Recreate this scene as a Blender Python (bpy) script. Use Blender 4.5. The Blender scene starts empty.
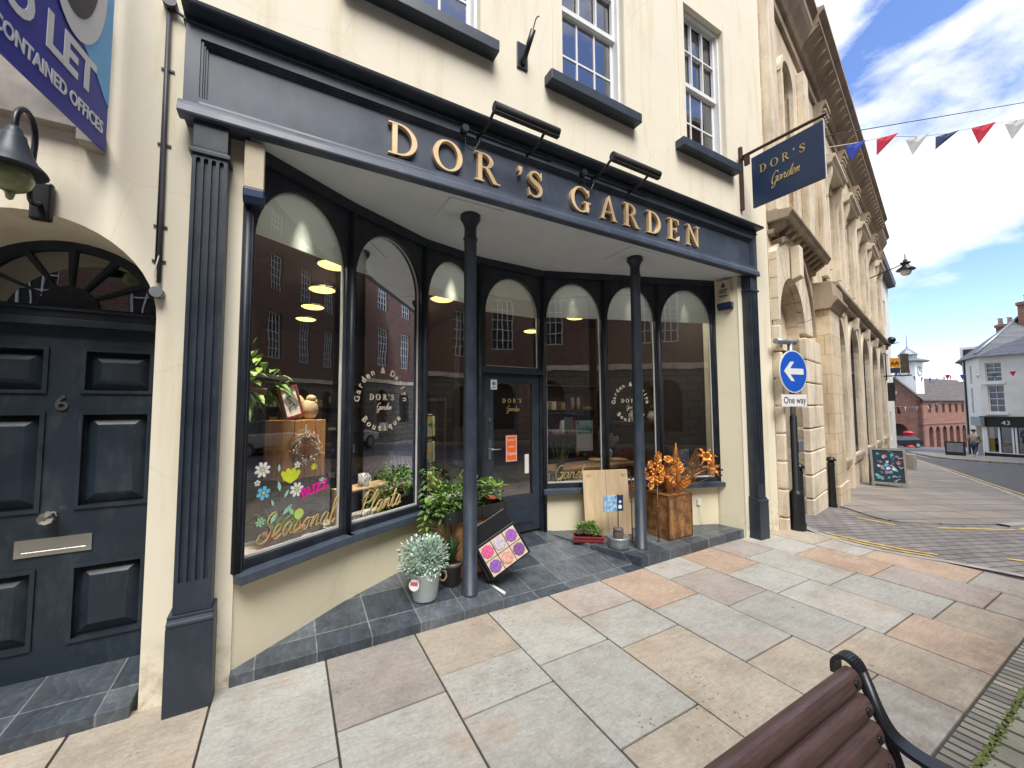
import bpy, bmesh, math, random
from mathutils import Vector, Matrix, noise
random.seed(7)
R = math.radians
SC = bpy.context.scene
COL = SC.collection
PI = math.pi

# ------------------------------------------------------------------ camera, sky, sun, exposure
cd = bpy.data.cameras.new('camera'); cam = bpy.data.objects.new('camera', cd); COL.objects.link(cam)
cd.sensor_width = 36; cd.lens = 13.78; cd.clip_start = .02; cd.clip_end = 2000
cam.matrix_world = Matrix(((0.8699, -0.0243, -0.4927, 0), (-0.4932, -0.0518, -0.8684, 0), (-0.0044, 0.99836, -0.0570, 1.6), (0, 0, 0, 1)))
def _ortho():
    m = cam.matrix_world.to_3x3(); z = m.col[2].normalized(); x = m.col[0].normalized(); y = z.cross(x).normalized(); x = y.cross(z)
    M = Matrix((x, y, z)).transposed().to_4x4(); M.translation = (0, 0, 1.6); cam.matrix_world = M
_ortho()
SC.camera = cam
W = bpy.data.worlds.new('World'); SC.world = W; W.use_nodes = True
wn = W.node_tree.nodes; wl = W.node_tree.links
SUN_EL, SUN_AZ = 57, 195     # azimuth of the sun measured from +Y clockwise (towards +X)
def build_world():
    wn.clear()
    out = wn.new('ShaderNodeOutputWorld'); bg = wn.new('ShaderNodeBackground'); bg.inputs[1].default_value = .15
    sky = wn.new('ShaderNodeTexSky'); sky.sky_type = 'NISHITA'; sky.sun_disc = False
    sky.sun_elevation = R(SUN_EL); sky.sun_rotation = R(SUN_AZ); sky.air_density = 1.0; sky.ozone_density = 2.5; sky.dust_density = .6
    tc = wn.new('ShaderNodeTexCoord'); mp = wn.new('ShaderNodeMapping'); mp.inputs['Location'].default_value = (.33, .12, 0.55); mp.inputs['Scale'].default_value = (1, 1, 2.1)
    n1 = wn.new('ShaderNodeTexNoise'); n1.inputs['Scale'].default_value = 1.9; n1.inputs['Detail'].default_value = 9; n1.inputs['Roughness'].default_value = .56; n1.inputs['Distortion'].default_value = .35
    r1 = wn.new('ShaderNodeValToRGB'); r1.color_ramp.elements[0].position = .45; r1.color_ramp.elements[1].position = .535
    n2 = wn.new('ShaderNodeTexNoise'); n2.inputs['Scale'].default_value = 3.2; n2.inputs['Detail'].default_value = 6
    r2 = wn.new('ShaderNodeValToRGB'); r2.color_ramp.elements[0].position = .3; r2.color_ramp.elements[1].position = .7
    r2.color_ramp.elements[0].color = (3.2, 3.45, 3.9, 1); r2.color_ramp.elements[1].color = (4.6, 4.65, 4.7, 1)
    hs = wn.new('ShaderNodeHueSaturation'); hs.inputs['Saturation'].default_value = 1.12; hs.inputs['Hue'].default_value = .512; hs.inputs['Value'].default_value = .95
    mx = wn.new('ShaderNodeMix'); mx.data_type = 'RGBA'
    wl.new(tc.outputs['Generated'], mp.inputs[0]); wl.new(mp.outputs[0], n1.inputs[0]); wl.new(mp.outputs[0], n2.inputs[0])
    wl.new(n1.outputs[0], r1.inputs[0]); wl.new(n2.outputs[0], r2.inputs[0])
    wl.new(r1.outputs[0], mx.inputs[0]); wl.new(sky.outputs[0], hs.inputs['Color']); wl.new(hs.outputs[0], mx.inputs[6]); wl.new(r2.outputs[0], mx.inputs[7])
    wl.new(mx.outputs[2], bg.inputs[0]); wl.new(bg.outputs[0], out.inputs[0])
build_world()
sl = bpy.data.lights.new('sun', 'SUN'); sl.energy = 2.6; sl.angle = R(34); sl.color = (1, .965, .91)
sun = bpy.data.objects.new('sun', sl); COL.objects.link(sun)
_sd = Vector((math.sin(R(SUN_AZ)) * math.cos(R(SUN_EL)), math.cos(R(SUN_AZ)) * math.cos(R(SUN_EL)), math.sin(R(SUN_EL))))
sun.rotation_euler = _sd.to_track_quat('Z', 'Y').to_euler()
SC.view_settings.view_transform = 'Standard'; SC.view_settings.look = 'None'; SC.view_settings.exposure = 1.05; SC.view_settings.gamma = 1
SC.view_settings.use_curve_mapping = False
SC.cycles.max_bounces = 8; SC.cycles.transparent_max_bounces = 16

# ------------------------------------------------------------------ materials
def lin(c):
    return tuple(((v / 255) / 12.92 if v / 255 < .04045 else (((v / 255) + .055) / 1.055) ** 2.4) for v in c)
class NT:
    def __init__(s, name):
        s.m = bpy.data.materials.new(name); s.m.use_nodes = True; s.n = s.m.node_tree.nodes; s.l = s.m.node_tree.links
        s.b = s.n['Principled BSDF']; s.out = s.n['Material Output']
    def new(s, t, **k):
        o = s.n.new('ShaderNode' + t)
        for a, v in k.items():
            if a in o.inputs: o.inputs[a].default_value = v
            else: setattr(o, a, v)
        return o
    def link(s, a, b): s.l.new(a, b)
    def coord(s, scale=(1, 1, 1), rot=(0, 0, 0), loc=(0, 0, 0)):
        tc = s.new('TexCoord'); mp = s.new('Mapping'); mp.inputs['Scale'].default_value = scale; mp.inputs['Rotation'].default_value = rot; mp.inputs['Location'].default_value = loc
        s.link(tc.outputs['Object'], mp.inputs[0]); return mp.outputs[0]
    def noise(s, vec, scale, detail=5, rough=.6):
        n = s.new('TexNoise'); n.inputs['Scale'].default_value = scale; n.inputs['Detail'].default_value = detail; n.inputs['Roughness'].default_value = rough
        s.link(vec, n.inputs[0]); return n.outputs[0]
    def ramp(s, fac, stops):
        r = s.new('ValToRGB'); e = r.color_ramp.elements
        e[0].position, e[0].color = stops[0][0], (*stops[0][1], 1); e[1].position, e[1].color = stops[-1][0], (*stops[-1][1], 1)
        for p, c in stops[1:-1]:
            x = e.new(p); x.color = (*c, 1)
        s.link(fac, r.inputs[0]); return r.outputs[0]
    def mix(s, fac, a, b, mode='MIX'):
        m = s.new('Mix'); m.data_type = 'RGBA'; m.blend_type = mode
        if hasattr(fac, 'links'): s.link(fac, m.inputs[0])
        else: m.inputs[0].default_value = fac
        for v, i in ((a, 6), (b, 7)):
            if hasattr(v, 'links'): s.link(v, m.inputs[i])
            else: m.inputs[i].default_value = (*v[:3], 1)
        return m.outputs[2]
    def bump(s, h, strength=.3, dist=.01):
        b = s.new('Bump'); b.inputs['Strength'].default_value = strength; b.inputs['Distance'].default_value = dist
        s.link(h, b.inputs['Height']); s.link(b.outputs[0], s.b.inputs['Normal'])
    def base(s, c, rough=.7, metal=0, spec=None):
        if hasattr(c, 'links'): s.link(c, s.b.inputs['Base Color'])
        else: s.b.inputs['Base Color'].default_value = (*c[:3], 1)
        s.b.inputs['Roughness'].default_value = rough; s.b.inputs['Metallic'].default_value = metal
        if spec is not None: s.b.inputs['Specular IOR Level'].default_value = spec
def plain(name, c, rough=.6, metal=0, var=.12, scale=6, bump=.0, bscale=60, spec=None):
    t = NT(name); v = t.coord(); n = t.noise(v, scale)
    d = tuple(x * (1 - var) for x in c); u = tuple(min(1, x * (1 + var)) for x in c)
    t.base(t.ramp(n, [(.3, d), (.7, u)]), rough, metal, spec)
    if bump: t.bump(t.noise(v, bscale, 4), bump, .004)
    return t.m
def wood(name, a, b, axis='Z', rough=.6, scale=1.0):
    t = NT(name); s = {'X': (1.2, 22, 22), 'Y': (22, 1.2, 22), 'Z': (22, 22, 1.2)}[axis]
    v = t.coord(tuple(k * scale for k in s)); n = t.noise(v, 1.6, 6, .65)
    t.base(t.ramp(n, [(.3, a), (.7, b)]), rough); t.bump(n, .25, .003); return t.m
def brick(name, c1, c2, mortar, bw, bh, ms, plane='XZ', rough=.85, offset=.5, rot=0, bump=.5, big=None, shift=(0, 0), squash=1):
    t = NT(name); tc = t.new('TexCoord'); sp = t.new('SeparateXYZ'); cb = t.new('CombineXYZ'); t.link(tc.outputs['Object'], sp.inputs[0])
    if plane == 'XZ':
        ad = t.new('Math', operation='ADD'); t.link(sp.outputs[0], ad.inputs[0]); t.link(sp.outputs[1], ad.inputs[1])
        t.link(ad.outputs[0], cb.inputs[0]); t.link(sp.outputs[2], cb.inputs[1])
    elif plane == 'XYZ':
        ad = t.new('Math', operation='ADD'); t.link(sp.outputs[1], ad.inputs[0]); t.link(sp.outputs[2], ad.inputs[1])
        t.link(sp.outputs[0], cb.inputs[0]); t.link(ad.outputs[0], cb.inputs[1])
    else:
        t.link(sp.outputs[0], cb.inputs[0]); t.link(sp.outputs[1], cb.inputs[1])
    mp = t.new('Mapping'); mp.inputs['Rotation'].default_value = (0, 0, rot); mp.inputs['Location'].default_value = (shift[0], shift[1], 0)
    t.link(cb.outputs[0], mp.inputs[0])
    br = t.new('TexBrick'); br.offset = offset; br.squash = squash
    for k, v in (('Color1', (*c1, 1)), ('Color2', (*c2, 1)), ('Mortar', (*mortar, 1)), ('Scale', 1), ('Mortar Size', ms), ('Mortar Smooth', .1), ('Bias', 0), ('Brick Width', bw), ('Row Height', bh)):
        br.inputs[k].default_value = v
    t.link(mp.outputs[0], br.inputs[0])
    n = t.noise(tc.outputs['Object'], big or 3.0, 6); col = t.mix(.55, br.outputs[0], t.ramp(n, [(.3, (.45, .45, .45)), (.7, (1, 1, 1))]), 'MULTIPLY')
    n2 = t.noise(tc.outputs['Object'], 40, 4); col = t.mix(.35, col, t.ramp(n2, [(.3, (.55, .55, .55)), (.7, (1, 1, 1))]), 'MULTIPLY')
    t.base(col, rough)
    inv = t.new('Math', operation='SUBTRACT'); inv.inputs[0].default_value = 1; t.link(br.outputs[1], inv.inputs[1])
    hh = t.new('Math', operation='MULTIPLY_ADD'); t.link(n2, hh.inputs[0]); hh.inputs[1].default_value = .35; t.link(inv.outputs[0], hh.inputs[2])
    t.bump(hh.outputs[0], bump, .006); return t.m

M = {}
def cream_mat(name, c, streak=.5, grime=.75):
    t = NT(name); v = t.coord(); n = t.noise(v, 1.3, 6); f = t.noise(v, 45, 4)
    vs = t.coord((3.2, 3.2, .35)); s = t.noise(vs, 1.3, 6, .7)
    col = t.ramp(n, [(.3, tuple(x * .93 for x in c)), (.7, c)])
    st = t.ramp(s, [(.52, (1, 1, 1)), (.62, (.90, .86, .76)), (.76, (.74, .69, .58))])
    col = t.mix(streak, col, st, 'MULTIPLY')
    # grime just above the pavement and flaking paint there
    sp = t.new('SeparateXYZ'); t.link(v, sp.inputs[0]); g = t.new('MapRange'); g.inputs[1].default_value = -.05; g.inputs[2].default_value = .42; g.inputs[3].default_value = grime; g.inputs[4].default_value = 0
    t.link(sp.outputs[2], g.inputs[0]); gn = t.noise(v, 11, 6, .7); gm = t.new('Math', operation='MULTIPLY'); t.link(g.outputs[0], gm.inputs[0]); t.link(t.ramp(gn, [(.45, (0, 0, 0)), (.62, (1, 1, 1))]), gm.inputs[1])
    col = t.mix(gm.outputs[0], col, (.36, .26, .14))
    # hairline cracks
    vo = t.new('TexVoronoi', feature='DISTANCE_TO_EDGE'); vo.inputs['Scale'].default_value = 1.1; dn = t.new('TexNoise'); dn.inputs['Scale'].default_value = 3; t.link(v, dn.inputs[0])
    dm = t.mix(.09, v, dn.outputs[1]); t.link(dm, vo.inputs['Vector'])
    col = t.mix(.16, col, t.ramp(vo.outputs[0], [(.0, (.55, .5, .42)), (.006, (1, 1, 1))]), 'MULTIPLY')
    t.base(col, .75); t.bump(f, .25, .004); return t.m
M['cream'] = cream_mat('cream_render', (.83, .765, .60), .7)
M['cream2'] = cream_mat('cream_paint_low_wall', (.80, .73, .52), .25, .0)
M['soffit'] = plain('soffit_paint', (.62, .655, .69), .7, var=.06, scale=2)
def navy_mat(name, c, rough=.36):
    t = NT(name); v = t.coord(); n = t.noise(v, 4, 6); f = t.noise(v, 90, 3)
    sc = t.noise(t.coord((60, 60, 6)), 1, 3); ch = t.noise(t.coord((1, 1, 1), loc=(3, 1, 5)), 38, 5, .75)
    col = t.ramp(n, [(.3, tuple(x * .85 for x in c)), (.7, tuple(x * 1.2 for x in c))])
    col = t.mix(.5, col, t.ramp(sc, [(.66, (0, 0, 0)), (.74, (.06, .065, .07))]), 'ADD')
    col = t.mix(t.ramp(ch, [(.70, (0, 0, 0)), (.74, (.8, .8, .8))]), col, (.16, .155, .14)); du = t.noise(t.coord((1, 1, .4)), 7, 6, .7); col = t.mix(.35, col, t.ramp(du, [(.5, (0, 0, 0)), (.8, (.10, .10, .095))]), 'ADD')
    t.base(col, rough); t.link(t.ramp(n, [(.3, (rough,) * 3), (.7, (rough + .15,) * 3)]), t.b.inputs['Roughness']); t.bump(f, .08, .002); return t.m
M['navy'] = navy_mat('navy_gloss_paint', (.023, .033, .048))
M['frame'] = navy_mat('navy_paint_shaded', (.013, .018, .027), .4)  # same navy, darkened in the colour for the porch shade on the frames
def blind_mat():
    t = NT('pale_roller_blind'); t.base((.72, .73, .67), .8); tr = t.new('BsdfTranslucent'); tr.inputs[0].default_value = (.70, .74, .74, 1); m = t.new('MixShader'); m.inputs[0].default_value = .42
    t.link(t.b.outputs[0], m.inputs[1]); t.link(tr.outputs[0], m.inputs[2]); t.link(m.outputs[0], t.out.inputs[0]); return t.m
M['blind'] = blind_mat()
M['navy_skylit'] = navy_mat('navy_paint_skylit', (.052, .068, .098), .36)  # same navy, lightened in the colour for sky light on the fascia
M['navy_door'] = navy_mat('dark_navy_door_paint', (.014, .024, .036), .38)
M['black'] = plain('black_metal', (.012, .013, .015), .35, var=.2)
M['black_m'] = plain('black_matt', (.02, .02, .02), .7, var=.2)
M['white'] = plain('white_paint', (.78, .78, .76), .45, var=.05)
M['offwhite'] = plain('aged_white_paint', (.6, .59, .55), .55, var=.12)
M['chrome'] = plain('polished_steel', (.72, .70, .66), .22, 1, var=.08)
M['gold'] = plain('gold_leaf_paint', (.80, .58, .33), .4, .15, var=.1)
M['gold_decal'] = plain('gold_vinyl', (.50, .37, .14), .5, .0, var=.1)
M['cream_decal'] = plain('cream_vinyl', (.62, .56, .42), .5, .0, var=.1)
M['glass'] = None
def glass_mat(name, tint=(.96, .97, .96), boost=.1, wav=.0):
    t = NT(name); t.n.remove(t.b)
    tr = t.new('BsdfTransparent'); tr.inputs[0].default_value = (*tint, 1); gl = t.new('BsdfGlossy'); gl.inputs['Roughness'].default_value = .0
    gl.inputs[0].default_value = (.96, .97, 1, 1)
    fr = t.new('Fresnel'); fr.inputs[0].default_value = 1.5; mu = t.new('Math', operation='ADD', use_clamp=True); mu.inputs[1].default_value = boost
    t.link(fr.outputs[0], mu.inputs[0]); ms = t.new('MixShader'); t.link(mu.outputs[0], ms.inputs[0]); t.link(tr.outputs[0], ms.inputs[1]); t.link(gl.outputs[0], ms.inputs[2])
    if wav:
        v = t.coord(); n = t.noise(v, 1.8, 2); b = t.new('Bump'); b.inputs['Strength'].default_value = wav; b.inputs['Distance'].default_value = .01; t.link(n, b.inputs['Height']); t.link(b.outputs[0], gl.inputs['Normal']); t.link(b.outputs[0], fr.inputs['Normal'])
    t.link(ms.outputs[0], t.out.inputs[0]); return t.m
M['glass'] = glass_mat('shop_glass', wav=.10, boost=.17)
M['pane'] = glass_mat('sash_glass', (.5, .55, .6), .18, .25)
def slate_mat():
    t = NT('slate_tiles'); tc = t.new('TexCoord'); sp = t.new('SeparateXYZ'); t.link(tc.outputs['Object'], sp.inputs[0])
    ad = t.new('Math', operation='SUBTRACT'); t.link(sp.outputs[1], ad.inputs[0]); t.link(sp.outputs[2], ad.inputs[1])
    cb = t.new('CombineXYZ'); t.link(sp.outputs[0], cb.inputs[0]); t.link(ad.outputs[0], cb.inputs[1])
    mp = t.new('Mapping'); mp.inputs['Location'].default_value = (.10, -2.775, 0); t.link(cb.outputs[0], mp.inputs[0])
    br = t.new('TexBrick'); br.offset = 0
    for k, v in (('Color1', (.042, .054, .068, 1)), ('Color2', (.12, .135, .15, 1)), ('Mortar', (.19, .20, .195, 1)), ('Scale', 1), ('Mortar Size', .0045), ('Mortar Smooth', .2), ('Bias', 0), ('Brick Width', .335), ('Row Height', .30)):
        br.inputs[k].default_value = v
    t.link(mp.outputs[0], br.inputs[0]); v = tc.outputs['Object']
    n = t.noise(v, 7, 8, .7); n2 = t.noise(v, 28, 6, .7)
    col = t.mix(.8, br.outputs[0], t.ramp(n, [(.3, (.42, .44, .46)), (.55, (1, 1, 1)), (.75, (1.7, 1.7, 1.65))]), 'MULTIPLY')
    w = t.new('TexWave', wave_type='BANDS'); w.inputs['Scale'].default_value = 5; w.inputs['Distortion'].default_value = 14; w.inputs['Detail'].default_value = 5; w.inputs['Detail Scale'].default_value = 1.4; t.link(v, w.inputs[0])
    col = t.mix(.5, col, t.ramp(w.outputs[1], [(.0, (1.5, 1.5, 1.5)), (.12, (1, 1, 1)), (1, (.9, .9, .9))]), 'MULTIPLY')
    t.base(col, .4); h = t.mix(.5, n2, w.outputs[1]); hh = t.mix(br.outputs[1], h, (.1, .1, .1)); t.bump(hh, .45, .006)
    return t.m
M['slate'] = slate_mat()
def slab_mat():
    t = NT('york_stone_slabs'); at = t.new('Attribute'); at.attribute_name = 'tone'
    v = t.coord(); n = t.noise(v, 5, 8, .7); n2 = t.noise(v, 55, 6, .75); n3 = t.noise(v, 1.7, 5, .6)
    col = t.mix(.4, at.outputs[0], t.ramp(n, [(.3, (.70, .70, .70)), (.7, (1.08, 1.07, 1.05))]), 'MULTIPLY')
    col = t.mix(.55, col, t.ramp(n2, [(.3, (.55, .55, .55)), (.62, (1.05, 1.05, 1.05))]), 'MULTIPLY')
    col = t.mix(t.ramp(n3, [(.52, (0, 0, 0)), (.72, (.55, .55, .55))]), col, (.36, .24, .16))
    # dark pits
    vo = t.new('TexVoronoi'); vo.inputs['Scale'].default_value = 26; t.link(v, vo.inputs['Vector'])
    pm = t.new('Math', operation='MULTIPLY'); t.link(t.ramp(vo.outputs[0], [(.1, (1, 1, 1)), (.22, (0, 0, 0))]), pm.inputs[0]); t.link(t.ramp(t.noise(v, 1.1, 3), [(.53, (0, 0, 0)), (.62, (.8, .8, .8))]), pm.inputs[1])
    col = t.mix(pm.outputs[0], col, (.12, .10, .09))
    sp = t.new('SeparateXYZ'); t.link(v, sp.inputs[0]); g = t.new('MapRange'); g.inputs[1].default_value = 1.25; g.inputs[2].default_value = .75; t.link(sp.outputs[1], g.inputs[0])
    gm = t.new('Math', operation='MULTIPLY'); t.link(g.outputs[0], gm.inputs[0]); t.link(t.ramp(n, [(.35, (.15, .15, .15)), (.6, (.7, .7, .7))]), gm.inputs[1])
    col = t.mix(gm.outputs[0], col, (.13, .10, .075))
    rs = t.new('TexNoise'); rs.inputs['Scale'].default_value = 1; t.link(t.coord((22, 90, 22)), rs.inputs[0])
    hm = t.mix(.5, n2, rs.outputs[0]); hm = t.mix(pm.outputs[0], hm, (0, 0, 0))
    vg = t.new('TexVoronoi'); vg.inputs['Scale'].default_value = 3.1; t.link(v, vg.inputs['Vector'])
    col = t.mix(t.ramp(vg.outputs[0], [(.035, (.5, .5, .5)), (.05, (0, 0, 0))]), col, (.10, .095, .09))
    st = t.noise(t.coord((1, 1, 1), loc=(7, 3, 0)), 2.6, 8, .72); col = t.mix(.5, col, t.ramp(st, [(.38, (.70, .68, .65)), (.52, (1, 1, 1)), (.68, (1.12, 1.11, 1.08))]), 'MULTIPLY')
    rv = t.noise(t.coord((9, 40, 1), rot=(0, 0, .3)), 1, 6, .7); col = t.mix(.4, col, t.ramp(rv, [(.36, (.72, .70, .68)), (.55, (1.05, 1.05, 1.05))]), 'MULTIPLY')
    hm = t.mix(.45, hm, rv)
    t.base(col, .8); t.bump(hm, .9, .009); return t.m
M['slab'] = slab_mat()
M['joint'] = plain('joint_dirt', (.05, .042, .034), .95, var=.4, scale=12)
M['asphalt'] = plain('asphalt', (.105, .105, .11), .9, var=.25, scale=2, bump=.5, bscale=180)
M['blocks'] = brick('lane_blocks', (.24, .215, .20), (.33, .30, .275), (.09, .08, .07), .22, .125, .009, 'XY', offset=.5, rot=R(20), big=1.6)
M['farslab'] = brick('far_slabs', (.40, .34, .28), (.29, .28, .25), (.10, .085, .07), .9, .5, .012, 'XY', rot=R(20), big=1.2)
M['setts'] = brick('stone_setts', (.34, .31, .25), (.17, .16, .135), (.04, .042, .025), .062, .5, .009, 'XY', offset=.35, big=4)
M['setts2'] = brick('worn_setts', (.31, .29, .22), (.17, .17, .125), (.05, .06, .03), .15, .30, .012, 'XY', offset=.4, big=2.5)
M['moss'] = plain('moss', (.10, .125, .03), .95, var=.6, scale=30, bump=1, bscale=90)
M['yellow'] = plain('yellow_line_paint', (.58, .42, .12), .8, var=.35, scale=9)
M['kerbstone'] = plain('kerb_stone', (.36, .33, .29), .85, var=.25, scale=4, bump=.3)
def stone_mat(name, c, course=.0, blocks=True):
    t = NT(name); v = t.coord(); n = t.noise(v, 1.4, 7, .65); n2 = t.noise(v, 22, 6, .7); vs = t.coord((2.2, 2.2, .3)); s = t.noise(vs, 1.4, 6, .7)
    col = t.ramp(n, [(.28, tuple(x * .66 for x in c)), (.5, c), (.75, tuple(min(1, x * 1.18) for x in c))])
    col = t.mix(.7, col, t.ramp(s, [(.5, (1, 1, 1)), (.72, (.42, .36, .28))]), 'MULTIPLY'); col = t.mix(.3, col, t.ramp(n2, [(.3, (.6, .6, .6)), (.7, (1, 1, 1))]), 'MULTIPLY')
    hgt = n2
    if blocks:
        tc = t.new('TexCoord'); sp = t.new('SeparateXYZ'); t.link(tc.outputs['Object'], sp.inputs[0]); cb = t.new('CombineXYZ'); ad = t.new('Math', operation='ADD'); t.link(sp.outputs[0], ad.inputs[0]); t.link(sp.outputs[1], ad.inputs[1])
        t.link(ad.outputs[0], cb.inputs[0]); t.link(sp.outputs[2], cb.inputs[1]); br = t.new('TexBrick')
        for k, vv in (('Color1', (1, 1, 1, 1)), ('Color2', (.86, .84, .8, 1)), ('Mortar', (.55, .5, .42, 1)), ('Scale', 1), ('Mortar Size', .006), ('Brick Width', .82), ('Row Height', .36)): br.inputs[k].default_value = vv
        t.link(cb.outputs[0], br.inputs[0]); col = t.mix(.8, col, br.outputs[0], 'MULTIPLY')
    t.base(col, .88); t.bump(hgt, .35, .01); return t.m
M['stone'] = stone_mat('buff_sandstone', (.80, .67, .48))
M['stone_smooth'] = stone_mat('pale_dressed_stone', (.82, .71, .54), blocks=False)
M['stone_dark'] = stone_mat('weathered_dark_stone', (.40, .32, .23), blocks=False)
M['brickred'] = brick('red_brick', (.24, .105, .065), (.17, .072, .048), (.27, .22, .18), .225, .075, .009, 'XZ')
M['rustic'] = brick('rusticated_stone', (.24, .21, .175), (.19, .17, .14), (.07, .065, .055), .9, .36, .02, 'XZ')
M['sandred'] = brick('red_sandstone', (.36, .17, .12), (.27, .13, .095), (.18, .11, .085), .7, .28, .02, 'XZ')
M['slate_roof'] = brick('roof_slate', (.15, .16, .18), (.10, .105, .12), (.05, .05, .055), .3, .2, .012, 'XZ', rough=.55)
M['stone_roof'] = brick('stone_tile_roof', (.17, .14, .125), (.12, .10, .09), (.05, .045, .04), .35, .25, .02, 'XZ')
M['render_w'] = plain('white_render', (.76, .73, .65), .75, var=.08, scale=1.2)
M['glow'] = None
def emit(name, c, s):
    t = NT(name); t.base((0, 0, 0)); t.b.inputs['Emission Color'].default_value = (*c, 1); t.b.inputs['Emission Strength'].default_value = s; return t.m
M['glow'] = emit('warm_ceiling_lamp', (1, .72, .20), 1.6)
M['spot'] = emit('spot_lamp', (1, .9, .7), 30)
M['wood'] = wood('orange_pine', (.42, .19, .06), (.68, .37, .15))
M['woodx'] = wood('pale_crate_wood', (.34, .21, .11), (.56, .38, .22), 'X')
M['ply'] = wood('pale_plywood', (.50, .36, .20), (.66, .51, .32), 'Z', scale=.5)
def oldwood():
    t = NT('aged_tea_chest'); v = t.coord((14, 14, 2)); n = t.noise(v, 1.6, 7, .7); g = t.noise(t.coord(), 9, 6, .7)
    col = t.ramp(n, [(.28, (.16, .065, .022)), (.5, (.36, .17, .06)), (.72, (.52, .28, .11))]); col = t.mix(t.ramp(g, [(.42, (.85, .85, .85)), (.60, (0, 0, 0))]), col, (.085, .035, .015)); t.base(col, .5); t.bump(n, .3, .003); return t.m
M['oldwood'] = oldwood()
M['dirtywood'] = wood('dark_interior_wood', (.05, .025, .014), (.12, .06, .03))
M['bench'] = None
def bench_mat():
    t = NT('brown_recycled_plank'); v = t.coord((3, 30, 30)); n = t.noise(v, 2, 6, .7); f = t.noise(t.coord(), 130, 4, .7)
    col = t.ramp(n, [(.3, (.050, .029, .025)), (.7, (.105, .062, .053))]); col = t.mix(.5, col, t.ramp(f, [(.62, (0, 0, 0)), (.75, (.13, .10, .09))]), 'ADD'); sc2 = t.noise(t.coord((8, 160, 160)), 1, 3); col = t.mix(.5, col, t.ramp(sc2, [(.66, (0, 0, 0)), (.74, (.10, .08, .075))]), 'ADD'); t.base(col, .36); t.bump(f, .25, .003); return t.m
M['bench'] = bench_mat()
def leafm(name, c, c2, tr=.25):
    t = NT(name); v = t.coord(); n = t.noise(v, 30, 3); t.base(t.ramp(n, [(.35, c), (.65, c2)]), .5); t.b.inputs['Transmission Weight'].default_value = 0
    t.b.inputs['Subsurface Weight'].default_value = 0; return t.m
M['leaf'] = leafm('bright_leaf', (.10, .23, .03), (.28, .42, .08))
M['leafd'] = leafm('mid_leaf', (.05, .14, .03), (.15, .27, .06))
M['leafs'] = leafm('silver_leaf', (.42, .56, .46), (.68, .78, .66))
M['stem'] = plain('stem_green', (.10, .13, .04), .6)
M['terracotta'] = plain('terracotta', (.36, .10, .045), .7, var=.15)
M['plasticgrey'] = plain('taupe_plastic', (.14, .12, .10), .45, var=.08)
M['soil'] = plain('soil', (.035, .024, .016), .95, var=.4, scale=40)
M['galv'] = plain('galvanised_zinc', (.30, .33, .34), .45, .6, var=.25, scale=14)
M['enamel'] = plain('pale_mint_enamel', (.80, .88, .86), .35, var=.05)
M['rust'] = plain('rusty_orange_metal', (.55, .20, .035), .38, .55, var=.4, scale=14)
M['rustd'] = plain('dark_rust_metal', (.17, .075, .03), .5, .4, var=.4, scale=20)
M['paper'] = plain('paper', (.78, .77, .72), .8, var=.04)
M['red'] = plain('red_paint', (.5, .02, .02), .45, var=.1)
M['maroon'] = plain('maroon_plastic', (.26, .035, .04), .45, var=.1)
M['blue_sign'] = plain('blue_sign_face', (.012, .10, .52), .4, var=.05)
M['tolet_blue'] = plain('royal_blue_board', (.035, .04, .34), .45, var=.06)
M['sky_blue'] = plain('light_blue_print', (.16, .50, .85), .45, var=.04)
M['darkgrey'] = plain('dark_grey_print', (.05, .05, .06), .5, var=.1)
M['navysign'] = plain('navy_sign_board', (.012, .032, .085), .35, var=.08)
M['ironred'] = plain('rusty_iron_bracket', (.07, .025, .018), .6, var=.3)
M['amber_glass'] = plain('cloudy_glass_globe', (.22, .24, .12), .18, var=.2, scale=10)
M['steel'] = plain('grey_steel', (.25, .27, .28), .5, .6, var=.15)
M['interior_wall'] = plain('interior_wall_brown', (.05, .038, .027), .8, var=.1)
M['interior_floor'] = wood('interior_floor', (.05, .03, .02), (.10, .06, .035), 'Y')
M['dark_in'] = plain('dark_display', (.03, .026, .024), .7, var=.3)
M['tan'] = plain('tan_stone', (.50, .37, .22), .6, var=.15, scale=18)
M['skin'] = plain('skin', (.50, .30, .22), .6, var=.05)

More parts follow.
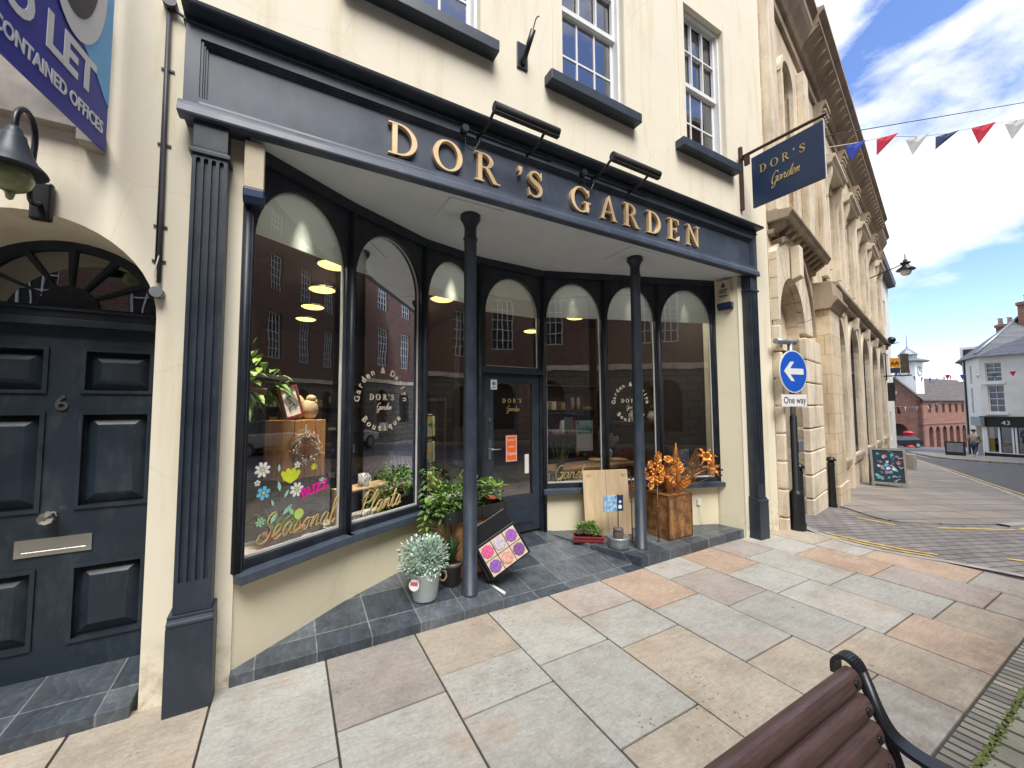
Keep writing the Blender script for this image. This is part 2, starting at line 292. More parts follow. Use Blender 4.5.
# ------------------------------------------------------------------ helpers
def G(x, y):
    u = .906 * x + .42 * y - 6.2
    return -.058 * (u + math.sqrt(u * u + 3)) / 2
WP = {}
def wpos(o):
    v = Vector((0, 0, 0))
    while o: v += o.location; o = o.parent
    return v
class MB:
    def __init__(s): s.b = bmesh.new()
    def face(s, pts, mi=0):
        try:
            f = s.b.faces.new([s.b.verts.new(p) for p in pts]); f.material_index = mi; return f
        except Exception: return None
    def hexa(s, p, mi=0):   # 8 points: bottom 4 ccw, top 4
        v = [s.b.verts.new(q) for q in p]
        for i in ((3, 2, 1, 0), (4, 5, 6, 7), (0, 1, 5, 4), (1, 2, 6, 5), (2, 3, 7, 6), (3, 0, 4, 7)):
            f = s.b.faces.new([v[j] for j in i]); f.material_index = mi
        return s
    def box(s, x0, x1, y0, y1, z0, z1, mi=0, T=None):
        p = [Vector(q) for q in ((x0, y0, z0), (x1, y0, z0), (x1, y1, z0), (x0, y1, z0), (x0, y0, z1), (x1, y0, z1), (x1, y1, z1), (x0, y1, z1))]
        if T: p = [T @ q for q in p]
        return s.hexa(p, mi)
    def prism(s, poly, f0, f1, mi=0):   # poly: 2D pts; f0, f1 map 2D->3D
        a = [s.b.verts.new(f0(*q)) for q in poly]; b = [s.b.verts.new(f1(*q)) for q in poly]; n = len(poly)
        for i in range(n):
            f = s.b.faces.new((a[i], a[(i + 1) % n], b[(i + 1) % n], b[i])); f.material_index = mi
        f = s.b.faces.new(a[::-1]); f.material_index = mi; f = s.b.faces.new(b); f.material_index = mi
        return s
    def tube(s, pts, r, seg=8, mi=0, caps=True):
        pts = [Vector(p) for p in pts]; rings = []
        rr = r if isinstance(r, (list, tuple)) else [r] * len(pts)
        up = None
        for i, p in enumerate(pts):
            d = (pts[min(i + 1, len(pts) - 1)] - pts[max(i - 1, 0)]).normalized()
            if up is None or abs(up.dot(d)) > .98: up = Vector((0, 0, 1)) if abs(d.z) < .9 else Vector((1, 0, 0))
            a = d.cross(up).normalized(); b = a.cross(d).normalized(); up = b
            rings.append([s.b.verts.new(p + (a * math.cos(t) + b * math.sin(t)) * rr[i]) for t in [2 * PI * k / seg for k in range(seg)]])
        for A, B in zip(rings, rings[1:]):
            for k in range(seg):
                f = s.b.faces.new((A[k], A[(k + 1) % seg], B[(k + 1) % seg], B[k])); f.material_index = mi; f.smooth = True
        if caps:
            for rg, fl in ((rings[0], 1), (rings[-1], 0)):
                f = s.b.faces.new(rg[::-1] if fl else rg); f.material_index = mi
        return s
    def lathe(s, prof, c=(0, 0, 0), seg=20, mi=0, T=None, sm=True):
        c = Vector(c); rings = []
        for r, z in prof:
            rg = []
            for k in range(seg):
                t = 2 * PI * k / seg; q = Vector((r * math.cos(t), r * math.sin(t), z))
                if T: q = T @ q
                rg.append(s.b.verts.new(q + c))
            rings.append(rg)
        for A, B in zip(rings, rings[1:]):
            for k in range(seg):
                f = s.b.faces.new((A[k], A[(k + 1) % seg], B[(k + 1) % seg], B[k])); f.material_index = mi; f.smooth = sm
        f = s.b.faces.new(rings[0][::-1]); f.material_index = mi; f = s.b.faces.new(rings[-1]); f.material_index = mi
        return s
    def ball(s, c, r, seg=12, mi=0, sc=(1, 1, 1), T=None):
        n = seg // 2; prof = [(max(1e-4, r * math.sin(PI * i / n)), -r * math.cos(PI * i / n)) for i in range(n + 1)]
        X = Matrix.Diagonal((*sc, 1)); X = (T @ X) if T else X
        return s.lathe(prof, c, seg, mi, X)
    def build(s, name, mat, parent=None, loc=None, smooth=False, bevel=0, keep=True):
        bmesh.ops.recalc_face_normals(s.b, faces=s.b.faces[:])
        me = bpy.data.meshes.new(name)
        off = wpos(parent) if parent else Vector((0, 0, 0))
        if loc is not None: off = Vector(loc)
        bmesh.ops.translate(s.b, verts=s.b.verts[:], vec=-off)
        s.b.to_mesh(me); s.b.free()
        for m in (mat if isinstance(mat, (list, tuple)) else [mat]): me.materials.append(m)
        o = bpy.data.objects.new(name, me); COL.objects.link(o)
        if parent: o.parent = parent
        elif loc is not None: o.location = loc
        if smooth:
            for p in me.polygons: p.use_smooth = True
        if bevel:
            b = o.modifiers.new('bevel', 'BEVEL'); b.width = bevel; b.segments = 2; b.limit_method = 'ANGLE'; b.angle_limit = R(40)
        return o
def tag(o, label, cat, group=None):
    o['label'] = label; o['category'] = cat
    if group: o['group'] = group
    return o
def thing(name, label, cat, loc=(0, 0, 0), group=None):
    o = bpy.data.objects.new(name, None); COL.objects.link(o); o.location = loc; o.empty_display_size = .1
    return tag(o, label, cat, group)
def struct(o, kind='structure'): o['kind'] = kind; return o
def copy_tree(o, parent=None):
    c = o.copy(); COL.objects.link(c); c.parent = parent
    for ch in [k for k in COL.objects if k.parent == o]: copy_tree(ch, c)
    return c
def fill2d(loops, depth, name='tmp'):
    """flat region with holes, extruded: returns (verts, faces) with z in 0..depth"""
    cu = bpy.data.curves.new(name, 'CURVE'); cu.dimensions = '2D'; cu.fill_mode = 'BOTH'; cu.extrude = depth / 2
    for lp in loops:
        sp = cu.splines.new('POLY'); sp.points.add(len(lp) - 1)
        for p, q in zip(sp.points, lp): p.co = (q[0], q[1], 0, 1)
        sp.use_cyclic_u = True
    return _ext(cu, depth)
def _ext(cu, depth):
    o = bpy.data.objects.new('tmp', cu); COL.objects.link(o); dg = bpy.context.evaluated_depsgraph_get(); dg.update()
    me = bpy.data.meshes.new_from_object(o.evaluated_get(dg)); vs = [(v.co.x, v.co.y, v.co.z + depth / 2) for v in me.vertices]; fs = [tuple(p.vertices) for p in me.polygons]
    bpy.data.objects.remove(o); bpy.data.meshes.remove(me); bpy.data.curves.remove(cu); return vs, fs
def text2d(s, size, depth, align='CENTER', shear=0, space=1.0, bold=0):
    cu = bpy.data.curves.new('t', 'FONT'); cu.body = s; cu.size = size; cu.extrude = depth / 2; cu.align_x = align; cu.shear = shear; cu.space_character = space; cu.offset = bold; cu.resolution_u = 4
    return _ext(cu, depth)
def addvf(mb, vf, T, mi=0):
    v = [mb.b.verts.new(T @ Vector(p)) for p in vf[0]]
    for f in vf[1]:
        try: q = mb.b.faces.new([v[i] for i in f]); q.material_index = mi
        except Exception: pass
def frameT(o, ex, ey, ez):
    m = Matrix((ex, ey, ez)).transposed().to_4x4(); m.translation = o; return m
X, Y, Z = Vector((1, 0, 0)), Vector((0, 1, 0)), Vector((0, 0, 1))
FRONT = lambda o: frameT(Vector(o), X, Z, -Y)       # 2D x->X, y->Z, depth towards street (-Y)
def arch_pts(x0, x1, zb, zs, rise, n=14):
    cx = (x0 + x1) / 2; r = (x1 - x0) / 2
    return [(x0, zb), (x1, zb)] + [(cx + r * math.cos(PI * k / n), zs + rise * math.sin(PI * k / n)) for k in range(n + 1)]
def rect(x0, x1, z0, z1): return [(x0, z0), (x1, z0), (x1, z1), (x0, z1)]
def spline(pts, n=6):
    out = []; P = [Vector(p) for p in pts]
    for i in range(len(P) - 1):
        a, b, c, d = P[max(i - 1, 0)], P[i], P[i + 1], P[min(i + 2, len(P) - 1)]
        for k in range(n):
            t = k / n; out.append(.5 * ((2 * b) + (c - a) * t + (2 * a - 5 * b + 4 * c - d) * t * t + (3 * b - a - 3 * c + d) * t ** 3))
    out.append(P[-1]); return out

# ================================================================== GROUND
def sheet(name, poly, dz, mat, thick=0.0, zf=None, parent=None):
    b = bmesh.new(); f = b.faces.new([b.verts.new((x, y, 0)) for x, y in poly]); bmesh.ops.triangulate(b, faces=[f])
    nrm = Vector((.906, .42, 0)).normalized()
    for k in range(-14, 40):
        u = k * .5
        bmesh.ops.bisect_plane(b, geom=b.verts[:] + b.edges[:] + b.faces[:], plane_co=Vector((.906, .42, 0)) * ((u + 6.2) / (.906 ** 2 + .42 ** 2)), plane_no=nrm)
    for v in b.verts: v.co.z = (zf(v.co.x, v.co.y) if zf else G(v.co.x, v.co.y)) + dz
    if thick:
        ed = [e for e in b.edges if e.is_boundary]; r = bmesh.ops.extrude_edge_only(b, edges=ed)
        for v in [g for g in r['geom'] if isinstance(g, bmesh.types.BMVert)]: v.co.z -= thick
    for f in b.faces: f.smooth = False
    mb = MB(); mb.b.free(); mb.b = b
    return mb.build(name, mat, parent)
struct(sheet('road', [(-80, -60), (340, -60), (340, 190), (-80, 190)], -.10, M['asphalt']))
# near pavement (bedding under the slabs), setts by the bench, lane of blocks, far footway
CURVE = [(6.25, 2.95), (5.98, 2.55), (5.86, 2.31), (5.82, 2.1), (5.83, 1.89), (5.90, 1.65), (6.0, 1.45), (6.08, 1.15), (6.12, .93), (6.2, .7)]
def cx_at(y):
    for (xa, ya), (xb, yb) in zip(CURVE, CURVE[1:]):
        if yb <= y <= ya: return xb + (xa - xb) * (y - yb) / (ya - yb)
    return 6.2
struct(sheet('pavement_bedding', [(-9, -1.4), (7.2, -1.4), (6.6, .2), (6.2, .7)] + CURVE[::-1][1:] + [(6.25, 3.3), (-9, 3.3)], -.012, M['joint'], .12))
LANE = [(5.6, -1.4), (12.6, -1.4), (12.6, 1.0), (11.5, 1.9), (9.9, 3.9), (9.9, 9), (5.2, 9)]
struct(sheet('lane_block_paving', LANE, -.02, M['blocks'], .1))
FW = [(8.7, 3.6), (8.4, 3.1), (8.06, 2.75), (7.92, 2.5), (7.95, 2.32), (8.18, 2.15), (8.6, 1.87), (9.2, 1.62), (9.9, 1.44), (11.2, 1.44), (13.3, 1.94), (15.24, 2.60), (19.2, 4.07), (25, 6.18), (32.5, 9.08), (45, 14.2), (44, 18), (8.7, 8)]
struct(sheet('far_pavement', FW, 0.0, M['farslab'], .12))
def ribbon(name, pts, w, dz, mat, h=0.0, obj_parent=None):
    mb = MB(); P = [Vector((*p, 0)) for p in pts]; Q = []
    for a, b in zip(P, P[1:]):
        n = max(1, int((b - a).length / .4)); Q += [a + (b - a) * k / n for k in range(n)]
    Q.append(P[-1]); L = []
    for i, p in enumerate(Q):
        d = (Q[min(i + 1, len(Q) - 1)] - Q[max(i - 1, 0)]).normalized(); n = Vector((-d.y, d.x, 0)) * w / 2
        a, b = p + n, p - n; L.append(((a.x, a.y, G(a.x, a.y) + dz), (b.x, b.y, G(b.x, b.y) + dz)))
    for (a, b), (c, d) in zip(L, L[1:]):
        mb.face((a, b, d, c))
        if h:
            lo = lambda q: (q[0], q[1], q[2] - h); mb.face((a, c, lo(c), lo(a))); mb.face((b, lo(b), lo(d), d))
    return struct(mb.build(name, mat))
ribbon('kerb', [(9.2, 1.55), (9.9, 1.38), (11.2, 1.38), (13.3, 1.88), (15.24, 2.54), (19.2, 4.01), (25, 6.12), (32.5, 9.0), (45, 14.1)], .13, .006, M['kerbstone'], .13)
for off in (.18, .34):
    ribbon('double_yellow_line', [(x + .02, y - off) for x, y in [(10.2, 1.38), (11.2, 1.38), (13.3, 1.82), (15.24, 2.46), (19.2, 3.92), (25, 6.0), (32.5, 8.9), (45, 14.0)]], .065, -.095, M['yellow'])
for off in (.10, .22):
    ribbon('double_yellow_line', [(5.98 + off, 2.42 + off * .6), (5.96 + off, 2.1), (6.0 + off, 1.8), (6.1 + off, 1.55)], .05, -.014, M['yellow'])
for a, b in (((8.05, 1.95), (9.0, 1.42)), ((9.1, 1.38), (11.5, 1.15)), ((7.72, 2.75), (7.68, 2.3)), ((7.0, .9), (6.85, 1.15)), ((7.3, .75), (7.15, 1.0))):
    ribbon('worn_yellow_line', [a, b], .06, -.015, M['yellow'])
ribbon('lane_edge_stones', [(6.3, 2.95), (6.02, 2.55), (5.9, 2.31), (5.86, 2.1), (5.87, 1.89), (5.94, 1.65), (6.04, 1.45), (6.12, 1.15), (6.16, .93), (6.3, .6)], .1, .004, M['kerbstone'])
# individual slabs with their own tones
def slabs():
    b = bmesh.new(); lay = b.loops.layers.float_color.new('tone')
    T = dict(g=(.42, .41, .36), p=(.465, .45, .39), b=(.46, .40, .31), k=(.44, .385, .335), o=(.49, .365, .265), d=(.38, .345, .30))
    fixed = {-1: ('gggd', [2.05, 1.3]), 0: ('dgk', [2.205, 1.45]), 1: ('bgg', [2.34, 1.97, 1.1]), 2: ('pgb', [2.125, 1.435]), 3: ('kgbg', [2.43, 2.0, 1.15]), 4: ('ogbg', [2.24, 1.51, 1.05]),
             5: ('pkgb', [2.54, 1.98, 1.3]), 6: ('ogpo', [2.35, 1.9, 1.2]), 7: ('kpgb', [2.5, 1.75, 1.1]), 8: ('pokg', [2.3, 1.65, .95])}
    rnd = random.Random(4)
    for k in range(-14, 12):
        x0 = .24 + .575 * k; x1 = x0 + .575
        if x0 > 5.9: break
        tones, cuts = fixed.get(k, (''.join(rnd.choice('ggpbkoo') for _ in range(5)), [2.84 - rnd.uniform(.35, .6), 2.0 - rnd.uniform(0, .4), 1.2 - rnd.uniform(-.1, .2)]))
        ys = [2.90] + cuts + [.70]
        for i in range(len(ys) - 1):
            c = T[tones[i % len(tones)]]; j = rnd.uniform(.9, 1.1); c = tuple(v * j for v in c)
            g = .0045 + rnd.uniform(0, .002); dz = rnd.uniform(-.0015, .0015)
            def xr(y):
                return min(x1 - g, cx_at(y) - .012) if x1 > 5.7 else x1 - g
            n = 6 if x1 > 5.7 else 1; ya, yb = ys[i + 1] + g, ys[i] - g
            yy = [ya + (yb - ya) * t / n for t in range(n + 1)]
            pts = [(x0 + g, ya)] + [(xr(y), y) for y in yy] + [(x0 + g, yb)]
            if xr(ya) - x0 < .03: continue
            top = [b.verts.new((x, y, G(x, y) + dz)) for x, y in pts]; bot = [b.verts.new((x, y, G(x, y) - .03)) for x, y in pts]
            fs = [b.faces.new(top)] + [b.faces.new((top[q], bot[q], bot[(q + 1) % len(pts)], top[(q + 1) % len(pts)])) for q in range(len(pts))]
            for f in fs:
                for l in f.loops: l[lay] = (*c, 1)
    mb = MB(); mb.b.free(); mb.b = b; o = mb.build('pavement', M['slab'], bevel=.003); return struct(o)
slabs()
struct(sheet('sett_edging', [(-9, .592), (6.25, .592), (6.2, .692), (-9, .692)], -.003, M['setts']))
struct(sheet('sett_paving', [(-9, -1.4), (7.15, -1.4), (6.3, .572), (-9, .572)], -.006, M['setts2']))
def moss():
    mb = MB(); rnd = random.Random(3)
    for k in range(1500):
        x = rnd.uniform(-.5, 5.5); y = .582 + rnd.gauss(0, .010); s = rnd.uniform(.003, .010) * (1.2 if rnd.random() < .3 else .8)
        z = G(x, y) - .004
        mb.ball((x, y, z), s, 6, 0, (1.5, 1.2, .55))
    o = mb.build('moss', M['moss']); struct(o, 'stuff')
moss()

# ================================================================== THE SHOP BUILDING
P = [Vector(p) for p in ((-.25, 2.885, 0), (.41, 3.33, 0), (1.13, 3.72, 0), (1.8, 3.89, 0), (2.66, 3.92, 0), (3.4, 3.65, 0), (4.11, 3.42, 0), (4.88, 3.15, 0))]
def fac(i, inward=0.0):
    a, b = P[i], P[i + 1]; ex = (b - a).normalized(); n = Z.cross(ex).normalized()   # n points into the shop
    return a, ex, n, (b - a).length
def FT(i, inward=0.0, z=0.0, s=0.0):     # frame: x along the pane, y up, z toward the street
    a, ex, n, L = fac(i); return frameT(a + n * inward + Z * z + ex * s, ex, Z, -n)
def FPt(i, s, z, inward):
    a, ex, n, L = fac(i); return a + ex * s + n * inward + Z * z
def PLz(y): return .055 + .11 * (y - 2.84)
def PMz(x, y): return G(x, 2.84) + .004 + .13 * (y - 2.84)
def PRz(x, y): return .085 - .012 * (x - 3.1) + .03 * (y - 2.84)
B = thing('shop_building', 'cream rendered building with a navy shopfront and gold lettering over a bowed window', 'building', (2.3, 2.87, 0))
ZT = 8.9
doorc, doorr, spring = -1.16, .50, 2.10
out = [(-5, -.3), (doorc - doorr, -.3)] + [(doorc - doorr * math.cos(PI * k / 24), spring + doorr * math.sin(PI * k / 24)) for k in range(25)] + [(doorc + doorr, -.3), (-.262, -.3), (-.262, 3.28), (4.95, 3.28), (4.95, -.5), (5.7, -.5), (5.7, ZT), (-5, ZT)]
WINS = [(.45, 1.33, 4.66, 6.5), (2.20, 3.02, 4.66, 6.5), (4.03, 4.82, 4.66, 6.5), (-3.6, -2.8, 4.66, 6.5), (-1.5, -.7, 4.66, 6.5)]
mb = MB(); addvf(mb, fill2d([out] + [rect(*w) for w in WINS], .45), FRONT((0, 3.32, 0)))
for x0, x1, z0, z1 in WINS:      # flat architrave bands
    for a, b in ((x0 - .12, x0 - .004), (x1 + .004, x1 + .12)): mb.box(a, b, 2.861, 2.873, z0 + .02, z1 + .1)
mb.box(-5, -4.8, 3.32, 12, -.3, ZT); mb.box(5.5, 5.7, 3.32, 12, -.5, ZT); mb.box(-5, 5.7, 12, 12.2, -.3, ZT)
mb.build('wall', M['cream'], B)
mb = MB(); mb.hexa([(-5.2, 2.6, ZT), (5.69, 2.6, ZT), (5.69, 12.3, ZT), (-5.2, 12.3, ZT), (-5.2, 7.4, ZT + 3), (5.69, 7.4, ZT + 3), (5.69, 7.5, ZT + 3), (-5.2, 7.5, ZT + 3)]); mb.build('roof', M['slate_roof'], B)
# upper windows: sash, bars, glass, sill
def sash(x0, x1, z0, z1, parent, yf=2.965):
    mb = MB(); T = FRONT((0, yf + .05, 0)); t = .045
    mid = (z0 + z1) / 2
    loops = [rect(x0, x1, z0, z1)]; cw = (x1 - x0 - 2 * t) / 3
    mb2 = MB()
    for za, zb, dy in ((z0, mid + .02, .0), (mid - .02, z1, -.035)):
        lp = [rect(x0 + .012, x1 - .012, za + .004, zb)]
        iw = (x1 - x0 - 2 * t - .024) / 3; ih = (zb - za - 2 * t) / 2
        for i in range(3):
            for j in range(2):
                a = x0 + .012 + t + i * iw; c = za + t + j * ih; lp.append(rect(a + .009, a + iw - .009, c + .009, c + ih - .009))
        addvf(mb, fill2d(lp, .035), FRONT((0, yf + .04 + dy + .035, 0)))
    # outer box frame
    addvf(mb, fill2d([rect(x0 - .0, x1 + .0, z0, z1), rect(x0 + .03, x1 - .03, z0 + .03, z1 - .03)], .10), FRONT((0, yf + .10 - .035, 0)))
    w = mb.build('window', M['white'], parent)
    mb = MB(); mb.box(x0 + .04, x1 - .04, yf + .05, yf + .053, z0 + .04, z1 - .04); mb.build('pane', M['pane'], w)
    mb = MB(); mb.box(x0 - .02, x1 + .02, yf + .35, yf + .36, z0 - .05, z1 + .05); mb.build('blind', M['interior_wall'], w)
    mb = MB(); mb.box(x0 - .21, x1 + .13, 2.755, 2.955, z0 - .095, z0 + .004); mb.build('sill', M['navy'], w, bevel=.006)
    return w
for w in WINS: sash(*w, B)
# fascia with cornice and recessed panel
def prof_x(mb, prof, x0, x1, mi=0): mb.prism(prof, lambda a, b: (x0, a, b), lambda a, b: (x1, a, b), mi)
FX0, FX1 = -.565, 5.20
mb = MB()
prof_x(mb, [(2.87, 3.255), (2.79, 3.255), (2.79, 3.79), (2.87, 3.79)], FX0, FX1)
for k, (yy, m_, za, zb2) in enumerate(((2.748, .070, 3.372, 3.730), (2.758, .082, 3.378, 3.722), (2.769, .090, 3.384, 3.712), (2.7795, .100, 3.390, 3.702))):
    addvf(mb, fill2d([rect(FX0 + .0006 * k, FX1 - .0006 * k, 3.336, 3.797 - .0006 * k), rect(FX0 + m_, FX1 - m_, za, zb2)], 2.7895 - yy), FRONT((0, 2.7895, 0)))
prof_x(mb, [(2.7895, 3.372), (2.757, 3.362), (2.748, 3.352), (2.746, 3.335), (2.7895, 3.335)], FX0 + .07, FX1 - .07)
prof_x(mb, [(2.80, 3.25), (2.725, 3.25), (2.722, 3.262), (2.727, 3.30), (2.736, 3.318), (2.7455, 3.3345), (2.80, 3.3345)], FX0 - .02, FX1 + .012)
fascia = mb.build('fascia', M['navy_skylit'], B, bevel=.0015)
mb = MB(); prof_x(mb, [(2.87, 3.80), (2.744, 3.80), (2.738, 3.806), (2.744, 3.812), (2.752, 3.815), (2.752, 3.845), (2.672, 3.852), (2.660, 3.858), (2.656, 3.874), (2.664, 3.880), (2.87, 3.905)], FX0 - .012, FX1 + .02)
mb.build('cornice', M['navy'], B)
# gold serif lettering
def ringpts(cx, cy, rx, ry, wx, wy, a0, a1, n=20):
    o = []; i = []
    for k in range(n + 1):
        t = R(a0 + (a1 - a0) * k / n); o.append((cx + rx * math.cos(t), cy + ry * math.sin(t))); i.append((cx + (rx - wx) * math.cos(t), cy + (ry - wy) * math.sin(t)))
    return o + i[::-1]
def seg(x0, y0, x1, y1, w):  # slanted leg with horizontal ends
    return [(x0 - w / 2, y0), (x0 + w / 2, y0), (x1 + w / 2, y1), (x1 - w / 2, y1)]
TK, TN, SF = .135, .05, .045
def glyph(c):
    s = []
    def serif(x, y, w=.2): s.append(rect(x - w / 2, x + w / 2, y, y + SF))
    if c in 'DRE':
        s.append(rect(.10, .10 + TK, 0.001, .999)); s.append(rect(0, .30, 0, SF)); s.append(rect(0, .30, 1 - SF, 1))
    if c == 'D':
        s.append(ringpts(.27, .5, .50, .5, .145, SF + .005, -90, 90)); s.append(rect(.2, .28, 0.0, SF)); return s, .80
    if c == 'O': s.append(ringpts(.45, .5, .44, .515, .145, .05, 0, 360, 36)); return s, .92
    if c == 'R':
        s.append(ringpts(.28, .735, .33, .265, .135, SF, -90, 90)); s.append(rect(.2, .30, .47, .47 + SF)); s.append([(.33, .48), (.48, .48), (.74, .03), (.60, .0)]); s.append(rect(.6, .84, 0, SF)); return s, .80
    if c == 'E':
        s.append(rect(.1, .62, 0, SF)); s.append(rect(.1, .60, 1 - SF, 1)); s.append(rect(.2, .48, .49, .49 + SF))
        s.append([(.62, 0), (.67, .24), (.63, .24), (.54, .045)]); s.append([(.60, 1), (.63, .78), (.59, .78), (.52, .955)]); s.append(rect(.455, .49, .40, .62)); return s, .70
    if c == 'N':
        s.append(rect(.10, .10 + TN, 0, 1)); s.append(rect(.68, .68 + TN, 0, 1)); s.append([(.04, 1), (.19, 1), (.735, 0), (.68, 0), (.60, .06)]); serif(.125, 0, .24); serif(.705, 1 - SF, .24); s.append(rect(0, .12, 1 - SF, 1)); return s, .86
    if c == 'A':
        s.append([(.06, .02), (.115, .02), (.43, .93), (.40, 1.0)]); s.append([(.40, 1.02), (.47, 1.02), (.82, .02), (.66, .02), (.385, .86)]); s.append(rect(.2, .64, .30, .30 + SF)); serif(.09, 0, .22); serif(.74, 0, .28); return s, .86
    if c == 'G':
        s.append(ringpts(.46, .5, .45, .515, .145, .05, 42, 300, 30)); s.append(ringpts(.46, .5, .45, .515, .07, .05, 300, 325, 5)); s.append(rect(.66, .79, .04, .42)); s.append(rect(.56, .88, .40, .40 + SF)); s.append([(.76, .96), (.80, .96), (.81, .68), (.77, .68), (.73, .80)]); return s, .92
    if c == 'S':
        cen = spline([(.52, .79, 0), (.40, .93, 0), (.27, .955, 0), (.13, .86, 0), (.12, .70, 0), (.26, .58, 0), (.42, .47, 0), (.51, .32, 0), (.47, .13, 0), (.31, .03, 0), (.16, .06, 0), (.06, .20, 0)], 5)
        L = []; Rr = []; n = len(cen)
        for i, p in enumerate(cen):
            t = i / (n - 1); w = .028 + .06 * math.exp(-((t - .5) / .22) ** 2)
            d = (cen[min(i + 1, n - 1)] - cen[max(i - 1, 0)]).normalized(); q = Vector((-d.y, d.x, 0)) * w; L.append(tuple((p + q)[:2])); Rr.append(tuple((p - q)[:2]))
        s.append(L + Rr[::-1]); s.append([(.50, .98), (.54, .98), (.55, .70), (.51, .70)]); s.append([(.03, .30), (.07, .30), (.09, .02), (.05, .02)]); return s, .62
    if c == "'": s.append([(.03, .98), (.18, .98), (.18, .84), (.10, .66), (.05, .68), (.10, .80), (.03, .82)]); return s, .22
def serif_line(mb, text, T, h, xs=None, depth=.02, mi=0):
    for c, x in zip(text, xs):
        if c == ' ': continue
        g, wd = glyph(c)
        for q, lp in enumerate(g):
            addvf(mb, fill2d([[(x + a * h, b * h) for a, b in lp]], depth + .0006 * q), T, mi)
LX = {"DOR'S": [.565, .89, 1.235, 1.625, 1.725], 'GARDEN': [2.19, 2.56, 2.858, 3.185, 3.515, 3.822]}
for word, xs in LX.items():
    for c, x in zip(word, xs):
        mb = MB(); T = FRONT((x, 2.792, 3.402)); serif_line(mb, c, T @ Matrix.Diagonal((.97 if c == 'A' else 1.14, 1, 1, 1)), .235, [0], depth=.038); o = mb.build('letter', M['gold'], fascia)
# soffit, plates round the column heads
mb = MB(); poly = [(-.25, 2.80)] + [(p.x, p.y + .02) for p in P] + [(4.95, 2.80)]
mb.prism(poly, lambda a, b: (a, b, 3.252), lambda a, b: (a, b, 3.30))
for cx, cy in ((1.32, 3.04), (3.30, 3.04)): mb.box(cx - .26, cx + .22, cy - .2, cy + .2, 3.243, 3.2525)
mb.build('soffit', M['soffit'], B, bevel=.003)
# pilasters
def pilaster(x0, x1, zb):
    w = x1 - x0
    loops = [rect(x0, x1, zb + .56, 3.25)]; n = 4; pitch = w / (n + .6)
    fl = []
    for k in range(n):
        cx = x0 + pitch * (.8 + k); fl.append([(cx - .0105, .66 + zb), (cx + .0105, .66 + zb)] + [(cx + .0105 * math.cos(PI * q / 6), 3.02 + .0105 * math.sin(PI * q / 6)) for q in range(7)])
    mb = MB(); addvf(mb, fill2d([rect(x0, x1, zb + .50, 3.05)] + fl, .018), FRONT((0, 2.776, 0)))
    mb.box(x0, x1, 2.7765, 2.87, zb + .50, 3.09); mb.box(x0, x1, 2.758, 2.776, 3.051, 3.249)
    mb.box(x0 - .014, x1 + .014, 2.745, 2.87, 3.05, 3.075)
    mb.box(x0 - .022, x1 + .018, 2.735, 2.87, zb - .12, zb + .44)
    mb.prism([(2.87, .44 + zb), (2.735, .44 + zb), (2.728, .455 + zb), (2.735, .47 + zb), (2.75, .475 + zb), (2.752, .495 + zb), (2.87, .505 + zb)], lambda a, b: (x0 - .02, a, b), lambda a, b: (x1 + .016, a, b))
    mb.box(x0, x1, 2.757, 2.87, 3.09, 3.2495)
    return mb.build('pilaster', M['navy'], B, bevel=.003)
pilaster(-.515, -.35, 0.0); pilaster(5.04, 5.20, -.04)
# columns
for cx, cy, zb in ((1.32, 3.04, PLz(3.04)), (3.30, 3.04, PRz(3.3, 3.04))):
    mb = MB(); mb.lathe([(.066, zb - .02), (.066, zb + .012), (.060, zb + .014), (.056, 1.5), (.053, 3.02), (.06, 3.025), (.062, 3.04), (.053, 3.05), (.052, 3.13), (.056, 3.15), (.075, 3.19), (.086, 3.205), (.086, 3.243)], (cx, cy, 0), 28)
    mb.build('column', M['navy'], B)
# glazed facets
def fframe(i, name='shop_window'):
    a, ex, n, L = fac(i); m = .042; z0, zs = .675, 2.66; r = (L - 2 * m) / 2; rise = 3.12 - zs
    hole = arch_pts(m, L - m, z0, zs, rise, 20)
    mb = MB(); addvf(mb, fill2d([rect(0, L, .62, 3.252), hole], .05), FT(i, .05)); w = mb.build(name, M['frame'], B)
    mb = MB(); addvf(mb, fill2d([hole, arch_pts(m + .013, L - m - .013, z0 + .016, zs, rise - .013, 20)], .018), FT(i, .058)); mb.build('bead', M['offwhite'], w)
    mb = MB(); mb.face([FPt(i, s, z, .045) for s, z in ((m - .01, z0 - .01), (L - m + .01, z0 - .01), (L - m + .01, 3.14), (m - .01, 3.14))]); mb.build('glass', M['glass'], w)
    T = FT(i)
    mb = MB(); mb.box(m + .0, L - m, 2.725 - (.03 if i > 3 else 0), 3.13, -.052, -.048, 0, T); mb.build('blind', M['blind'], w)
    mb = MB(); mb.box(-.02, L + .02, .565, .622, -.05, .085, 0, T); mb.build('sill', M['navy_skylit'], w, bevel=.005)
    mb = MB(); mb.box(-.03, L + .03, .60, .618, -.50, -.052, 0, T); mb.build('window_board', M['offwhite'], w)
    mb = MB(); mb.box(-.01, L + .01, -.15, .566, -.10, -.012, 0, T); mb.build('stall_riser', M['cream2'], B)
for i in (0, 1, 2, 4, 5, 6): fframe(i)
mb = MB()
for k, p in enumerate(P):
    z0 = .10 if k in (3, 4) else .622
    dirn = Vector((0, -1, 0))
    if 0 < k < 7: a = (P[k] - P[k - 1]).normalized(); b = (P[k + 1] - P[k]).normalized(); dirn = -(Z.cross((a + b).normalized()))
    q = p + dirn * .012
    mb.lathe([(.022, z0), (.022, 3.2)], (q.x, q.y, 0), 10); e = Z.cross(dirn).normalized(); T = frameT(q, e, dirn, Z)
    mb.box(-.028, .028, -.09, .004, z0, 3.25, 0, T)
mb.build('mullions', M['frame'], B)
mb = MB()
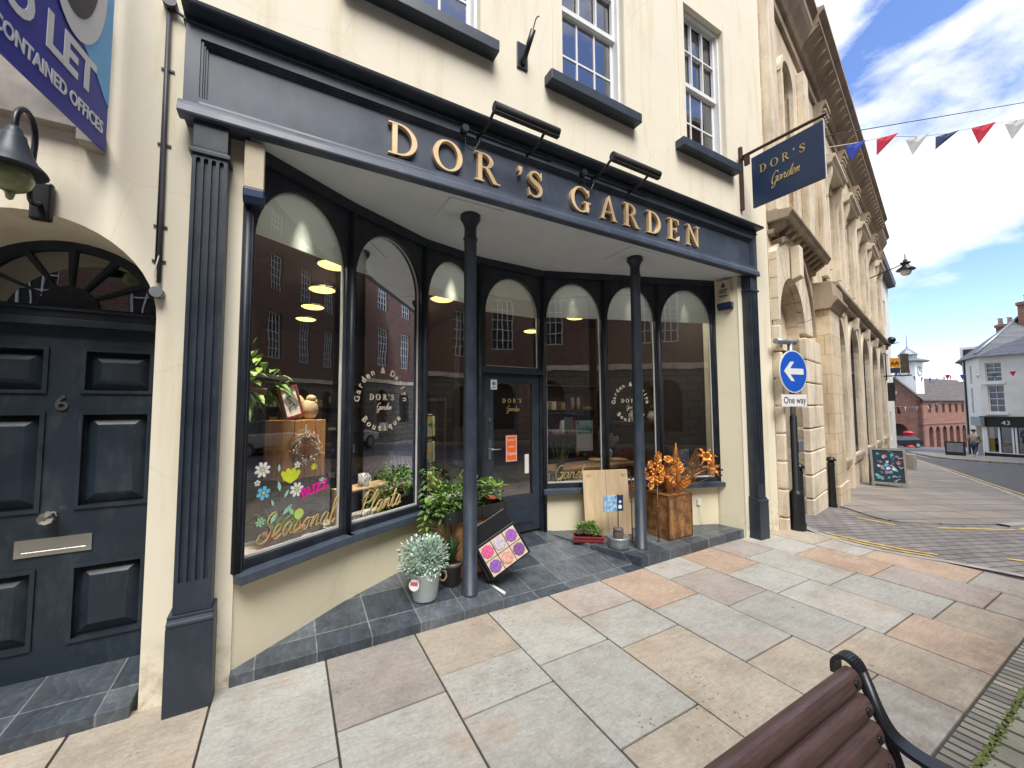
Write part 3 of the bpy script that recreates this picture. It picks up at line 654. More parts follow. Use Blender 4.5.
for i in range(7): T = FT(i); mb.box(0, fac(i)[3], 3.17, 3.251, .001, .03, 0, T)
mb.build('head_rail', M['frame'], B)
# small corner fill beside first pane and last pane
mb = MB(); mb.box(-.26, -.222, 2.872, 2.93, .6, 3.25); mb.build('corner_post', M['navy'], B)
mb = MB(); mb.prism([(4.86, 3.14), (4.955, 2.872), (5.0, 2.872), (5.0, 3.4), (4.86, 3.3)], lambda a, b: (a, b, -.15), lambda a, b: (a, b, 3.25)); mb.build('return_wall', M['cream2'], B)
# door facet
i = 3; a, ex, n, L = fac(3)
mb = MB(); addvf(mb, fill2d([rect(0, L, .08, 3.252), rect(.075, L - .055, .085, 1.975), arch_pts(.075, L - .055, 2.05, 2.66, .43, 20)], .05), FT(3, .05))
fr = mb.build('door_frame', M['frame'], B)
mb = MB(); mb.box(.075, L - .055, 2.67, 3.10, -.052, -.048, 0, FT(3)); mb.build('blind', M['blind'], fr)
mb = MB(); hole = arch_pts(.075, L - .055, 2.05, 2.66, .43, 20); addvf(mb, fill2d([hole, arch_pts(.087, L - .067, 2.063, 2.66, .418, 20)], .018), FT(3, .058)); mb.build('bead', M['offwhite'], fr)
mb = MB(); mb.face([FPt(3, s, z, .045) for s, z in ((.07, 2.04), (L - .05, 2.04), (L - .05, 3.12), (.07, 3.12))]); mb.build('glass', M['glass'], fr)
mb = MB(); mb.box(.02, L - .02, 1.975, 2.0, -.001, .03, 0, FT(3)); mb.box(.02, L - .02, 2.0, 2.04, .0, .016, 0, FT(3)); mb.build('transom', M['navy'], fr)
dx0, dx1 = .08, L - .06; gx0, gx1 = dx0 + .10, dx1 - .10
mb = MB(); addvf(mb, fill2d([rect(dx0, dx1, .17, 1.97), rect(gx0, gx1, .58, 1.86)], .04), FT(3, .055)); T = FT(3)
mb.box(gx0 - .005, gx1 + .005, .25, .50, -.020, -.009, 0, T); mb.box(gx0 + .02, gx1 - .02, .275, .395, -.014, -.003, 0, T)
door = mb.build('door', M['navy'], B, bevel=.003); door['label'] = 'navy half glazed shop door with arched light over it'
mb = MB(); mb.face([FPt(3, s, z, .04) for s, z in ((gx0 - .01, .57), (gx1 + .01, .57), (gx1 + .01, 1.87), (gx0 - .01, 1.87))]); mb.build('glass', M['glass'], door)
mb = MB(); hx = dx0 + .05; mb.box(hx - .018, hx + .018, 1.02, 1.24, -.014, -.004, 0, T); mb.tube([T @ Vector((hx, 1.13, -.01)), T @ Vector((hx, 1.13, .05)), T @ Vector((hx + .11, 1.13, .05))], .009, 8); mb.tube([T @ Vector((hx, 1.45, -.013)), T @ Vector((hx, 1.45, .006))], .02, 12)
mb.build('handle', M['chrome'], door, bevel=.003)
# entrance door number six
LD = 3.30
mb = MB(); dl, dr = doorc - .5, doorc + .5
addvf(mb, fill2d([rect(dl, dr, .07, 2.08)] + [rect(*q) for q in ((-1.55, -1.235, 1.70, 1.95), (-1.075, -.77, 1.70, 1.95), (-1.55, -1.235, 1.02, 1.57), (-1.075, -.77, 1.02, 1.57), (-1.55, -1.235, .26, .68), (-1.075, -.77, .26, .68))], .045), FRONT((0, LD + .05, 0)))
mb.box(dl, dr, LD + .052, LD + .06, .07, 2.08)
for x0, x1, z0, z1 in ((-1.55, -1.235, 1.70, 1.95), (-1.075, -.77, 1.70, 1.95), (-1.55, -1.235, 1.02, 1.57), (-1.075, -.77, 1.02, 1.57), (-1.55, -1.235, .26, .68), (-1.075, -.77, .26, .68)):
    addvf(mb, fill2d([rect(x0 - .012, x1 + .012, z0 - .012, z1 + .012), rect(x0 + .008, x1 - .008, z0 + .008, z1 - .008)], .012), FRONT((0, LD + .005, 0)))
    a = .016; b = .07; y0, y1 = LD + .045, LD + .012
    o4 = [(x0 + a, z0 + a), (x1 - a, z0 + a), (x1 - a, z1 - a), (x0 + a, z1 - a)]; i4 = [(x0 + b, z0 + b), (x1 - b, z0 + b), (x1 - b, z1 - b), (x0 + b, z1 - b)]
    for q in range(4): r_ = (q + 1) % 4; mb.face([(o4[q][0], y0, o4[q][1]), (o4[r_][0], y0, o4[r_][1]), (i4[r_][0], y1, i4[r_][1]), (i4[q][0], y1, i4[q][1])])
    mb.face([(p_[0], y1, p_[1]) for p_ in i4])
ed = mb.build('door', M['navy_door'], B); ed['label'] = 'dark navy six panelled entrance door numbered 6'
mb = MB(); addvf(mb, text2d('6', .125, .008, bold=.001), FRONT((-1.16, LD + .003, 1.59))); mb.build('house_number', M['chrome'], ed)
mb = MB(); TT = Matrix.Translation((-1.17, LD, .985)) @ Matrix.Rotation(R(90), 4, 'X'); mb.lathe([(.026, 0), (.022, .012), (.014, .02), (.014, .035), (.034, .05), (.04, .065), (.034, .082), (.012, .09)], (0, 0, 0), 8, 0, TT, sm=False); mb.build('knob', M['chrome'], ed)
mb = MB(); addvf(mb, fill2d([rect(-1.31, -1.00, .765, .862), rect(-1.285, -1.025, .79, .837)], .008), FRONT((0, LD + .004, 0))); mb.box(-1.286, -1.024, LD - .001, LD + .004, .789, .838); mb.build('letterbox', M['chrome'], ed, bevel=.002)
mb = MB(); mb.box(dl, dr, LD - .06, LD + .1, 2.08, 2.12); mb.box(dl, dr, LD - .035, LD + .1, 2.12, 2.17); mb.box(dl, dr, LD - .05, LD + .1, 2.17, 2.185)
fc = (doorc, 2.185); ro = .5 - .085
arcf = [(dl, 2.185), (dr, 2.185)] + [(doorc + .5 * math.cos(PI * k / 24), 2.10 + .5 * math.sin(PI * k / 24)) for k in range(4, 21)]
holes = []; nseg = 6; hub = .115; gap = 2.3
for k in range(nseg):
    a0 = 180 / nseg * k + gap * (1 if k else 0); a1 = 180 / nseg * (k + 1) - gap * (1 if k < nseg - 1 else 0)
    rr_ = .375
    o_ = [(doorc + rr_ * math.cos(R(a0 + (a1 - a0) * q / 6)), 2.188 + .018 + rr_ * .93 * math.sin(R(a0 + (a1 - a0) * q / 6))) for q in range(7)]
    i_ = [(doorc + (hub + .01) * math.cos(R(a0 + (a1 - a0) * q / 4)), 2.188 + .018 + (hub + .01) * math.sin(R(a0 + (a1 - a0) * q / 4))) for q in range(5)]
    holes.append(o_ + i_[::-1])
addvf(mb, fill2d([arcf] + holes, .05), FRONT((0, LD + .06, 0)))
fan = mb.build('fanlight', M['navy_door'], B, bevel=.002)
mb = MB(); mb.box(dl + .05, dr - .05, LD + .04, LD + .042, 2.19, 2.58); mb.build('glass', M['pane'], fan)
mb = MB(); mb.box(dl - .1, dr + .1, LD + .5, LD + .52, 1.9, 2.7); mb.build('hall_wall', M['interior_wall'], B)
mb = MB(); mb.hexa([(-1.8, 2.84, -.15), (-.685, 2.84, -.15), (-.685, 3.36, -.15), (-1.8, 3.36, -.15), (-1.8, 2.84, .06), (-.685, 2.84, .055), (-.685, 3.36, .09), (-1.8, 3.36, .095)]); mb.build('doorstep', M['slate'], B, bevel=.004)
# tiled platforms and entrance floor
def slabprism(poly, zf, name, bev=.004):
    mb = MB(); a = [mb.b.verts.new((x, y, zf(x, y))) for x, y in poly]; b = [mb.b.verts.new((x, y, -.25)) for x, y in poly]; n_ = len(poly)
    mb.b.faces.new(a); mb.b.faces.new(b[::-1])
    for q in range(n_): mb.b.faces.new((b[q], b[(q + 1) % n_], a[(q + 1) % n_], a[q]))
    return mb.build(name, M['slate'], B, bevel=bev)
slabprism([(-.265, 2.845), (1.54, 2.845), (1.585, 3.35), (1.80, 3.98), (1.1, 3.85), (.3, 3.4), (-.265, 3.05)], lambda x, y: PLz(y), 'tiled_step')
slabprism([(1.50, 2.84), (3.12, 2.84), (3.12, 2.95), (2.68, 4.05), (1.7, 4.05)], lambda x, y: PMz(x, y), 'entrance_floor', 0)
slabprism([(3.10, 2.85), (4.98, 2.90), (4.98, 3.3), (4.2, 3.6), (2.66, 4.02), (2.60, 3.99)], lambda x, y: PRz(x, y), 'tiled_step')
# interior room
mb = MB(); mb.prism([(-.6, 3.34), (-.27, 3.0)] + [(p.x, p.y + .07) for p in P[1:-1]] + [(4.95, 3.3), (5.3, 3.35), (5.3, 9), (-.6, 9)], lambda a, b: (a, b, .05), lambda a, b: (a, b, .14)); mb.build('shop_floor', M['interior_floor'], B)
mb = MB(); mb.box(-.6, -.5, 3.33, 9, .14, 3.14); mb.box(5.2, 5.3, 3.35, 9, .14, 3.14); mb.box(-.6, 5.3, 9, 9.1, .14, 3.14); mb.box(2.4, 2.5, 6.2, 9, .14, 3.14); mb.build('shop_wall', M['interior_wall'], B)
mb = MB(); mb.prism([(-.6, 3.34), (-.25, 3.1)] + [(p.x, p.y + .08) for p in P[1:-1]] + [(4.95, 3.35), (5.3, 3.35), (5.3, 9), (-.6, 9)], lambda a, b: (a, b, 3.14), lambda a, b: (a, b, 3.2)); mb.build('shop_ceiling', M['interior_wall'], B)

# ================================================================== THE STONE HALL NEXT DOOR
O2 = Vector((5.72, 2.87, 0)); TH = R(12.8); SD = Vector((math.cos(TH), math.sin(TH), 0)); ND = Vector((math.sin(TH), -math.cos(TH), 0))
def ST(s=0, n=0, z=0): return frameT(O2 + SD * s + ND * n + Z * z, SD, Z, ND)      # 2D (s, z), depth outwards
SF_ = frameT(O2, SD, -ND, Z)                                                          # box frame: x = s, y = -n
def sbox(mb, s0, s1, n0, n1, z0, z1, mi=0): mb.box(s0, s1, -n1, -n0, z0, z1, mi, SF_)
def sprof(mb, prof, s0, s1, mi=0):   # prof in (n, z)
    mb.prism(prof, lambda a, b: SF_ @ Vector((s0, -a, b)), lambda a, b: SF_ @ Vector((s1, -a, b)), mi)
H = thing('stone_hall', 'long buff sandstone hall with heavy bracketed cornices and a row of tall arched windows', 'building', tuple(O2))
BAY = [5.0 + 2.3 * k for k in range(5)]
END = 16.1
hal = [(.0, -1.8), (.10, -1.8)] + [(.82 - .72 * math.cos(PI * k / 20), 2.75 + .72 * math.sin(PI * k / 20)) for k in range(21)] + [(1.54, -1.8), (END, -1.8), (END, 8.6), (0, 8.6)]
hol = [arch_pts(.95, 1.62, 4.7, 6.85, .34, 12)]
for c in BAY:
    hol.append(arch_pts(c - .78, c + .78, .35, 2.85, .78, 14)); hol.append(rect(c - .5, c + .5, 4.75, 6.55))
mb = MB(); addvf(mb, fill2d([hal] + hol, .5), ST(0, -.5))
sbox(mb, 2.2, END, -9, -8.8, -1.8, 8.6); sbox(mb, END - .3, END, -8.8, -.5, -1.8, 8.6); mb.box(5.72, 6.0, 3.45, 13.0, -1.8, 8.6)
mb.build('wall', M['stone'], H)
mb = MB(); sprof(mb, [(0.2, 8.68), (-8.9, 8.68), (-4.4, 10.2)], 2.1, END); sprof(mb, [(.0, 8.68), (-.9, 8.68), (-.45, 8.8)], .25, 2.1); mb.build('roof', M['slate_roof'], H)
# big rusticated arch
mb = MB()
for k in range(13):
    a0, a1 = 180 / 13 * k + .35, 180 / 13 * (k + 1) - .35; rr1 = 1.28
    lp = [(max(.015, .82 + r_ * math.cos(R(a))), 2.76 + r_ * math.sin(R(a))) for r_, a in [(.73, a0), (.73, (a0 + a1) / 2), (.73, a1), (rr1, a1), (rr1, (a0 + a1) / 2), (rr1, a0)]]
    if max(p[0] for p in lp) - min(p[0] for p in lp) < .05: continue
    addvf(mb, fill2d([lp], .09), ST(0, .0))
mb.build('voussoirs', M['stone_smooth'], H, bevel=.004)
mb = MB(); lp = [(.82 + 1.34 * math.cos(PI * q / 24), 2.76 + 1.34 * math.sin(PI * q / 24)) for q in range(17)] + [(.82 + 1.27 * math.cos(PI * q / 24), 2.76 + 1.27 * math.sin(PI * q / 24)) for q in range(17)][::-1]
addvf(mb, fill2d([lp], .13), ST(0, 0)); mb.build('arch_moulding', M['stone_dark'], H)
z = -1.0
while z < 2.62:
    h = .37
    for s0, s1 in ((.012, .10), (1.54, 2.62)): mb = MB(); sbox(mb, s0, s1, -.32, .10, z + .008, min(z + h, 2.72) - .008); mb.build('quoin', M['stone_smooth'], H, bevel=.018)
    z += h
mb = MB(); addvf(mb, fill2d([[(.09, 2.5), (1.55, 2.5)] + [(.82 + .73 * math.cos(PI * k / 16), 2.7 + .78 * math.sin(PI * k / 16)) for k in range(17)]], .05), ST(0, -.22)); mb.build('tympanum', M['stone_smooth'], H)
mb = MB(); sbox(mb, .09, 1.55, -.42, -.36, -1, 2.5)
for s0 in (.16, .50, .86, 1.20):
    for z0 in (.1, 1.2): sbox(mb, s0, s0 + .28, -.36, -.345, z0, z0 + .95)
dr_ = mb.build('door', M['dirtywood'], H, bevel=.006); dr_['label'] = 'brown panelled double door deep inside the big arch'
mb = MB(); sprof(mb, [(.10, 3.45), (.22, 3.5), (.22, 3.96), (.10, 3.96)], .72, .92); mb.build('keystone', M['stone_smooth'], H, bevel=.01)
def dentil_cornice(s0, s1, z, name):
    mb = MB(); sprof(mb, [(0, z), (.06, z), (.08, z + .06), (0, z + .06)], s0, s1); sprof(mb, [(0, z + .17), (.25, z + .17), (.27, z + .21), (.30, z + .25), (.30, z + .285), (0, z + .33)], s0, s1)
    n = int((s1 - s0) / .27)
    for k in range(n): c = s0 + (k + .5) * (s1 - s0) / n; sprof(mb, [(0, z + .03), (.08, z + .04), (.20, z + .12), (.22, z + .17), (0, z + .17)], c - .06, c + .06)
    return mb.build(name, M['stone_dark'], H, bevel=.006)
dentil_cornice(-.0, 2.72, 3.97, 'bracketed_cornice')
# corner pilaster
mb = MB(); sbox(mb, 2.82, 3.73, 0, .23, -1.6, 3.35); sbox(mb, 2.80, 3.76, 0, .26, -1.6, .15)
o = mb.build('pilaster', M['stone'], H, bevel=.01)
mb = MB(); sprof(mb, [(0, 3.352), (.25, 3.352), (.29, 3.42), (.36, 3.5), (.36, 3.56), (.30, 3.58), (.28, 3.84), (0, 3.86)], 2.74, 3.86); mb.build('capital', M['stone_dark'], o, bevel=.01)
# entablature and band between storeys
mb = MB(); sprof(mb, [(0, 3.86), (.12, 3.862), (.14, 3.98), (.22, 4.02), (.22, 4.08), (.10, 4.12), (0, 4.2)], 3.88, END); mb.build('string_course', M['stone_dark'], H)
for k, c in enumerate(BAY):
    # ground floor arch trim, mullioned window and pier strips
    w = []
    mb = MB(); lp_o = arch_pts(c - .92, c + .92, .2, 2.85, .95, 14); lp_i = arch_pts(c - .782, c + .782, .2, 2.85, .782, 14); addvf(mb, fill2d([lp_o, [(q[0], q[1] if q[1] > .21 else .21) for q in lp_i]], .05), ST(0, .0))
    sprof(mb, [(.05, 3.52), (.14, 3.56), (.17, 3.85), (.05, 3.85)], c - .11, c + .11); mb.build('arch_moulding', M['stone_smooth'], H, bevel=.008)
    mb = MB(); addvf(mb, fill2d([arch_pts(c - .78, c + .78, .35, 2.85, .78, 14), rect(c - .72, c - .03, .5, 2.42), rect(c + .03, c + .72, .5, 2.42), [(c - .72, 2.52), (c + .72, 2.52)] + [(c + .72 * math.cos(PI * q / 12), 2.85 + .72 * math.sin(PI * q / 12)) for q in range(13)]], .05), ST(0, -.12))
    wd = mb.build('window', M['darkgrey'], H); mb = MB(); sbox(mb, c - .77, c + .77, -.14, -.135, .36, 3.6); mb.build('pane', M['pane'], wd)
    mb = MB(); sbox(mb, c - .8, c + .8, 0, .07, .22, .35); mb.build('sill', M['stone_dark'], wd)
    # upper window with hood on consoles
    mb = MB(); addvf(mb, fill2d([rect(c - .5, c + .5, 4.75, 6.55), rect(c - .44, c + .44, 4.82, 5.62), rect(c - .44, c + .44, 5.68, 6.48)], .06), ST(0, -.28)); wd = mb.build('window', M['white'], H)
    mb = MB(); sbox(mb, c - .45, c + .45, -.25, -.245, 4.8, 6.5); mb.build('pane', M['pane'], wd)
    mb = MB(); sprof(mb, [(0, 6.72), (.18, 6.76), (.21, 6.84), (.25, 6.86), (.25, 6.92), (0, 7.0)], c - .78, c + .78)
    for e in (-.66, .56): sprof(mb, [(0, 6.1), (.06, 6.12), (.08, 6.3), (.15, 6.55), (.17, 6.72), (0, 6.72)], c + e, c + e + .12)
    for e in (-.60, .52): sbox(mb, c + e, c + e + .08, 0, .07, 4.5, 6.1)
    mb.build('window_hood', M['stone_smooth'], H, bevel=.006)
for k in range(6):
    c = 3.85 + 2.3 * k
    if c > END - .2: c = END - .25
    mb = MB(); sbox(mb, c - .17, c + .17, 0, .09, 4.2, 7.25); o = mb.build('pilaster', M['stone_smooth'], H, bevel=.01)
    mb = MB(); sprof(mb, [(0, 7.25), (.10, 7.25), (.13, 7.32), (.10, 7.38), (.17, 7.66), (.22, 7.70), (.22, 7.78), (0, 7.78)], c - .24, c + .24)
    for dz, dn in ((7.42, .12), (7.52, .14), (7.6, .17)):
        for ds in (-.16, -.05, .06, .17): mb.ball(SF_ @ Vector((c + ds, -dn, dz)), .045, 8)
    mb.build('capital', M['stone_dark'], o)
    mb = MB(); sbox(mb, c - .13, c + .13, 0, .055, -1.5, 3.86); mb.build('pier', M['stone_smooth'], H, bevel=.01)
# left bay upper storey
mb = MB()
for a in ((.90, .955, 0), (1.615, 1.67, 0)): sbox(mb, a[0] - .03, a[1] + .03, 0, .06, 4.3, 6.87)
lp = [(1.285 + .43 * math.cos(PI * q / 14), 6.87 + .43 * math.sin(PI * q / 14)) for q in range(15)] + [(1.285 + .335 * math.cos(PI * q / 14), 6.87 + .335 * math.sin(PI * q / 14)) for q in range(15)][::-1]
addvf(mb, fill2d([lp], .06), ST(0, 0)); mb.build('niche_moulding', M['stone_smooth'], H)
mb = MB(); sbox(mb, .9, 1.66, -.36, -.33, 4.6, 7.3); mb.build('niche_back', M['stone'], H)
for c in (.18, 2.35): mb = MB(); sbox(mb, c - .16, c + .16, 0, .12, 4.3, 7.6); mb.build('pilaster', M['stone_smooth'], H, bevel=.01)
mb = MB(); sbox(mb, 0.001, END, 0, .05, 7.79, 8.0); sprof(mb, [(0, 8.0), (.10, 8.0), (.14, 8.08), (.32, 8.30), (.37, 8.36), (.37, 8.46), (.45, 8.54), (.45, 8.60), (0, 8.68)], 2.2, END - 2.2)
sprof(mb, [(0, 7.95), (.10, 7.98), (.14, 8.06), (.24, 8.22), (.28, 8.30), (.28, 8.44), (.36, 8.52), (.36, 8.58), (0, 8.66)], 0, 2.2)
sprof(mb, [(0, 7.95), (.10, 7.98), (.14, 8.06), (.24, 8.22), (.28, 8.30), (.28, 8.44), (.36, 8.52), (.36, 8.58), (0, 8.66)], END - 2.2, END)
for k in range(46): c = .15 + k * .35; sprof(mb, [(.0, 8.05), (.12, 8.08), (.27 if (c < 2.2 or c > END - 2.3) else .38, 8.28), (.0, 8.29)], c - .07, c + .07) if c < END - .1 else None
mb.build('main_cornice', M['stone_dark'], H)

# building beyond the hall
N2 = thing('rendered_house', 'pale rendered house just beyond the far end of the stone hall', 'building', tuple(O2 + SD * 17))
mb = MB(); addvf(mb, fill2d([rect(END + .3, 29, -3.2, 9.2)] + [rect(c - .5, c + .5, z0, z0 + 1.6) for c in (18, 20.6, 23.2, 25.8) for z0 in (-.4, 3.0, 6.2)], .4), ST(0, -.95)); sbox(mb, 28.7, 29, -8, -.95, -3.2, 9.2); mb.build('wall', M['render_w'], N2)
mb = MB(); sprof(mb, [(-.55, 9.2), (-.2, 9.25), (-.15, 9.5), (-.55, 9.6)], END + .3, 29.2); sprof(mb, [(-.55, 9.6), (-8, 9.6), (-4, 11)], END + .3, 29.1); mb.build('roof', M['slate_roof'], N2)
for c in (18, 20.6, 23.2, 25.8):
    for z0 in (-.4, 3.0, 6.2): mb = MB(); sbox(mb, c - .49, c + .49, -.75, -.72, z0, z0 + 1.6); mb.build('window', M['pane'], N2)

# ================================================================== OPPOSITE SIDE OF THE STREET
def opposite(name, label, L, zt, wallm, basem, wx, org, ang):
    t = thing(name, label, 'building', org); M0 = Matrix.Translation(org) @ Matrix.Rotation(R(ang), 4, 'Z'); T = M0 @ frameT(Vector((0, 0, 0)), X, Z, -Y)
    lv = [(4.3, 2.5), (8.0, 2.1)] + ([(11.3, 1.7)] if zt > 13 else [])
    up = [rect(a - .55, a + .55, z, z + h) for a in wx for z, h in lv]
    lo = [arch_pts(a - .6, a + .6, .5, 2.1, .6, 12) for a in wx]
    mb = MB(); addvf(mb, fill2d([rect(0, L, 3.3, zt)] + up, .4), T); mb.box(0, L, -6, -.4, zt - .3, zt, 0, M0); mb.build('wall', wallm, t)
    mb = MB(); addvf(mb, fill2d([rect(0, L, -3.5, 3.2)] + lo, .4), T); mb.build('ground_floor_wall', basem, t)
    mb = MB(); mb.box(0, L, -.4, .12, 3.15, 3.38, 0, M0); mb.box(0, L, -.4, .25, zt, zt + .3, 0, M0); mb.build('string_course', M['stone_smooth'], t)
    for a in wx:
        for z, h in lv:
            lp = [rect(a - .55, a + .55, z, z + h)]; cw, ch = 1.02 / 4, (h - .08) / 5
            for i in range(4):
                for j in range(5): lp.append(rect(a - .51 + i * cw + .016, a - .51 + (i + 1) * cw - .016, z + .04 + j * ch + .016, z + .04 + (j + 1) * ch - .016))
            mb = MB(); addvf(mb, fill2d(lp, .05), T @ Matrix.Translation((0, 0, .12))); w = mb.build('window', M['white'], t); mb = MB(); mb.box(a - .54, a + .54, -.2, -.19, z, z + h, 0, M0); mb.build('pane', M['dark_in'], w)
        mb = MB(); mb.box(a - .6, a + .6, -.3, -.26, .5, 2.7, 0, M0); mb.build('window', M['dark_in'], t)
    return t
opposite('brick_building', 'long red brick building across the street, mirrored in the right hand shop windows', 40, 12.2, M['brickred'], M['rustic'], [1.5 + 2.6 * k for k in range(15)], (-31, -8.5, 0), 0)
opposite('brick_building', 'taller red brick building further up the street, mirrored in the left hand shop windows', 36, 16, M['brickred'], M['rustic'], [1.5 + 2.6 * k for k in range(13)], (8.3, -8.45, 0), 13)
struct(sheet('opposite_pavement', [(-31, -9), (-31, -6.6), (9.5, -6.6), (45, 1.5), (45, -.8), (9.3, -9)], 0.0, M['farslab'], .12))

# ================================================================== FAR BUILDINGS
MO = Vector((75.5, 19.2, 0)); MX = Vector((.995, -.0995, 0)); MY = Vector((.0995, .995, 0)); MF = frameT(MO, MX, MY, Z)
K = thing('market_house', 'red sandstone market house on arches with a white clock turret', 'building', tuple(MO))
arc = [2.4 + 2.05 * k for k in range(8)]
mb = MB(); addvf(mb, fill2d([rect(0, 19.7, -6.5, 2.2)] + [arch_pts(c - .62, c + .62, -5.9, -2.2, .75, 10) for c in arc] + [rect(c - .42, c + .42, .45, 1.65) for c in arc], .5), frameT(MO + MY * .5, MX, Z, -MY))
gab = [(0, -6.5), (5.4, -6.5), (5.4, 2.2), (2.7, 5.3), (0, 2.2)]
addvf(mb, fill2d([gab, arch_pts(1.5, 3.6, -6.0, -2.2, 1.1, 12), rect(2.2, 2.6, .3, 1.3), rect(2.75, 3.15, .3, 1.3), rect(2.45, 2.95, 3.1, 3.6)], .5), frameT(MO + MX * .5, MY, Z, -MX))
mb.build('wall', M['sandred'], K)
mb = MB(); mb.hexa([MF @ Vector(q) for q in ((-.3, -.35, 2.1), (20, -.35, 2.1), (20, 2.7, 5.4), (-.3, 2.7, 5.4), (-.3, -.35, 2.25), (20, -.35, 2.25), (20, 2.7, 5.6), (-.3, 2.7, 5.6))]); mb.hexa([MF @ Vector(q) for q in ((-.3, 2.7, 5.4), (20, 2.7, 5.4), (20, 5.75, 2.1), (-.3, 5.75, 2.1), (-.3, 2.7, 5.6), (20, 2.7, 5.6), (20, 5.75, 2.25), (-.3, 5.75, 2.25))])
mb.build('roof', M['stone_roof'], K)
mb = MB(); mb.box(.6, 19, 4.9, 5.3, -6.4, 2.1, 0, MF); mb.build('rear_wall', M['sandred'], K)
mb = MB(); mb.box(.5, 19.5, .45, .5, .3, 1.8, 0, MF); mb.build('window', M['dark_in'], K)
mb = MB(); mb.box(-.1, 19.7, -.10, 0, -1.15, -1.0, 0, MF); mb.build('string_course', M['sandred'], K)
tw = (1.35, 1.6)
mb = MB(); mb.box(tw[0] - 1.15, tw[0] + 1.15, tw[1] - 1.15, tw[1] + 1.15, 2.5, 7.6, 0, MF); tur = mb.build('clock_turret', M['white'], K)
mb = MB(); mb.lathe([(2.2, 7.6), (2.25, 7.75), (1.3, 8.1), (1.0, 8.2), (1.0, 8.6), (1.15, 8.7), (.6, 9.3), (.15, 9.7), (.05, 10.1), (.04, 11.6), (.01, 11.7)], MF @ Vector((*tw, 0)), 8, sm=False); mb.build('cupola', M['steel'], tur)
for fr_, nm in ((frameT(MF @ Vector((tw[0], tw[1] - 1.15, 6.3)), MX, Z, -MY), 'a'), (frameT(MF @ Vector((tw[0] - 1.15, tw[1], 6.3)), -MY, Z, -MX), 'b')):
    mb = MB(); mb.lathe([(.72, .0), (.72, .05)], (0, 0, 0), 20, 0, fr_); cf = mb.build('clock_face', M['paper'], tur)
    mb = MB(); addvf(mb, fill2d([[(.64 * math.cos(2 * PI * q / 24), .64 * math.sin(2 * PI * q / 24)) for q in range(24)], [(.56 * math.cos(2 * PI * q / 24), .56 * math.sin(2 * PI * q / 24)) for q in range(24)]], .03), fr_ @ Matrix.Translation((0, 0, .05))); mb.box(-.04, .04, 0, .5, .05, .09, 0, fr_); mb.box(0, .34, -.04, .04, .05, .085, 0, fr_); mb.build('clock_hands', M['darkgrey'], cf)
# white corner house
A_, B_, C_ = Vector((48.1, 9.55, 0)), Vector((44.9, 8.2, 0)), Vector((44.3, 1.0, 0)); D_ = Vector((58, -1, 0)); E_ = Vector((58, 11.5, 0)); ZE = 5.15; ZB = -3.6
Cn = thing('white_corner_house', 'white rendered corner house with slate roof over a black shopfront', 'building', tuple(B_))
def wallseg(p, q, holes, th=.3):
    ex = (q - p).normalized(); ez = ex.cross(Z); return fill2d([rect(0, (q - p).length, ZB, ZE)] + holes, th), frameT(p - ez * th, ex, Z, ez)
bc = (C_ - B_); exb = bc.normalized(); ezb = exb.cross(Z)
mb = MB(); holes = [rect(.30, 1.10, 3.25, 4.65), rect(.35, 1.15, 1.0, 3.0), rect(3.0, 3.8, 3.25, 4.65), rect(3.0, 3.8, 1.0, 3.0), rect(.20, 6.6, -1.95, -.05)]
for (p, q, hs) in ((B_, C_, holes), (A_, B_, [rect(1.3, 1.75, 3.2, 4.6), rect(1.3, 1.75, .9, 2.9), rect(1.9, 3.2, -2.6, -.05)])): addvf(mb, *wallseg(p, q, hs))
for p, q in ((C_, D_), (D_, E_), (E_, A_)): addvf(mb, *wallseg(p, q, []))
mb.build('wall', M['render_w'], Cn)
TB = frameT(B_, exb, Z, ezb); TA = frameT(A_, (B_ - A_).normalized(), Z, (B_ - A_).normalized().cross(Z))
apex = [Vector((50.5, 6.9, 8.6)), Vector((53, 4.5, 8.6))]
mb = MB(); ov = .35; pl = [A_ + Vector((-.2, .4, 0)), B_ + Vector((-.4, .1, 0)), C_ + Vector((-.4, -.4, 0)), D_, E_]
bs = [mb.b.verts.new((p.x, p.y, ZE - .02)) for p in pl]; tp = [mb.b.verts.new(a) for a in apex]
for f in ((bs[0], bs[1], tp[0]), (bs[1], bs[2], tp[1], tp[0]), (bs[2], bs[3], tp[1]), (bs[3], bs[4], tp[0], tp[1]), (bs[4], bs[0], tp[0]), (bs[4], bs[3], bs[2], bs[1], bs[0])): mb.b.faces.new(f)
mb.build('roof', M['slate_roof'], Cn)
mb = MB(); mb.tube([B_ + Vector((-.1, .1, 5.4)), apex[0] + Z * .03], .10, 6); mb.build('lead_hip', M['galv'], Cn)
for u0, u1, z0, z1 in ((.30, 1.10, 3.25, 4.65), (.35, 1.15, 1.0, 3.0), (3.0, 3.8, 3.25, 4.65), (3.0, 3.8, 1.0, 3.0)):
    lp = [rect(u0, u1, z0, z1)]; nrow = 4; hh = (z1 - z0 - .1) / nrow
    for j in range(nrow):
        for i in range(2): lp.append(rect(u0 + .05 + i * (u1 - u0 - .1) / 2 + .012, u0 + .05 + (i + 1) * (u1 - u0 - .1) / 2 - .012, z0 + .05 + j * hh + .02, z0 + .05 + (j + 1) * hh - .02))
    mb = MB(); addvf(mb, fill2d(lp, .05), TB @ Matrix.Translation((0, 0, -.2))); w = mb.build('window', M['white'], Cn); mb = MB(); mb.box(u0, u1, z0, z1, -.25, -.24, 0, TB); mb.build('pane', M['pane'], w)
    mb = MB(); mb.box(u0 - .12, u1 + .12, z0 - .18, z0 - .02, .001, .12, 0, TB); mb.build('sill', M['white'], w)
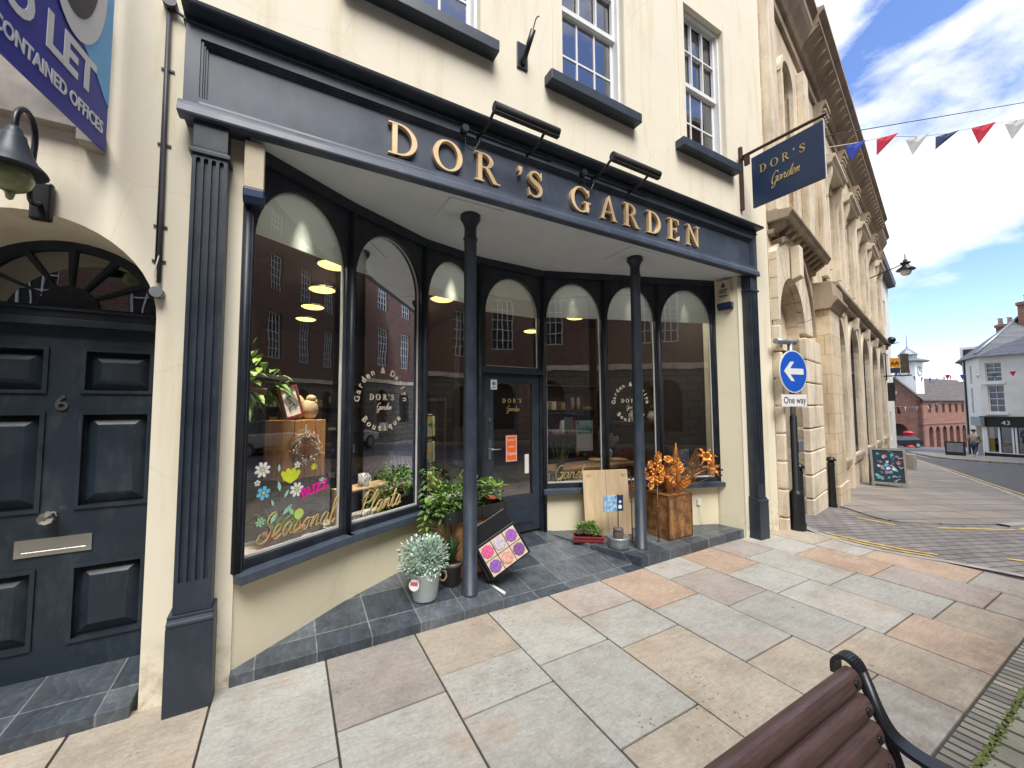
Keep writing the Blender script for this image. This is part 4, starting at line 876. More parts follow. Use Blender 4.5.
for z0, z1 in ((3.2, 4.6), (.9, 2.9)): mb = MB(); mb.box(1.3, 1.75, z0, z1, -.2, -.15, 0, TA); mb.build('window', M['pane'], Cn)
mb = MB(); mb.box(-.05, 7, -.05, .62, .002, .14, 0, TB); mb.box(-.0, 7, -2.55, -1.95, .002, .08, 0, TB); mb.box(-.1, 7, .62, .72, .002, .25, 0, TB); sg = mb.build('shop_fascia', M['black'], Cn)
mb = MB(); addvf(mb, text2d('43', .42, .03), TB @ Matrix.Translation((1.15, .12, .142))); mb.build('fascia_number', M['white'], sg)
mb = MB(); mb.box(2.05, 4.5, .0, .55, .141, .16, 0, TB); mb.build('fascia_panel', M['galv'], sg)
mb = MB()
for u in (.10, .72, 1.35, 1.5, 2.3, 3.1): mb.box(u, u + .09, -1.95, -.05, -.02, .06, 0, TB)
mb.box(.1, 6.8, -2.0, -1.9, -.03, .07, 0, TB); sw = mb.build('shop_window', M['white'], Cn)
mb = MB(); mb.box(.2, 6.6, -1.95, -.06, -.12, -.11, 0, TB); mb.build('pane', M['pane'], sw)
mb = MB(); mb.box(.12, .40, -1.9, -.1, -.5, -.48, 0, TB); mb.build('display_banner', emit('lit_yellow_display', (.7, .45, .1), .35), sw)
mb = MB()
for a, b in ((.45, -1.0), (.95, -.75), (1.15, -1.2), (1.7, -.6), (2.0, -1.3), (.55, -1.7), (1.25, -1.75)): mb.box(a, a + .22, b - .3, b, -.3, -.29, 0, TB)
mb.build('display_cards', M['paper'], sw)
mb = MB(); mb.box(0, 3.9, -3.4, -.1, -1.2, -1.15, 0, TA); mb.build('doorway', M['black_m'], Cn)
mb = MB(); mb.box(1.6, 3.88, -.02, .65, .002, .2, 0, TA); mb.build('side_fascia', M['galv'], Cn)
mb = MB(); mb.box(.0, .25, ZB, ZE, .01, .1, 0, TA); mb.build('drainpipe', M['black'], Cn)
for (x, y, z0, z1, w_, n_) in ((52.2, 7.9, 7.0, 8.3, .9, 2), (50.2, 6.2, 7.6, 9.6, 1.3, 2)):
    mb = MB(); mb.box(x - w_ / 2, x + w_ / 2, y - w_ / 2, y + w_ / 2, z0 - 1, z1); mb.box(x - w_ / 2 - .08, x + w_ / 2 + .08, y - w_ / 2 - .08, y + w_ / 2 + .08, z1 - .25, z1 - .05); ch = mb.build('chimney', M['sandred'], Cn)
    for q in range(n_): mb = MB(); mb.lathe([(.16, 0), (.13, .5), (.17, .52), (.17, .6)], (x, y - .25 + .5 * q, z1), 10); mb.build('chimney_pot', M['offwhite'], ch)
# house behind it with dormer
Dn = thing('brown_roofed_house', 'brown tiled house with a white dormer behind the white corner house', 'building', (52.5, 8.5, 0))
mb = MB(); mb.box(50.2, 60, 4.2, 10.1, -4, 5.2); mb.build('wall', M['render_w'], Dn)
mb = MB(); mb.prism([(10.5, 5.15), (3.8, 5.15), (6.6, 8.3)], lambda a, b: (49.9, a, b), lambda a, b: (60.3, a, b)); mb.build('roof', M['stone_roof'], Dn)
mb = MB(); mb.box(50.3, 52.0, 9.0, 10.2, 5.5, 6.5); dm = mb.build('dormer', M['white'], Dn); mb = MB(); mb.box(50.26, 50.3, 9.2, 10.0, 5.7, 6.3); mb.build('window', M['dark_in'], dm)
struct(sheet('corner_pavement', [(45.3, 12.5), (36.8, 8.9), (34.9, 7.6), (34.3, 6.1), (34.4, 3), (36, -6), (62, -6), (62, 14)], .0, M['farslab'], .12))
ribbon('double_yellow_line', [(45.0, 12.6), (36.5, 9.1), (34.5, 7.7), (33.9, 6.1), (34.0, 3.0)], .1, -.092, M['yellow'])
# distant hill
def hill():
    mb = MB(); pts = [(-60, 330), (60, 300), (150, 250), (230, 190), (300, 110), (330, 20), (335, -60)]; rows = []
    for i, (x, y) in enumerate(pts):
        c = Vector((x, y, 0)); d = c.normalized(); rows.append([c - d * 60 + Z * (-30), c - d * 20 + Z * (2 + 4 * (i % 2)), c + Z * (14 + 5 * math.sin(i * 2.1)), c + d * 60 + Z * (-10)])
    for a, b in zip(rows, rows[1:]):
        for q in range(3): mb.face([a[q], b[q], b[q + 1], a[q + 1]])
    return struct(mb.build('hill', plain('wooded_hillside', (.05, .085, .035), .95, var=.5, scale=.15), smooth=True))
hill()

# ================================================================== SIGNS AND FITTINGS ON THE FRONT
GL = {  # monoline script, unit height
 'G': ([(.62, .80), (.50, 1.0), (.24, .92), (.07, .5), (.14, .08), (.38, 0), (.58, .22), (.64, .50)], [(.36, .44), (.66, .50), (.60, .0), (.48, -.38), (.24, -.36), (.30, -.12), (.76, .14)], .70),
 'a': ([(.42, .42), (.25, .48), (.08, .25), (.15, .02), (.32, .12), (.44, .46), (.42, .06), (.56, .08)], .54),
 'r': ([(.0, .06), (.12, .42), (.20, .52), (.22, .40), (.36, .44), (.30, .2), (.36, .03), (.50, .10)], .48),
 'd': ([(.40, .42), (.24, .48), (.08, .25), (.15, .02), (.32, .12), (.58, 1.02), (.44, .10), (.58, .08)], .56),
 'e': ([(.02, .12), (.30, .28), (.32, .44), (.20, .50), (.07, .28), (.14, .03), (.30, .02), (.46, .14)], .44),
 'n': ([(.0, .05), (.12, .48), (.06, .0), (.22, .40), (.36, .46), (.33, .06), (.52, .12)], .50),
 'S': ([(.66, .82), (.56, 1.0), (.34, .92), (.30, .66), (.52, .40), (.46, .10), (.20, -.02), (.0, .12), (.10, .32)], .62),
 's': ([(.02, .10), (.22, .52), (.32, .22), (.20, .02), (.05, .06), (.46, .12)], .44),
 'o': ([(.26, .48), (.08, .28), (.13, .02), (.32, .10), (.34, .38), (.22, .47), (.50, .40)], .46),
 'l': ([(.02, .10), (.32, .80), (.26, 1.02), (.14, .80), (.12, .10), (.22, .0), (.38, .12)], .34),
 'P': ([(.24, 1.0), (.05, 0)], [(.04, .78), (.30, 1.06), (.62, .88), (.50, .55), (.14, .50)], .56),
 't': ([(.02, .10), (.24, .86), (.12, .10), (.20, .0), (.36, .12)], [(.0, .56), (.32, .60)], .34)}
def script(mb, text, T, h, r, slant=.25, sx=1.0, mi=0):
    x = 0
    for c in text:
        g = GL[c]
        for st in g[:-1]:
            pts = spline([(p[0] * h * sx + x + slant * p[1] * h, p[1] * h, 0) for p in st], 4)
            mb.tube([T @ p for p in pts], r, 5, mi)
        x += g[-1] * h * sx
    return x
# projecting sign
t = thing('hanging_sign', 'navy projecting shop sign with small gold lettering on a rusty wall bracket', 'sign', (5.1, 2.86, 4.9))
mb = MB(); mb.box(5.08, 5.12, 2.83, 2.868, 4.15, 5.0); mb.tube([(5.1, 2.86, 4.86), (5.1, 1.90, 4.83)], .02, 8); mb.box(5.085, 5.115, 2.74, 2.80, 4.72, 4.86); mb.box(5.03, 5.17, 2.815, 2.83, 4.82, 4.88); mb.build('bracket', M['ironred'], t)
mb = MB(); mb.box(5.085, 5.115, 1.93, 2.71, 4.11, 4.77); bd = mb.build('board', M['navysign'], t, bevel=.004)
mb = MB(); mb.box(5.092, 5.108, 1.925, 1.93, 4.1, 4.78); mb.build('edge_trim', M['white'], t)
TS = frameT(Vector((5.0845, 2.71, 4.11)), -Y, Z, -X)
mb = MB()
for c, x in zip("DOR'S", (.10, .225, .355, .475, .54)): serif_line(mb, c, TS @ Matrix.Translation((x, .41, 0)), .10, [0], depth=.004)
script(mb, 'Garden', TS @ Matrix.Translation((.22, .20, .002)), .135, .0055, sx=.72); mb.build('lettering', M['gold_decal'], bd)
TS = frameT(Vector((5.1155, 1.93, 4.11)), Y, Z, X); mb = MB()
for c, x in zip("DOR'S", (.10, .225, .355, .475, .54)): serif_line(mb, c, TS @ Matrix.Translation((x, .41, 0)), .10, [0], depth=.004)
mb.build('lettering', M['gold_decal'], bd)
# to let board
t = thing('to_let_board', 'blue TO LET board projecting from the wall above the entrance door', 'sign', (-.88, 2.86, 3.5))
D1 = Vector((.17, .985, 0)).normalized(); TL = frameT(Vector((-.88, 2.80, 2.955)), D1, Z, Vector((D1.y, -D1.x, 0)))
mb = MB(); mb.box(-1.5, 0, 0, 1.45, -.012, 0, 0, TL); bd = mb.build('board', M['tolet_blue'], t)
mb = MB(); addvf(mb, text2d('TO LET', .22, .003, 'RIGHT', bold=.007), TL @ Matrix.Translation((-.11, .215, .001)) @ Matrix.Diagonal((.92, 1.05, 1, 1))); addvf(mb, text2d('SELF CONTAINED OFFICES', .088, .003, 'RIGHT', bold=.002), TL @ Matrix.Translation((-.035, .075, .001)) @ Matrix.Diagonal((.74, 1, 1, 1)))
mb.build('lettering', M['white'], bd)
mb = MB(); addvf(mb, fill2d([[(-1.5, .70), (-.6, .56), (-.3, .47), (-.12, .36), (-.04, .27), (0, .24), (0, 1.45), (-1.5, 1.45)]], .002), TL @ Matrix.Translation((0, 0, .001))); mb.build('light_blue_panel', M['sky_blue'], bd)
mb = MB(); addvf(mb, fill2d([[(-.26 + .20 * math.cos(2 * PI * q / 40), .80 + .40 * math.sin(2 * PI * q / 40)) for q in range(40)]], .002), TL @ Matrix.Translation((0, 0, .004))); mb.build('oval_emblem', M['white'], bd)
mb = MB(); addvf(mb, fill2d([[(-.28 + .155 * math.cos(2 * PI * q / 40), .86 + .36 * math.sin(2 * PI * q / 40)) for q in range(40)]], .002), TL @ Matrix.Translation((0, 0, .007))); mb.build('oval_emblem', M['darkgrey'], bd)
mb = MB(); addvf(mb, fill2d([[(-.30 + .10 * math.cos(2 * PI * q / 40), .94 + .29 * math.sin(2 * PI * q / 40)) for q in range(40)]], .002), TL @ Matrix.Translation((0, 0, .010))); mb.build('oval_emblem', M['white'], bd)
mb = MB(); mb.box(-1.35, -.93, 2.80, 2.868, 3.05, 3.75); mb.box(-1.42, -1.34, 2.79, 2.868, 3.02, 3.8); mb.box(-.98, -.90, 2.76, 2.868, 2.97, 3.06); mb.build('backing_plate', plain('weathered_plywood', (.30, .27, .23), .8, var=.3), t, bevel=.003)
# swan neck lamp
lx, ly = -1.04, 2.60
LDN = -.055
t = thing('wall_lantern', 'dark swan neck wall lantern with a cloudy glass globe beside the entrance arch', 'wall lamp', (-1.10, 2.86, 2.72))
mb = MB(); mb.box(-1.155, -1.075, 2.83, 2.868, 2.60, 2.80); bmesh.ops.translate(mb.b, verts=mb.b.verts[:], vec=(0, 0, LDN)); mb.build('back_plate', M['black'], t, bevel=.012)
mb = MB(); mb.tube(spline([(-1.115, 2.84, 2.68), (-1.11, 2.74, 2.66), (-1.105, 2.72, 2.80), (-1.10, 2.72, 2.96), (-1.10, 2.68, 3.03), (-1.10, 2.62, 3.035), (-1.10, 2.57, 2.98), (-1.10, 2.56, 2.90)], 5), .012, 8); bmesh.ops.translate(mb.b, verts=mb.b.verts[:], vec=(0, 0, LDN)); mb.build('arm', M['black'], t)
mb = MB(); mb.lathe([(.016, .20), (.026, .185), (.028, .17), (.038, .16), (.042, .14), (.058, .09), (.078, .045), (.108, .012), (.112, .0), (.10, .004)], (-1.10, 2.56, 2.715), 22); bmesh.ops.translate(mb.b, verts=mb.b.verts[:], vec=(0, 0, LDN)); mb.build('shade', plain('blue_grey_lamp_shade', (.05, .06, .07), .45, .3), t)
mb = MB(); mb.ball((-1.10, 2.56, 2.685), .07, 18, 0, (1, 1, 1.05)); mb.lathe([(.003, .022), (.012, .03), (.02, .066)], (-1.10, 2.56, 2.555), 8); bmesh.ops.translate(mb.b, verts=mb.b.verts[:], vec=(0, 0, LDN)); mb.build('globe', M['amber_glass'], t)
# cable pipe
t = thing('cable_pipe', 'thin vertical cable conduit clipped to the wall left of the fluted pilaster', 'pipe', (-.66, 2.85, 3.0))
mb = MB(); mb.tube([(-.665, 2.852, 3.93), (-.66, 2.85, 3.2), (-.655, 2.852, 2.75), (-.653, 2.85, 2.30)], .011, 8); mb.tube([(-.672, 2.86, 3.9), (-.672, 2.86, 2.4)], .005, 6); mb.build('conduit', M['darkgrey'], t)
mb = MB(); mb.tube([(-.66, 2.868, 3.95), (-.66, 2.82, 3.95)], .035, 14); mb.tube([(-.66, 2.845, 3.93), (-.56, 2.845, 3.88)], .008, 6); mb.build('junction_box', M['darkgrey'], t)
for z in (3.55, 3.1, 2.62, 2.42): mb = MB(); mb.box(-.69, -.63, 2.862, 2.870, z, z + .012); mb.build('clip', M['darkgrey'], t)
mb = MB(); mb.tube([(-.655, 2.868, 2.24), (-.655, 2.815, 2.24)], .03, 14); mb.build('bell', M['steel'], t)
mb = MB(); mb.tube(spline([(-.655, 2.85, 2.30), (-.672, 2.845, 2.34), (-.66, 2.84, 2.42), (-.65, 2.85, 2.5), (-.652, 2.85, 2.62)], 5), .004, 5); mb.build('loose_cable', M['paper'], t)
# alarm boxes
def alarm(T, label):
    t = thing('alarm_box', label, 'alarm box', tuple(T.translation), 'alarm boxes at both ends of the porch')
    hw = .052 if label.startswith('plain') else .085
    mb = MB(); mb.prism([(0, .085), (.075, .085), (.085, .37), (.07, .38), (0, .38)], lambda a, b: T @ Vector((-hw, a, b)), lambda a, b: T @ Vector((hw, a, b))); mb.build('cover', plain('aged_ivory_plastic', (.60, .52, .36), .5), t, bevel=.006)
    mb = MB(); mb.prism([(0, 0.0), (.05, 0.0), (.078, .03), (.078, .084), (0, .084)], lambda a, b: T @ Vector((-hw - .003, a, b)), lambda a, b: T @ Vector((hw + .003, a, b))); mb.build('strobe', M['navysign'], t, bevel=.006); return t
a1 = alarm(frameT(Vector((-.222, 2.868, 2.85)), Vector((-1, 0, 0)), Vector((0, -1, 0)), Z), 'plain ivory alarm box with blue base at the left end of the porch')
T2 = frameT(Vector((4.925, 3.005, 2.84)), Vector((.155, -.955, 0)).normalized() * -1, Vector((-.955, -.155, 0)).normalized(), Z)
a2 = alarm(T2, 'ivory alarm box with a small black bird emblem at the right end of the porch')
mb = MB(); TT = T2 @ frameT(Vector((0, .083, 0)), Vector((-1, 0, 0)), Z, Y)
addvf(mb, fill2d([[(-.02, .28), (.02, .28), (.025, .30), (.01, .335), (0, .345), (-.012, .33), (-.025, .30)]], .003), TT)
for k, z in enumerate((.245, .215, .165)): mb.box(-.05, .05 - .02 * (k % 2), z, z + .014, 0, .003, 0, TT)
mb.build('emblem', M['darkgrey'], a2)
# trough lights above the fascia
def trough(x0, x1, label):
    t = thing('trough_light', label, 'sign light', ((x0 + x1) / 2, 2.74, 3.72), 'trough lights above the shop name')
    mb = MB(); mb.tube([(x0, 2.49, 3.83), (x1, 2.49, 3.83)], .036, 14); mb.box(x0, x1, 2.47, 2.51, 3.786, 3.794); mb.build('tube_housing', M['black_m'], t)
    for x in (x0 + .01, x1 - .12):
        mb = MB(); mb.tube([(x, 2.49, 3.82), (x - .0, 2.62, 3.76), (x - .03, 2.745, 3.735)], .012, 8); mb.build('arm', M['black'], t)
    mb = MB(); mb.tube([(x0 - .14, 2.748, 3.745), (x0 - .14, 2.69, 3.745)], .028, 14); mb.tube(spline([(x0 - .14, 2.72, 3.72), (x0 - .12, 2.72, 3.62), (x0 - .06, 2.72, 3.61), (x0, 2.72, 3.72)], 5), .004, 5); mb.build('cable_box', M['black'], t)
    mb = MB(); mb.tube([(x0 - .14, 2.738, 3.77), (x1 + .1, 2.738, 3.77)], .006, 6); mb.build('cable', M['black_m'], t)
trough(1.27, 1.86, 'left black trough light above the letters R and S'); trough(2.45, 3.06, 'right black trough light above the letters A and R')
# flag pole socket
t = thing('flagpole_bracket', 'black angled flagpole socket between two first floor windows', 'bracket', (1.72, 2.86, 4.75))
mb = MB(); mb.box(1.69, 1.80, 2.855, 2.869, 4.62, 4.86); mb.build('plate', M['black'], t, bevel=.003); mb = MB(); mb.tube([(1.745, 2.86, 4.66), (1.76, 2.70, 4.86)], .024, 12); mb.tube(spline([(1.76, 2.70, 4.87), (1.765, 2.66, 4.93), (1.785, 2.64, 4.94)], 4), .005, 5); mb.build('socket', M['black'], t)

# ================================================================== STREET FURNITURE
# slatted bench
t = thing('park_bench', 'brown plank bench with black cast end frame beside the worn setts', 'bench', (.3, .3, 0))
bp = [(.582, .835), (.553, .815), (.545, .785)]
def bench():
    xr = 1.455; xl = -.25
    # back slats following the reclined curve, rounded section
    sl_ = [((y_, z_), (-.3, 1.0)) for y_, z_ in ((.534, .814), (.511, .755), (.490, .696), (.471, .637), (.452, .578), (.434, .519))]
    for (y, z), d in sl_:
        mb = MB(); d3 = Vector((0, -d[0] * 1.0, d[1])).normalized(); d3 = Vector((0, .30, 1)).normalized(); nn = Vector((0, -1, .30)).normalized()
        pts = [(-.0285, -.016), (-.027, -.004), (-.022, .005), (-.013, .010), (0, .012), (.013, .010), (.022, .005), (.027, -.004), (.0285, -.016), (.0285, -.024), (-.0285, -.024)]
        c = Vector((0, y, z)); mb.prism(pts, lambda a, b: c + X * xl + d3 * a + nn * b, lambda a, b: c + X * (xr - .012) + d3 * a + nn * b)
        o = mb.build('back_slat', M['bench'], t, bevel=.004); mb = MB(); q = c + X * (xr - .05) + nn * .012; mb.tube([q, q + nn * .004], .0095, 12); mb.build('bolt', M['black'], o)
    for k in range(5):
        y = .37 - .085 * k; mb = MB(); mb.box(xl, xr - .012, y - .036, y + .036, .415, .44); mb.build('seat_slat', M['bench'], t, bevel=.009)
    for x in (xr + .006, xl):
        path = spline([(x, .592, .800), (x, .590, .835), (x, .568, .855), (x, .540, .845), (x, .520, .800), (x, .497, .74), (x, .474, .70), (x, .445, .682), (x, .40, .674), (x, .30, .668), (x, .10, .660), (x, .02, .64), (x, -.01, .60), (x, .0, .5), (x, .01, .40), (x, -.02, .2), (x, -.05, .0)], 5)
        mb = MB()
        for a, b in zip(path, path[1:]):
            d = (b - a).normalized(); n = Vector((0, -d.z, d.y)); w = .024
            mb.hexa([a - X * w - n * .006, a + X * w - n * .006, a + X * w + n * .006, a - X * w + n * .006, b - X * w - n * .006, b + X * w - n * .006, b + X * w + n * .006, b - X * w + n * .006])
        o = mb.build('end_frame', M['black'], t)
        mb = MB(); mb.tube([(x, .53, .83), (x, .47, .66), (x, .41, .45), (x, .40, .40), (x, .03, .40)], .014, 8); mb.tube([(x, .41, .44), (x, .50, .2), (x, .56, G(x, .5))], .016, 8); mb.build('leg', M['black'], t)
bench()
# one way sign post
px_, py_ = 5.95, 2.76
t = thing('sign_post', 'black and grey post carrying a round blue arrow sign and a One way plate', 'road sign', (px_, py_, -.07))
mb = MB(); mb.lathe([(.095, -.2), (.095, .02), (.085, .06), (.085, .40), (.07, .44), (.045, .47), (.042, 1.45), (.035, 1.46)], (px_, py_, 0), 14); mb.build('base_post', M['black'], t)
mb = MB(); mb.tube([(px_, py_, 1.45), (px_, py_, 2.5)], .032, 12); mb.tube([(px_ - .36, py_ - .0, 2.45), (px_ + .12, py_, 2.47)], .038, 12); mb.build('upper_pole', M['galv'], t)
Dv = Vector((-.12, -.99, 0)).normalized(); TS = frameT(Vector((5.86, 2.70, 2.05)), Dv.cross(Z).normalized() * -1, Z, Dv)
mb = MB(); mb.lathe([(.285, 0), (.285, .012)], (0, 0, 0), 32, 0, TS); disc = mb.build('round_sign', M['white'], t)
mb = MB(); mb.lathe([(.27, .012), (.27, .015)], (0, 0, 0), 32, 0, TS); mb.build('blue_face', M['blue_sign'], disc)
mb = MB(); addvf(mb, fill2d([[(-.20, 0), (-.06, .13), (.01, .13), (-.075, .04), (.20, .04), (.20, -.04), (-.075, -.04), (.01, -.13), (-.06, -.13)]], .003), TS @ Matrix.Translation((0, 0, .015))); mb.build('arrow', M['white'], disc)
mb = MB(); mb.box(-.26, .26, -.47, -.31, 0, .012, 0, TS); pl = mb.build('plate', M['white'], t, bevel=.004); mb = MB(); addvf(mb, text2d('One way', .125, .003), TS @ Matrix.Translation((0, -.425, .012))); mb.build('lettering', M['darkgrey'], pl)
mb = MB(); mb.box(px_ + .03, px_ + .15, py_ - .05, py_ + .06, .96, 1.12); mb.build('lamp_housing', M['steel'], t, bevel=.01)
# bollards
def bollard(x, y, h, label):
    z = G(x, y); t = thing('bollard', label, 'bollard', (x, y, z), 'black bollards by the stone arch')
    mb = MB(); mb.lathe([(.065, -.1), (.065, .03), (.055, .05), (.05, h - .16), (.055, h - .15), (.055, h - .12), (.048, h - .11), (.048, h - .07)], (x, y, z), 14); mb.build('post', M['black'], t)
    mb = MB(); mb.lathe([(.075, h - .07), (.075, h - .045), (.05, h - .01), (.015, h)], (x, y, z), 14); mb.build('cap', M['black'], t)
bollard(6.27, 2.87, .86, 'black bollard right behind the one way sign post'); bollard(8.38, 3.32, .86, 'black bollard in front of the right pier of the stone arch')
# chalk board
c1, c2 = Vector((12.99, 4.36, 0)), Vector((13.21, 3.78, 0)); c1 = Vector((12.95, 4.30, 0)); ex = (c2 - c1).normalized(); wd_ = (c2 - c1).length * 1.12; nz = ex.cross(Z); gz = G(13.1, 4)
t = thing('chalkboard_sign', 'wooden framed A board with chalk drawings in blue, pink and white on the pavement', 'A board', (13.1, 4.05, gz))
lean = .16
def chal(sg):
    up = (Z * 1 - nz * lean * sg * 1).normalized(); return frameT(Vector((c1.x, c1.y, gz)) + nz * .19 * sg, ex, up, nz if sg > 0 else -nz)
for sg in (1, -1):
    TT = chal(sg); mb = MB()
    addvf(mb, fill2d([rect(0, wd_, 0, .95), rect(.045, wd_ - .045, .12, .905), rect(.045, wd_ - .045, .0005, .07)], .03), TT); f = mb.build('frame', wood('grey_frame_wood', (.22, .20, .17), (.36, .33, .28)), t)
    mb = MB(); mb.box(.04, wd_ - .04, .115, .91, .004, .014, 0, TT); b_ = mb.build('board', plain('chalkboard', (.02, .04, .055), .8), f)
    if sg > 0:
        rnd = random.Random(11)
        for cn, colr in (('blue', (.12, .34, .50)), ('aqua', (.15, .55, .5)), ('white', (.65, .68, .72)), ('pink', (.45, .16, .20))):
            mb = MB()
            for k in range(11):
                x = rnd.uniform(.1, wd_ - .12); y = rnd.uniform(.2, .82); s_ = rnd.uniform(.025, .055)
                if rnd.random() < .5:
                    pts = [(x + s_ * math.cos(a) * rnd.uniform(.6, 1.2), y + s_ * math.sin(a) * rnd.uniform(.6, 1.2)) for a in [2 * PI * q / 9 for q in range(9)]]
                    addvf(mb, fill2d([pts], .0012), TT @ Matrix.Translation((0, 0, .0142 + .0013 * k)))
                else:
                    p = [(x, y, .018)]
                    for q in range(4): p.append((p[-1][0] + rnd.uniform(-.05, .05), p[-1][1] + rnd.uniform(-.05, .05), .018))
                    mb.tube([TT @ v for v in spline([v for v in p], 4)], .006, 5)
            mb.build('chalk_drawing', plain('chalk_' + cn, colr, .9, var=.2), b_)
# street lamp on bracket from the hall
def SP(s, n, z): return O2 + SD * s + ND * n + Z * z
t = thing('street_lamp', 'black enamel street lamp hanging on a bracket from the stone hall', 'street lamp', tuple(SP(11.4, 0, 5.9)))
mb = MB(); mb.tube([SP(11.5, .02, 5.85), SP(11.5, .93, 6.15)], .016, 8); mb.build('bracket', M['black'], t)
mb = MB(); mb.lathe([(.012, .42), (.015, .25), (.05, .24), (.06, .16), (.13, .15), (.12, .12), (.08, .10), (.09, .04), (.225, -.07), (.235, -.10), (.16, -.08)], SP(11.5, .93, 6.02), 20); mb.build('shade', M['black'], t)
mb = MB(); mb.ball(SP(11.5, .93, 5.86), .14, 12, 0, (1, 1, .9)); mb.build('glass_bowl', M['paper'], t)
# projecting hall-end signs
t = thing('projecting_sign', 'yellow square sign with AA lettering on an iron bracket at the hall end', 'sign', tuple(SP(15, 0, 3)))
mb = MB(); mb.tube([SP(15, 0, 2.72), SP(15, .8, 2.72)], .025, 6); mb.tube([SP(15, .1, 2.55), SP(15, .1, 4.0)], .02, 6); mb.tube([SP(15, .15, 3.95), SP(15, .5, 4.0)], .02, 6); mb.ball(SP(15, .3, 4.12), .14, 8); mb.build('bracket', M['black'], t)
TT = frameT(SP(14.96, .22, 3.05), ND, Z, -SD); mb = MB(); mb.box(0, .27, 0, .36, -.05, 0, 0, TT); b_ = mb.build('board', plain('amber_sign_face', (.85, .40, .02), .5), t); mb = MB(); addvf(mb, text2d('AA', .17, .01, bold=.008), TT @ Matrix.Translation((.135, .11, .002))); mb.build('lettering', plain('dark_red_letter', (.30, .02, .01), .5), b_)
mb = MB(); mb.box(0, .27, -.22, -.02, -.05, 0, 0, TT); mb.build('lower_board', M['darkgrey'], t); mb = MB(); mb.box(.29, .52, -.24, .5, -.05, 0, 0, TT); mb.build('dark_board', plain('weathered_picture_board', (.09, .08, .05), .7, var=.5, scale=9), t)
t2 = tag(MB().box(-.12, .10, -.05, .05, -.35, .4, 0, frameT(SP(16, .16, 2.1), ND, SD, Z)).build('projecting_sign', M['black_m'], None, loc=SP(16, .16, 2.1)), 'plain black projecting sign below the yellow one on the hall end', 'sign')
tag(MB().box(-.13, .13, -.13, .13, -.1, .6, 0, Matrix.Translation((20.6, 5.6, G(20.6, 5.6)))).build('stone_bollard', M['kerbstone'], None, loc=(20.6, 5.6, G(20.6, 5.6)), bevel=.04), 'squat stone post standing on the pavement behind the chalkboard', 'bollard')
# bunting
def bunting(label, pts, n, size, cols, sag=.3, grp='strings of bunting over the street'):
    t = thing('bunting', label, 'bunting', tuple(pts[0]), grp); a, b = Vector(pts[0]), Vector(pts[1]); P_ = [a + (b - a) * k / 40 - Z * sag * 4 * (k / 40) * (1 - k / 40) for k in range(41)]
    mb = MB(); mb.tube(P_, .006 * max(1, size / .5), 5); mb.build('string', M['offwhite'], t); d = (b - a).normalized(); side = d.cross(Z).normalized(); rnd = random.Random(n)
    for k in range(n):
        f = (k + .5) / n * 40; i = int(f); c = P_[i] + (P_[min(i + 1, 40)] - P_[i]) * (f - i); w = size * .5
        sw = rnd.uniform(-.5, .5); tip = c + Z * (-size) * rnd.uniform(.8, 1) + side * size * sw * .6 + d * size * rnd.uniform(-.25, .1)
        l, r_ = c - d * w * .8, c + d * w * .8; mid = (l + r_ + tip) / 3 + side * size * rnd.uniform(-.12, .12); mb = MB()
        for tri in ((l, r_, mid), (r_, tip, mid), (tip, l, mid)): mb.face(tri); mb.face([v + side * .004 for v in reversed(tri)])
        mb.build('flag', M[cols[k % len(cols)]], t)
M['flag_blue'] = plain('flag_royal_blue', (.02, .05, .35), .8); M['flag_red'] = plain('flag_red', (.55, .02, .05), .8); M['flag_white'] = plain('flag_white', (.55, .53, .50), .8); M['flag_navy'] = plain('flag_navy', (.03, .05, .12), .8)
t = thing('bunting', 'nearest string of red, white and blue bunting running out from the stone hall', 'bunting', (9.2, 3.64, 6.75), 'strings of bunting over the street')
near = [(9.0, 3.66, 6.73), (11.16, 3.64, 7.60), (12.45, 3.45, 8.10), (13.77, 3.26, 8.43), (15.16, 3.02, 8.85), (16.75, 2.65, 9.42), (18.38, 2.28, 9.92), (22, 1.4, 11.2)]
mb = MB(); mb.tube([Vector(p) + Z * .0 for p in near], .009, 5); mb.build('string', M['offwhite'], t)
rnd = random.Random(5)
for k, cn in enumerate(('flag_blue', 'flag_red', 'flag_white', 'flag_navy', 'flag_red', 'flag_white')):
    c = Vector(near[k + 1]); d = (Vector(near[k + 2]) - Vector(near[k])).normalized(); side = d.cross(Z).normalized(); s_ = .40 * (.95 + .07 * k)
    vw = Vector((.55, -.82, 0)); l = c - vw * s_ * .5; r_ = c + vw * s_ * .5; l.z = c.z - .02; r_.z = c.z + .02
    tip = c - Z * s_ * (1.05 if k != 3 else .8) - vw * s_ * (.55 if k in (1, 3) else .25); mid = (l + r_ + tip) / 3 + side * .04; mb = MB()
    for tri in ((l, r_, mid), (r_, tip, mid), (tip, l, mid)): mb.face(tri); mb.face([v + side * .004 for v in reversed(tri)])
    mb.build('flag', M[cn], t)
tag(MB().tube([(9.29, 3.58, 7.06), (20.3, 1.68, 11.0)], .010, 5).build('overhead_wire', M['darkgrey'], None, loc=(9.29, 3.58, 7.06)), 'thin dark wire crossing the sky above the nearest bunting', 'wire')
F4 = ['flag_red', 'flag_blue', 'flag_white', 'flag_navy']
bunting('upper bunting hanging in front of the market house gable', [(33.5, 10.2, 4.0), (45.5, 9.6, 3.9)], 9, .42, F4, .4)
bunting('lower bunting hanging in front of the market house wall', [(33.8, 10.1, 1.6), (47, 10.6, 1.9)], 10, .36, ['flag_white', 'flag_red', 'flag_white', 'flag_blue'], .3)
bunting('bunting strung across the top windows of the white corner house', [(44.0, 10.0, 3.9), (42.6, 2.0, 4.6)], 10, .42, F4, .35)

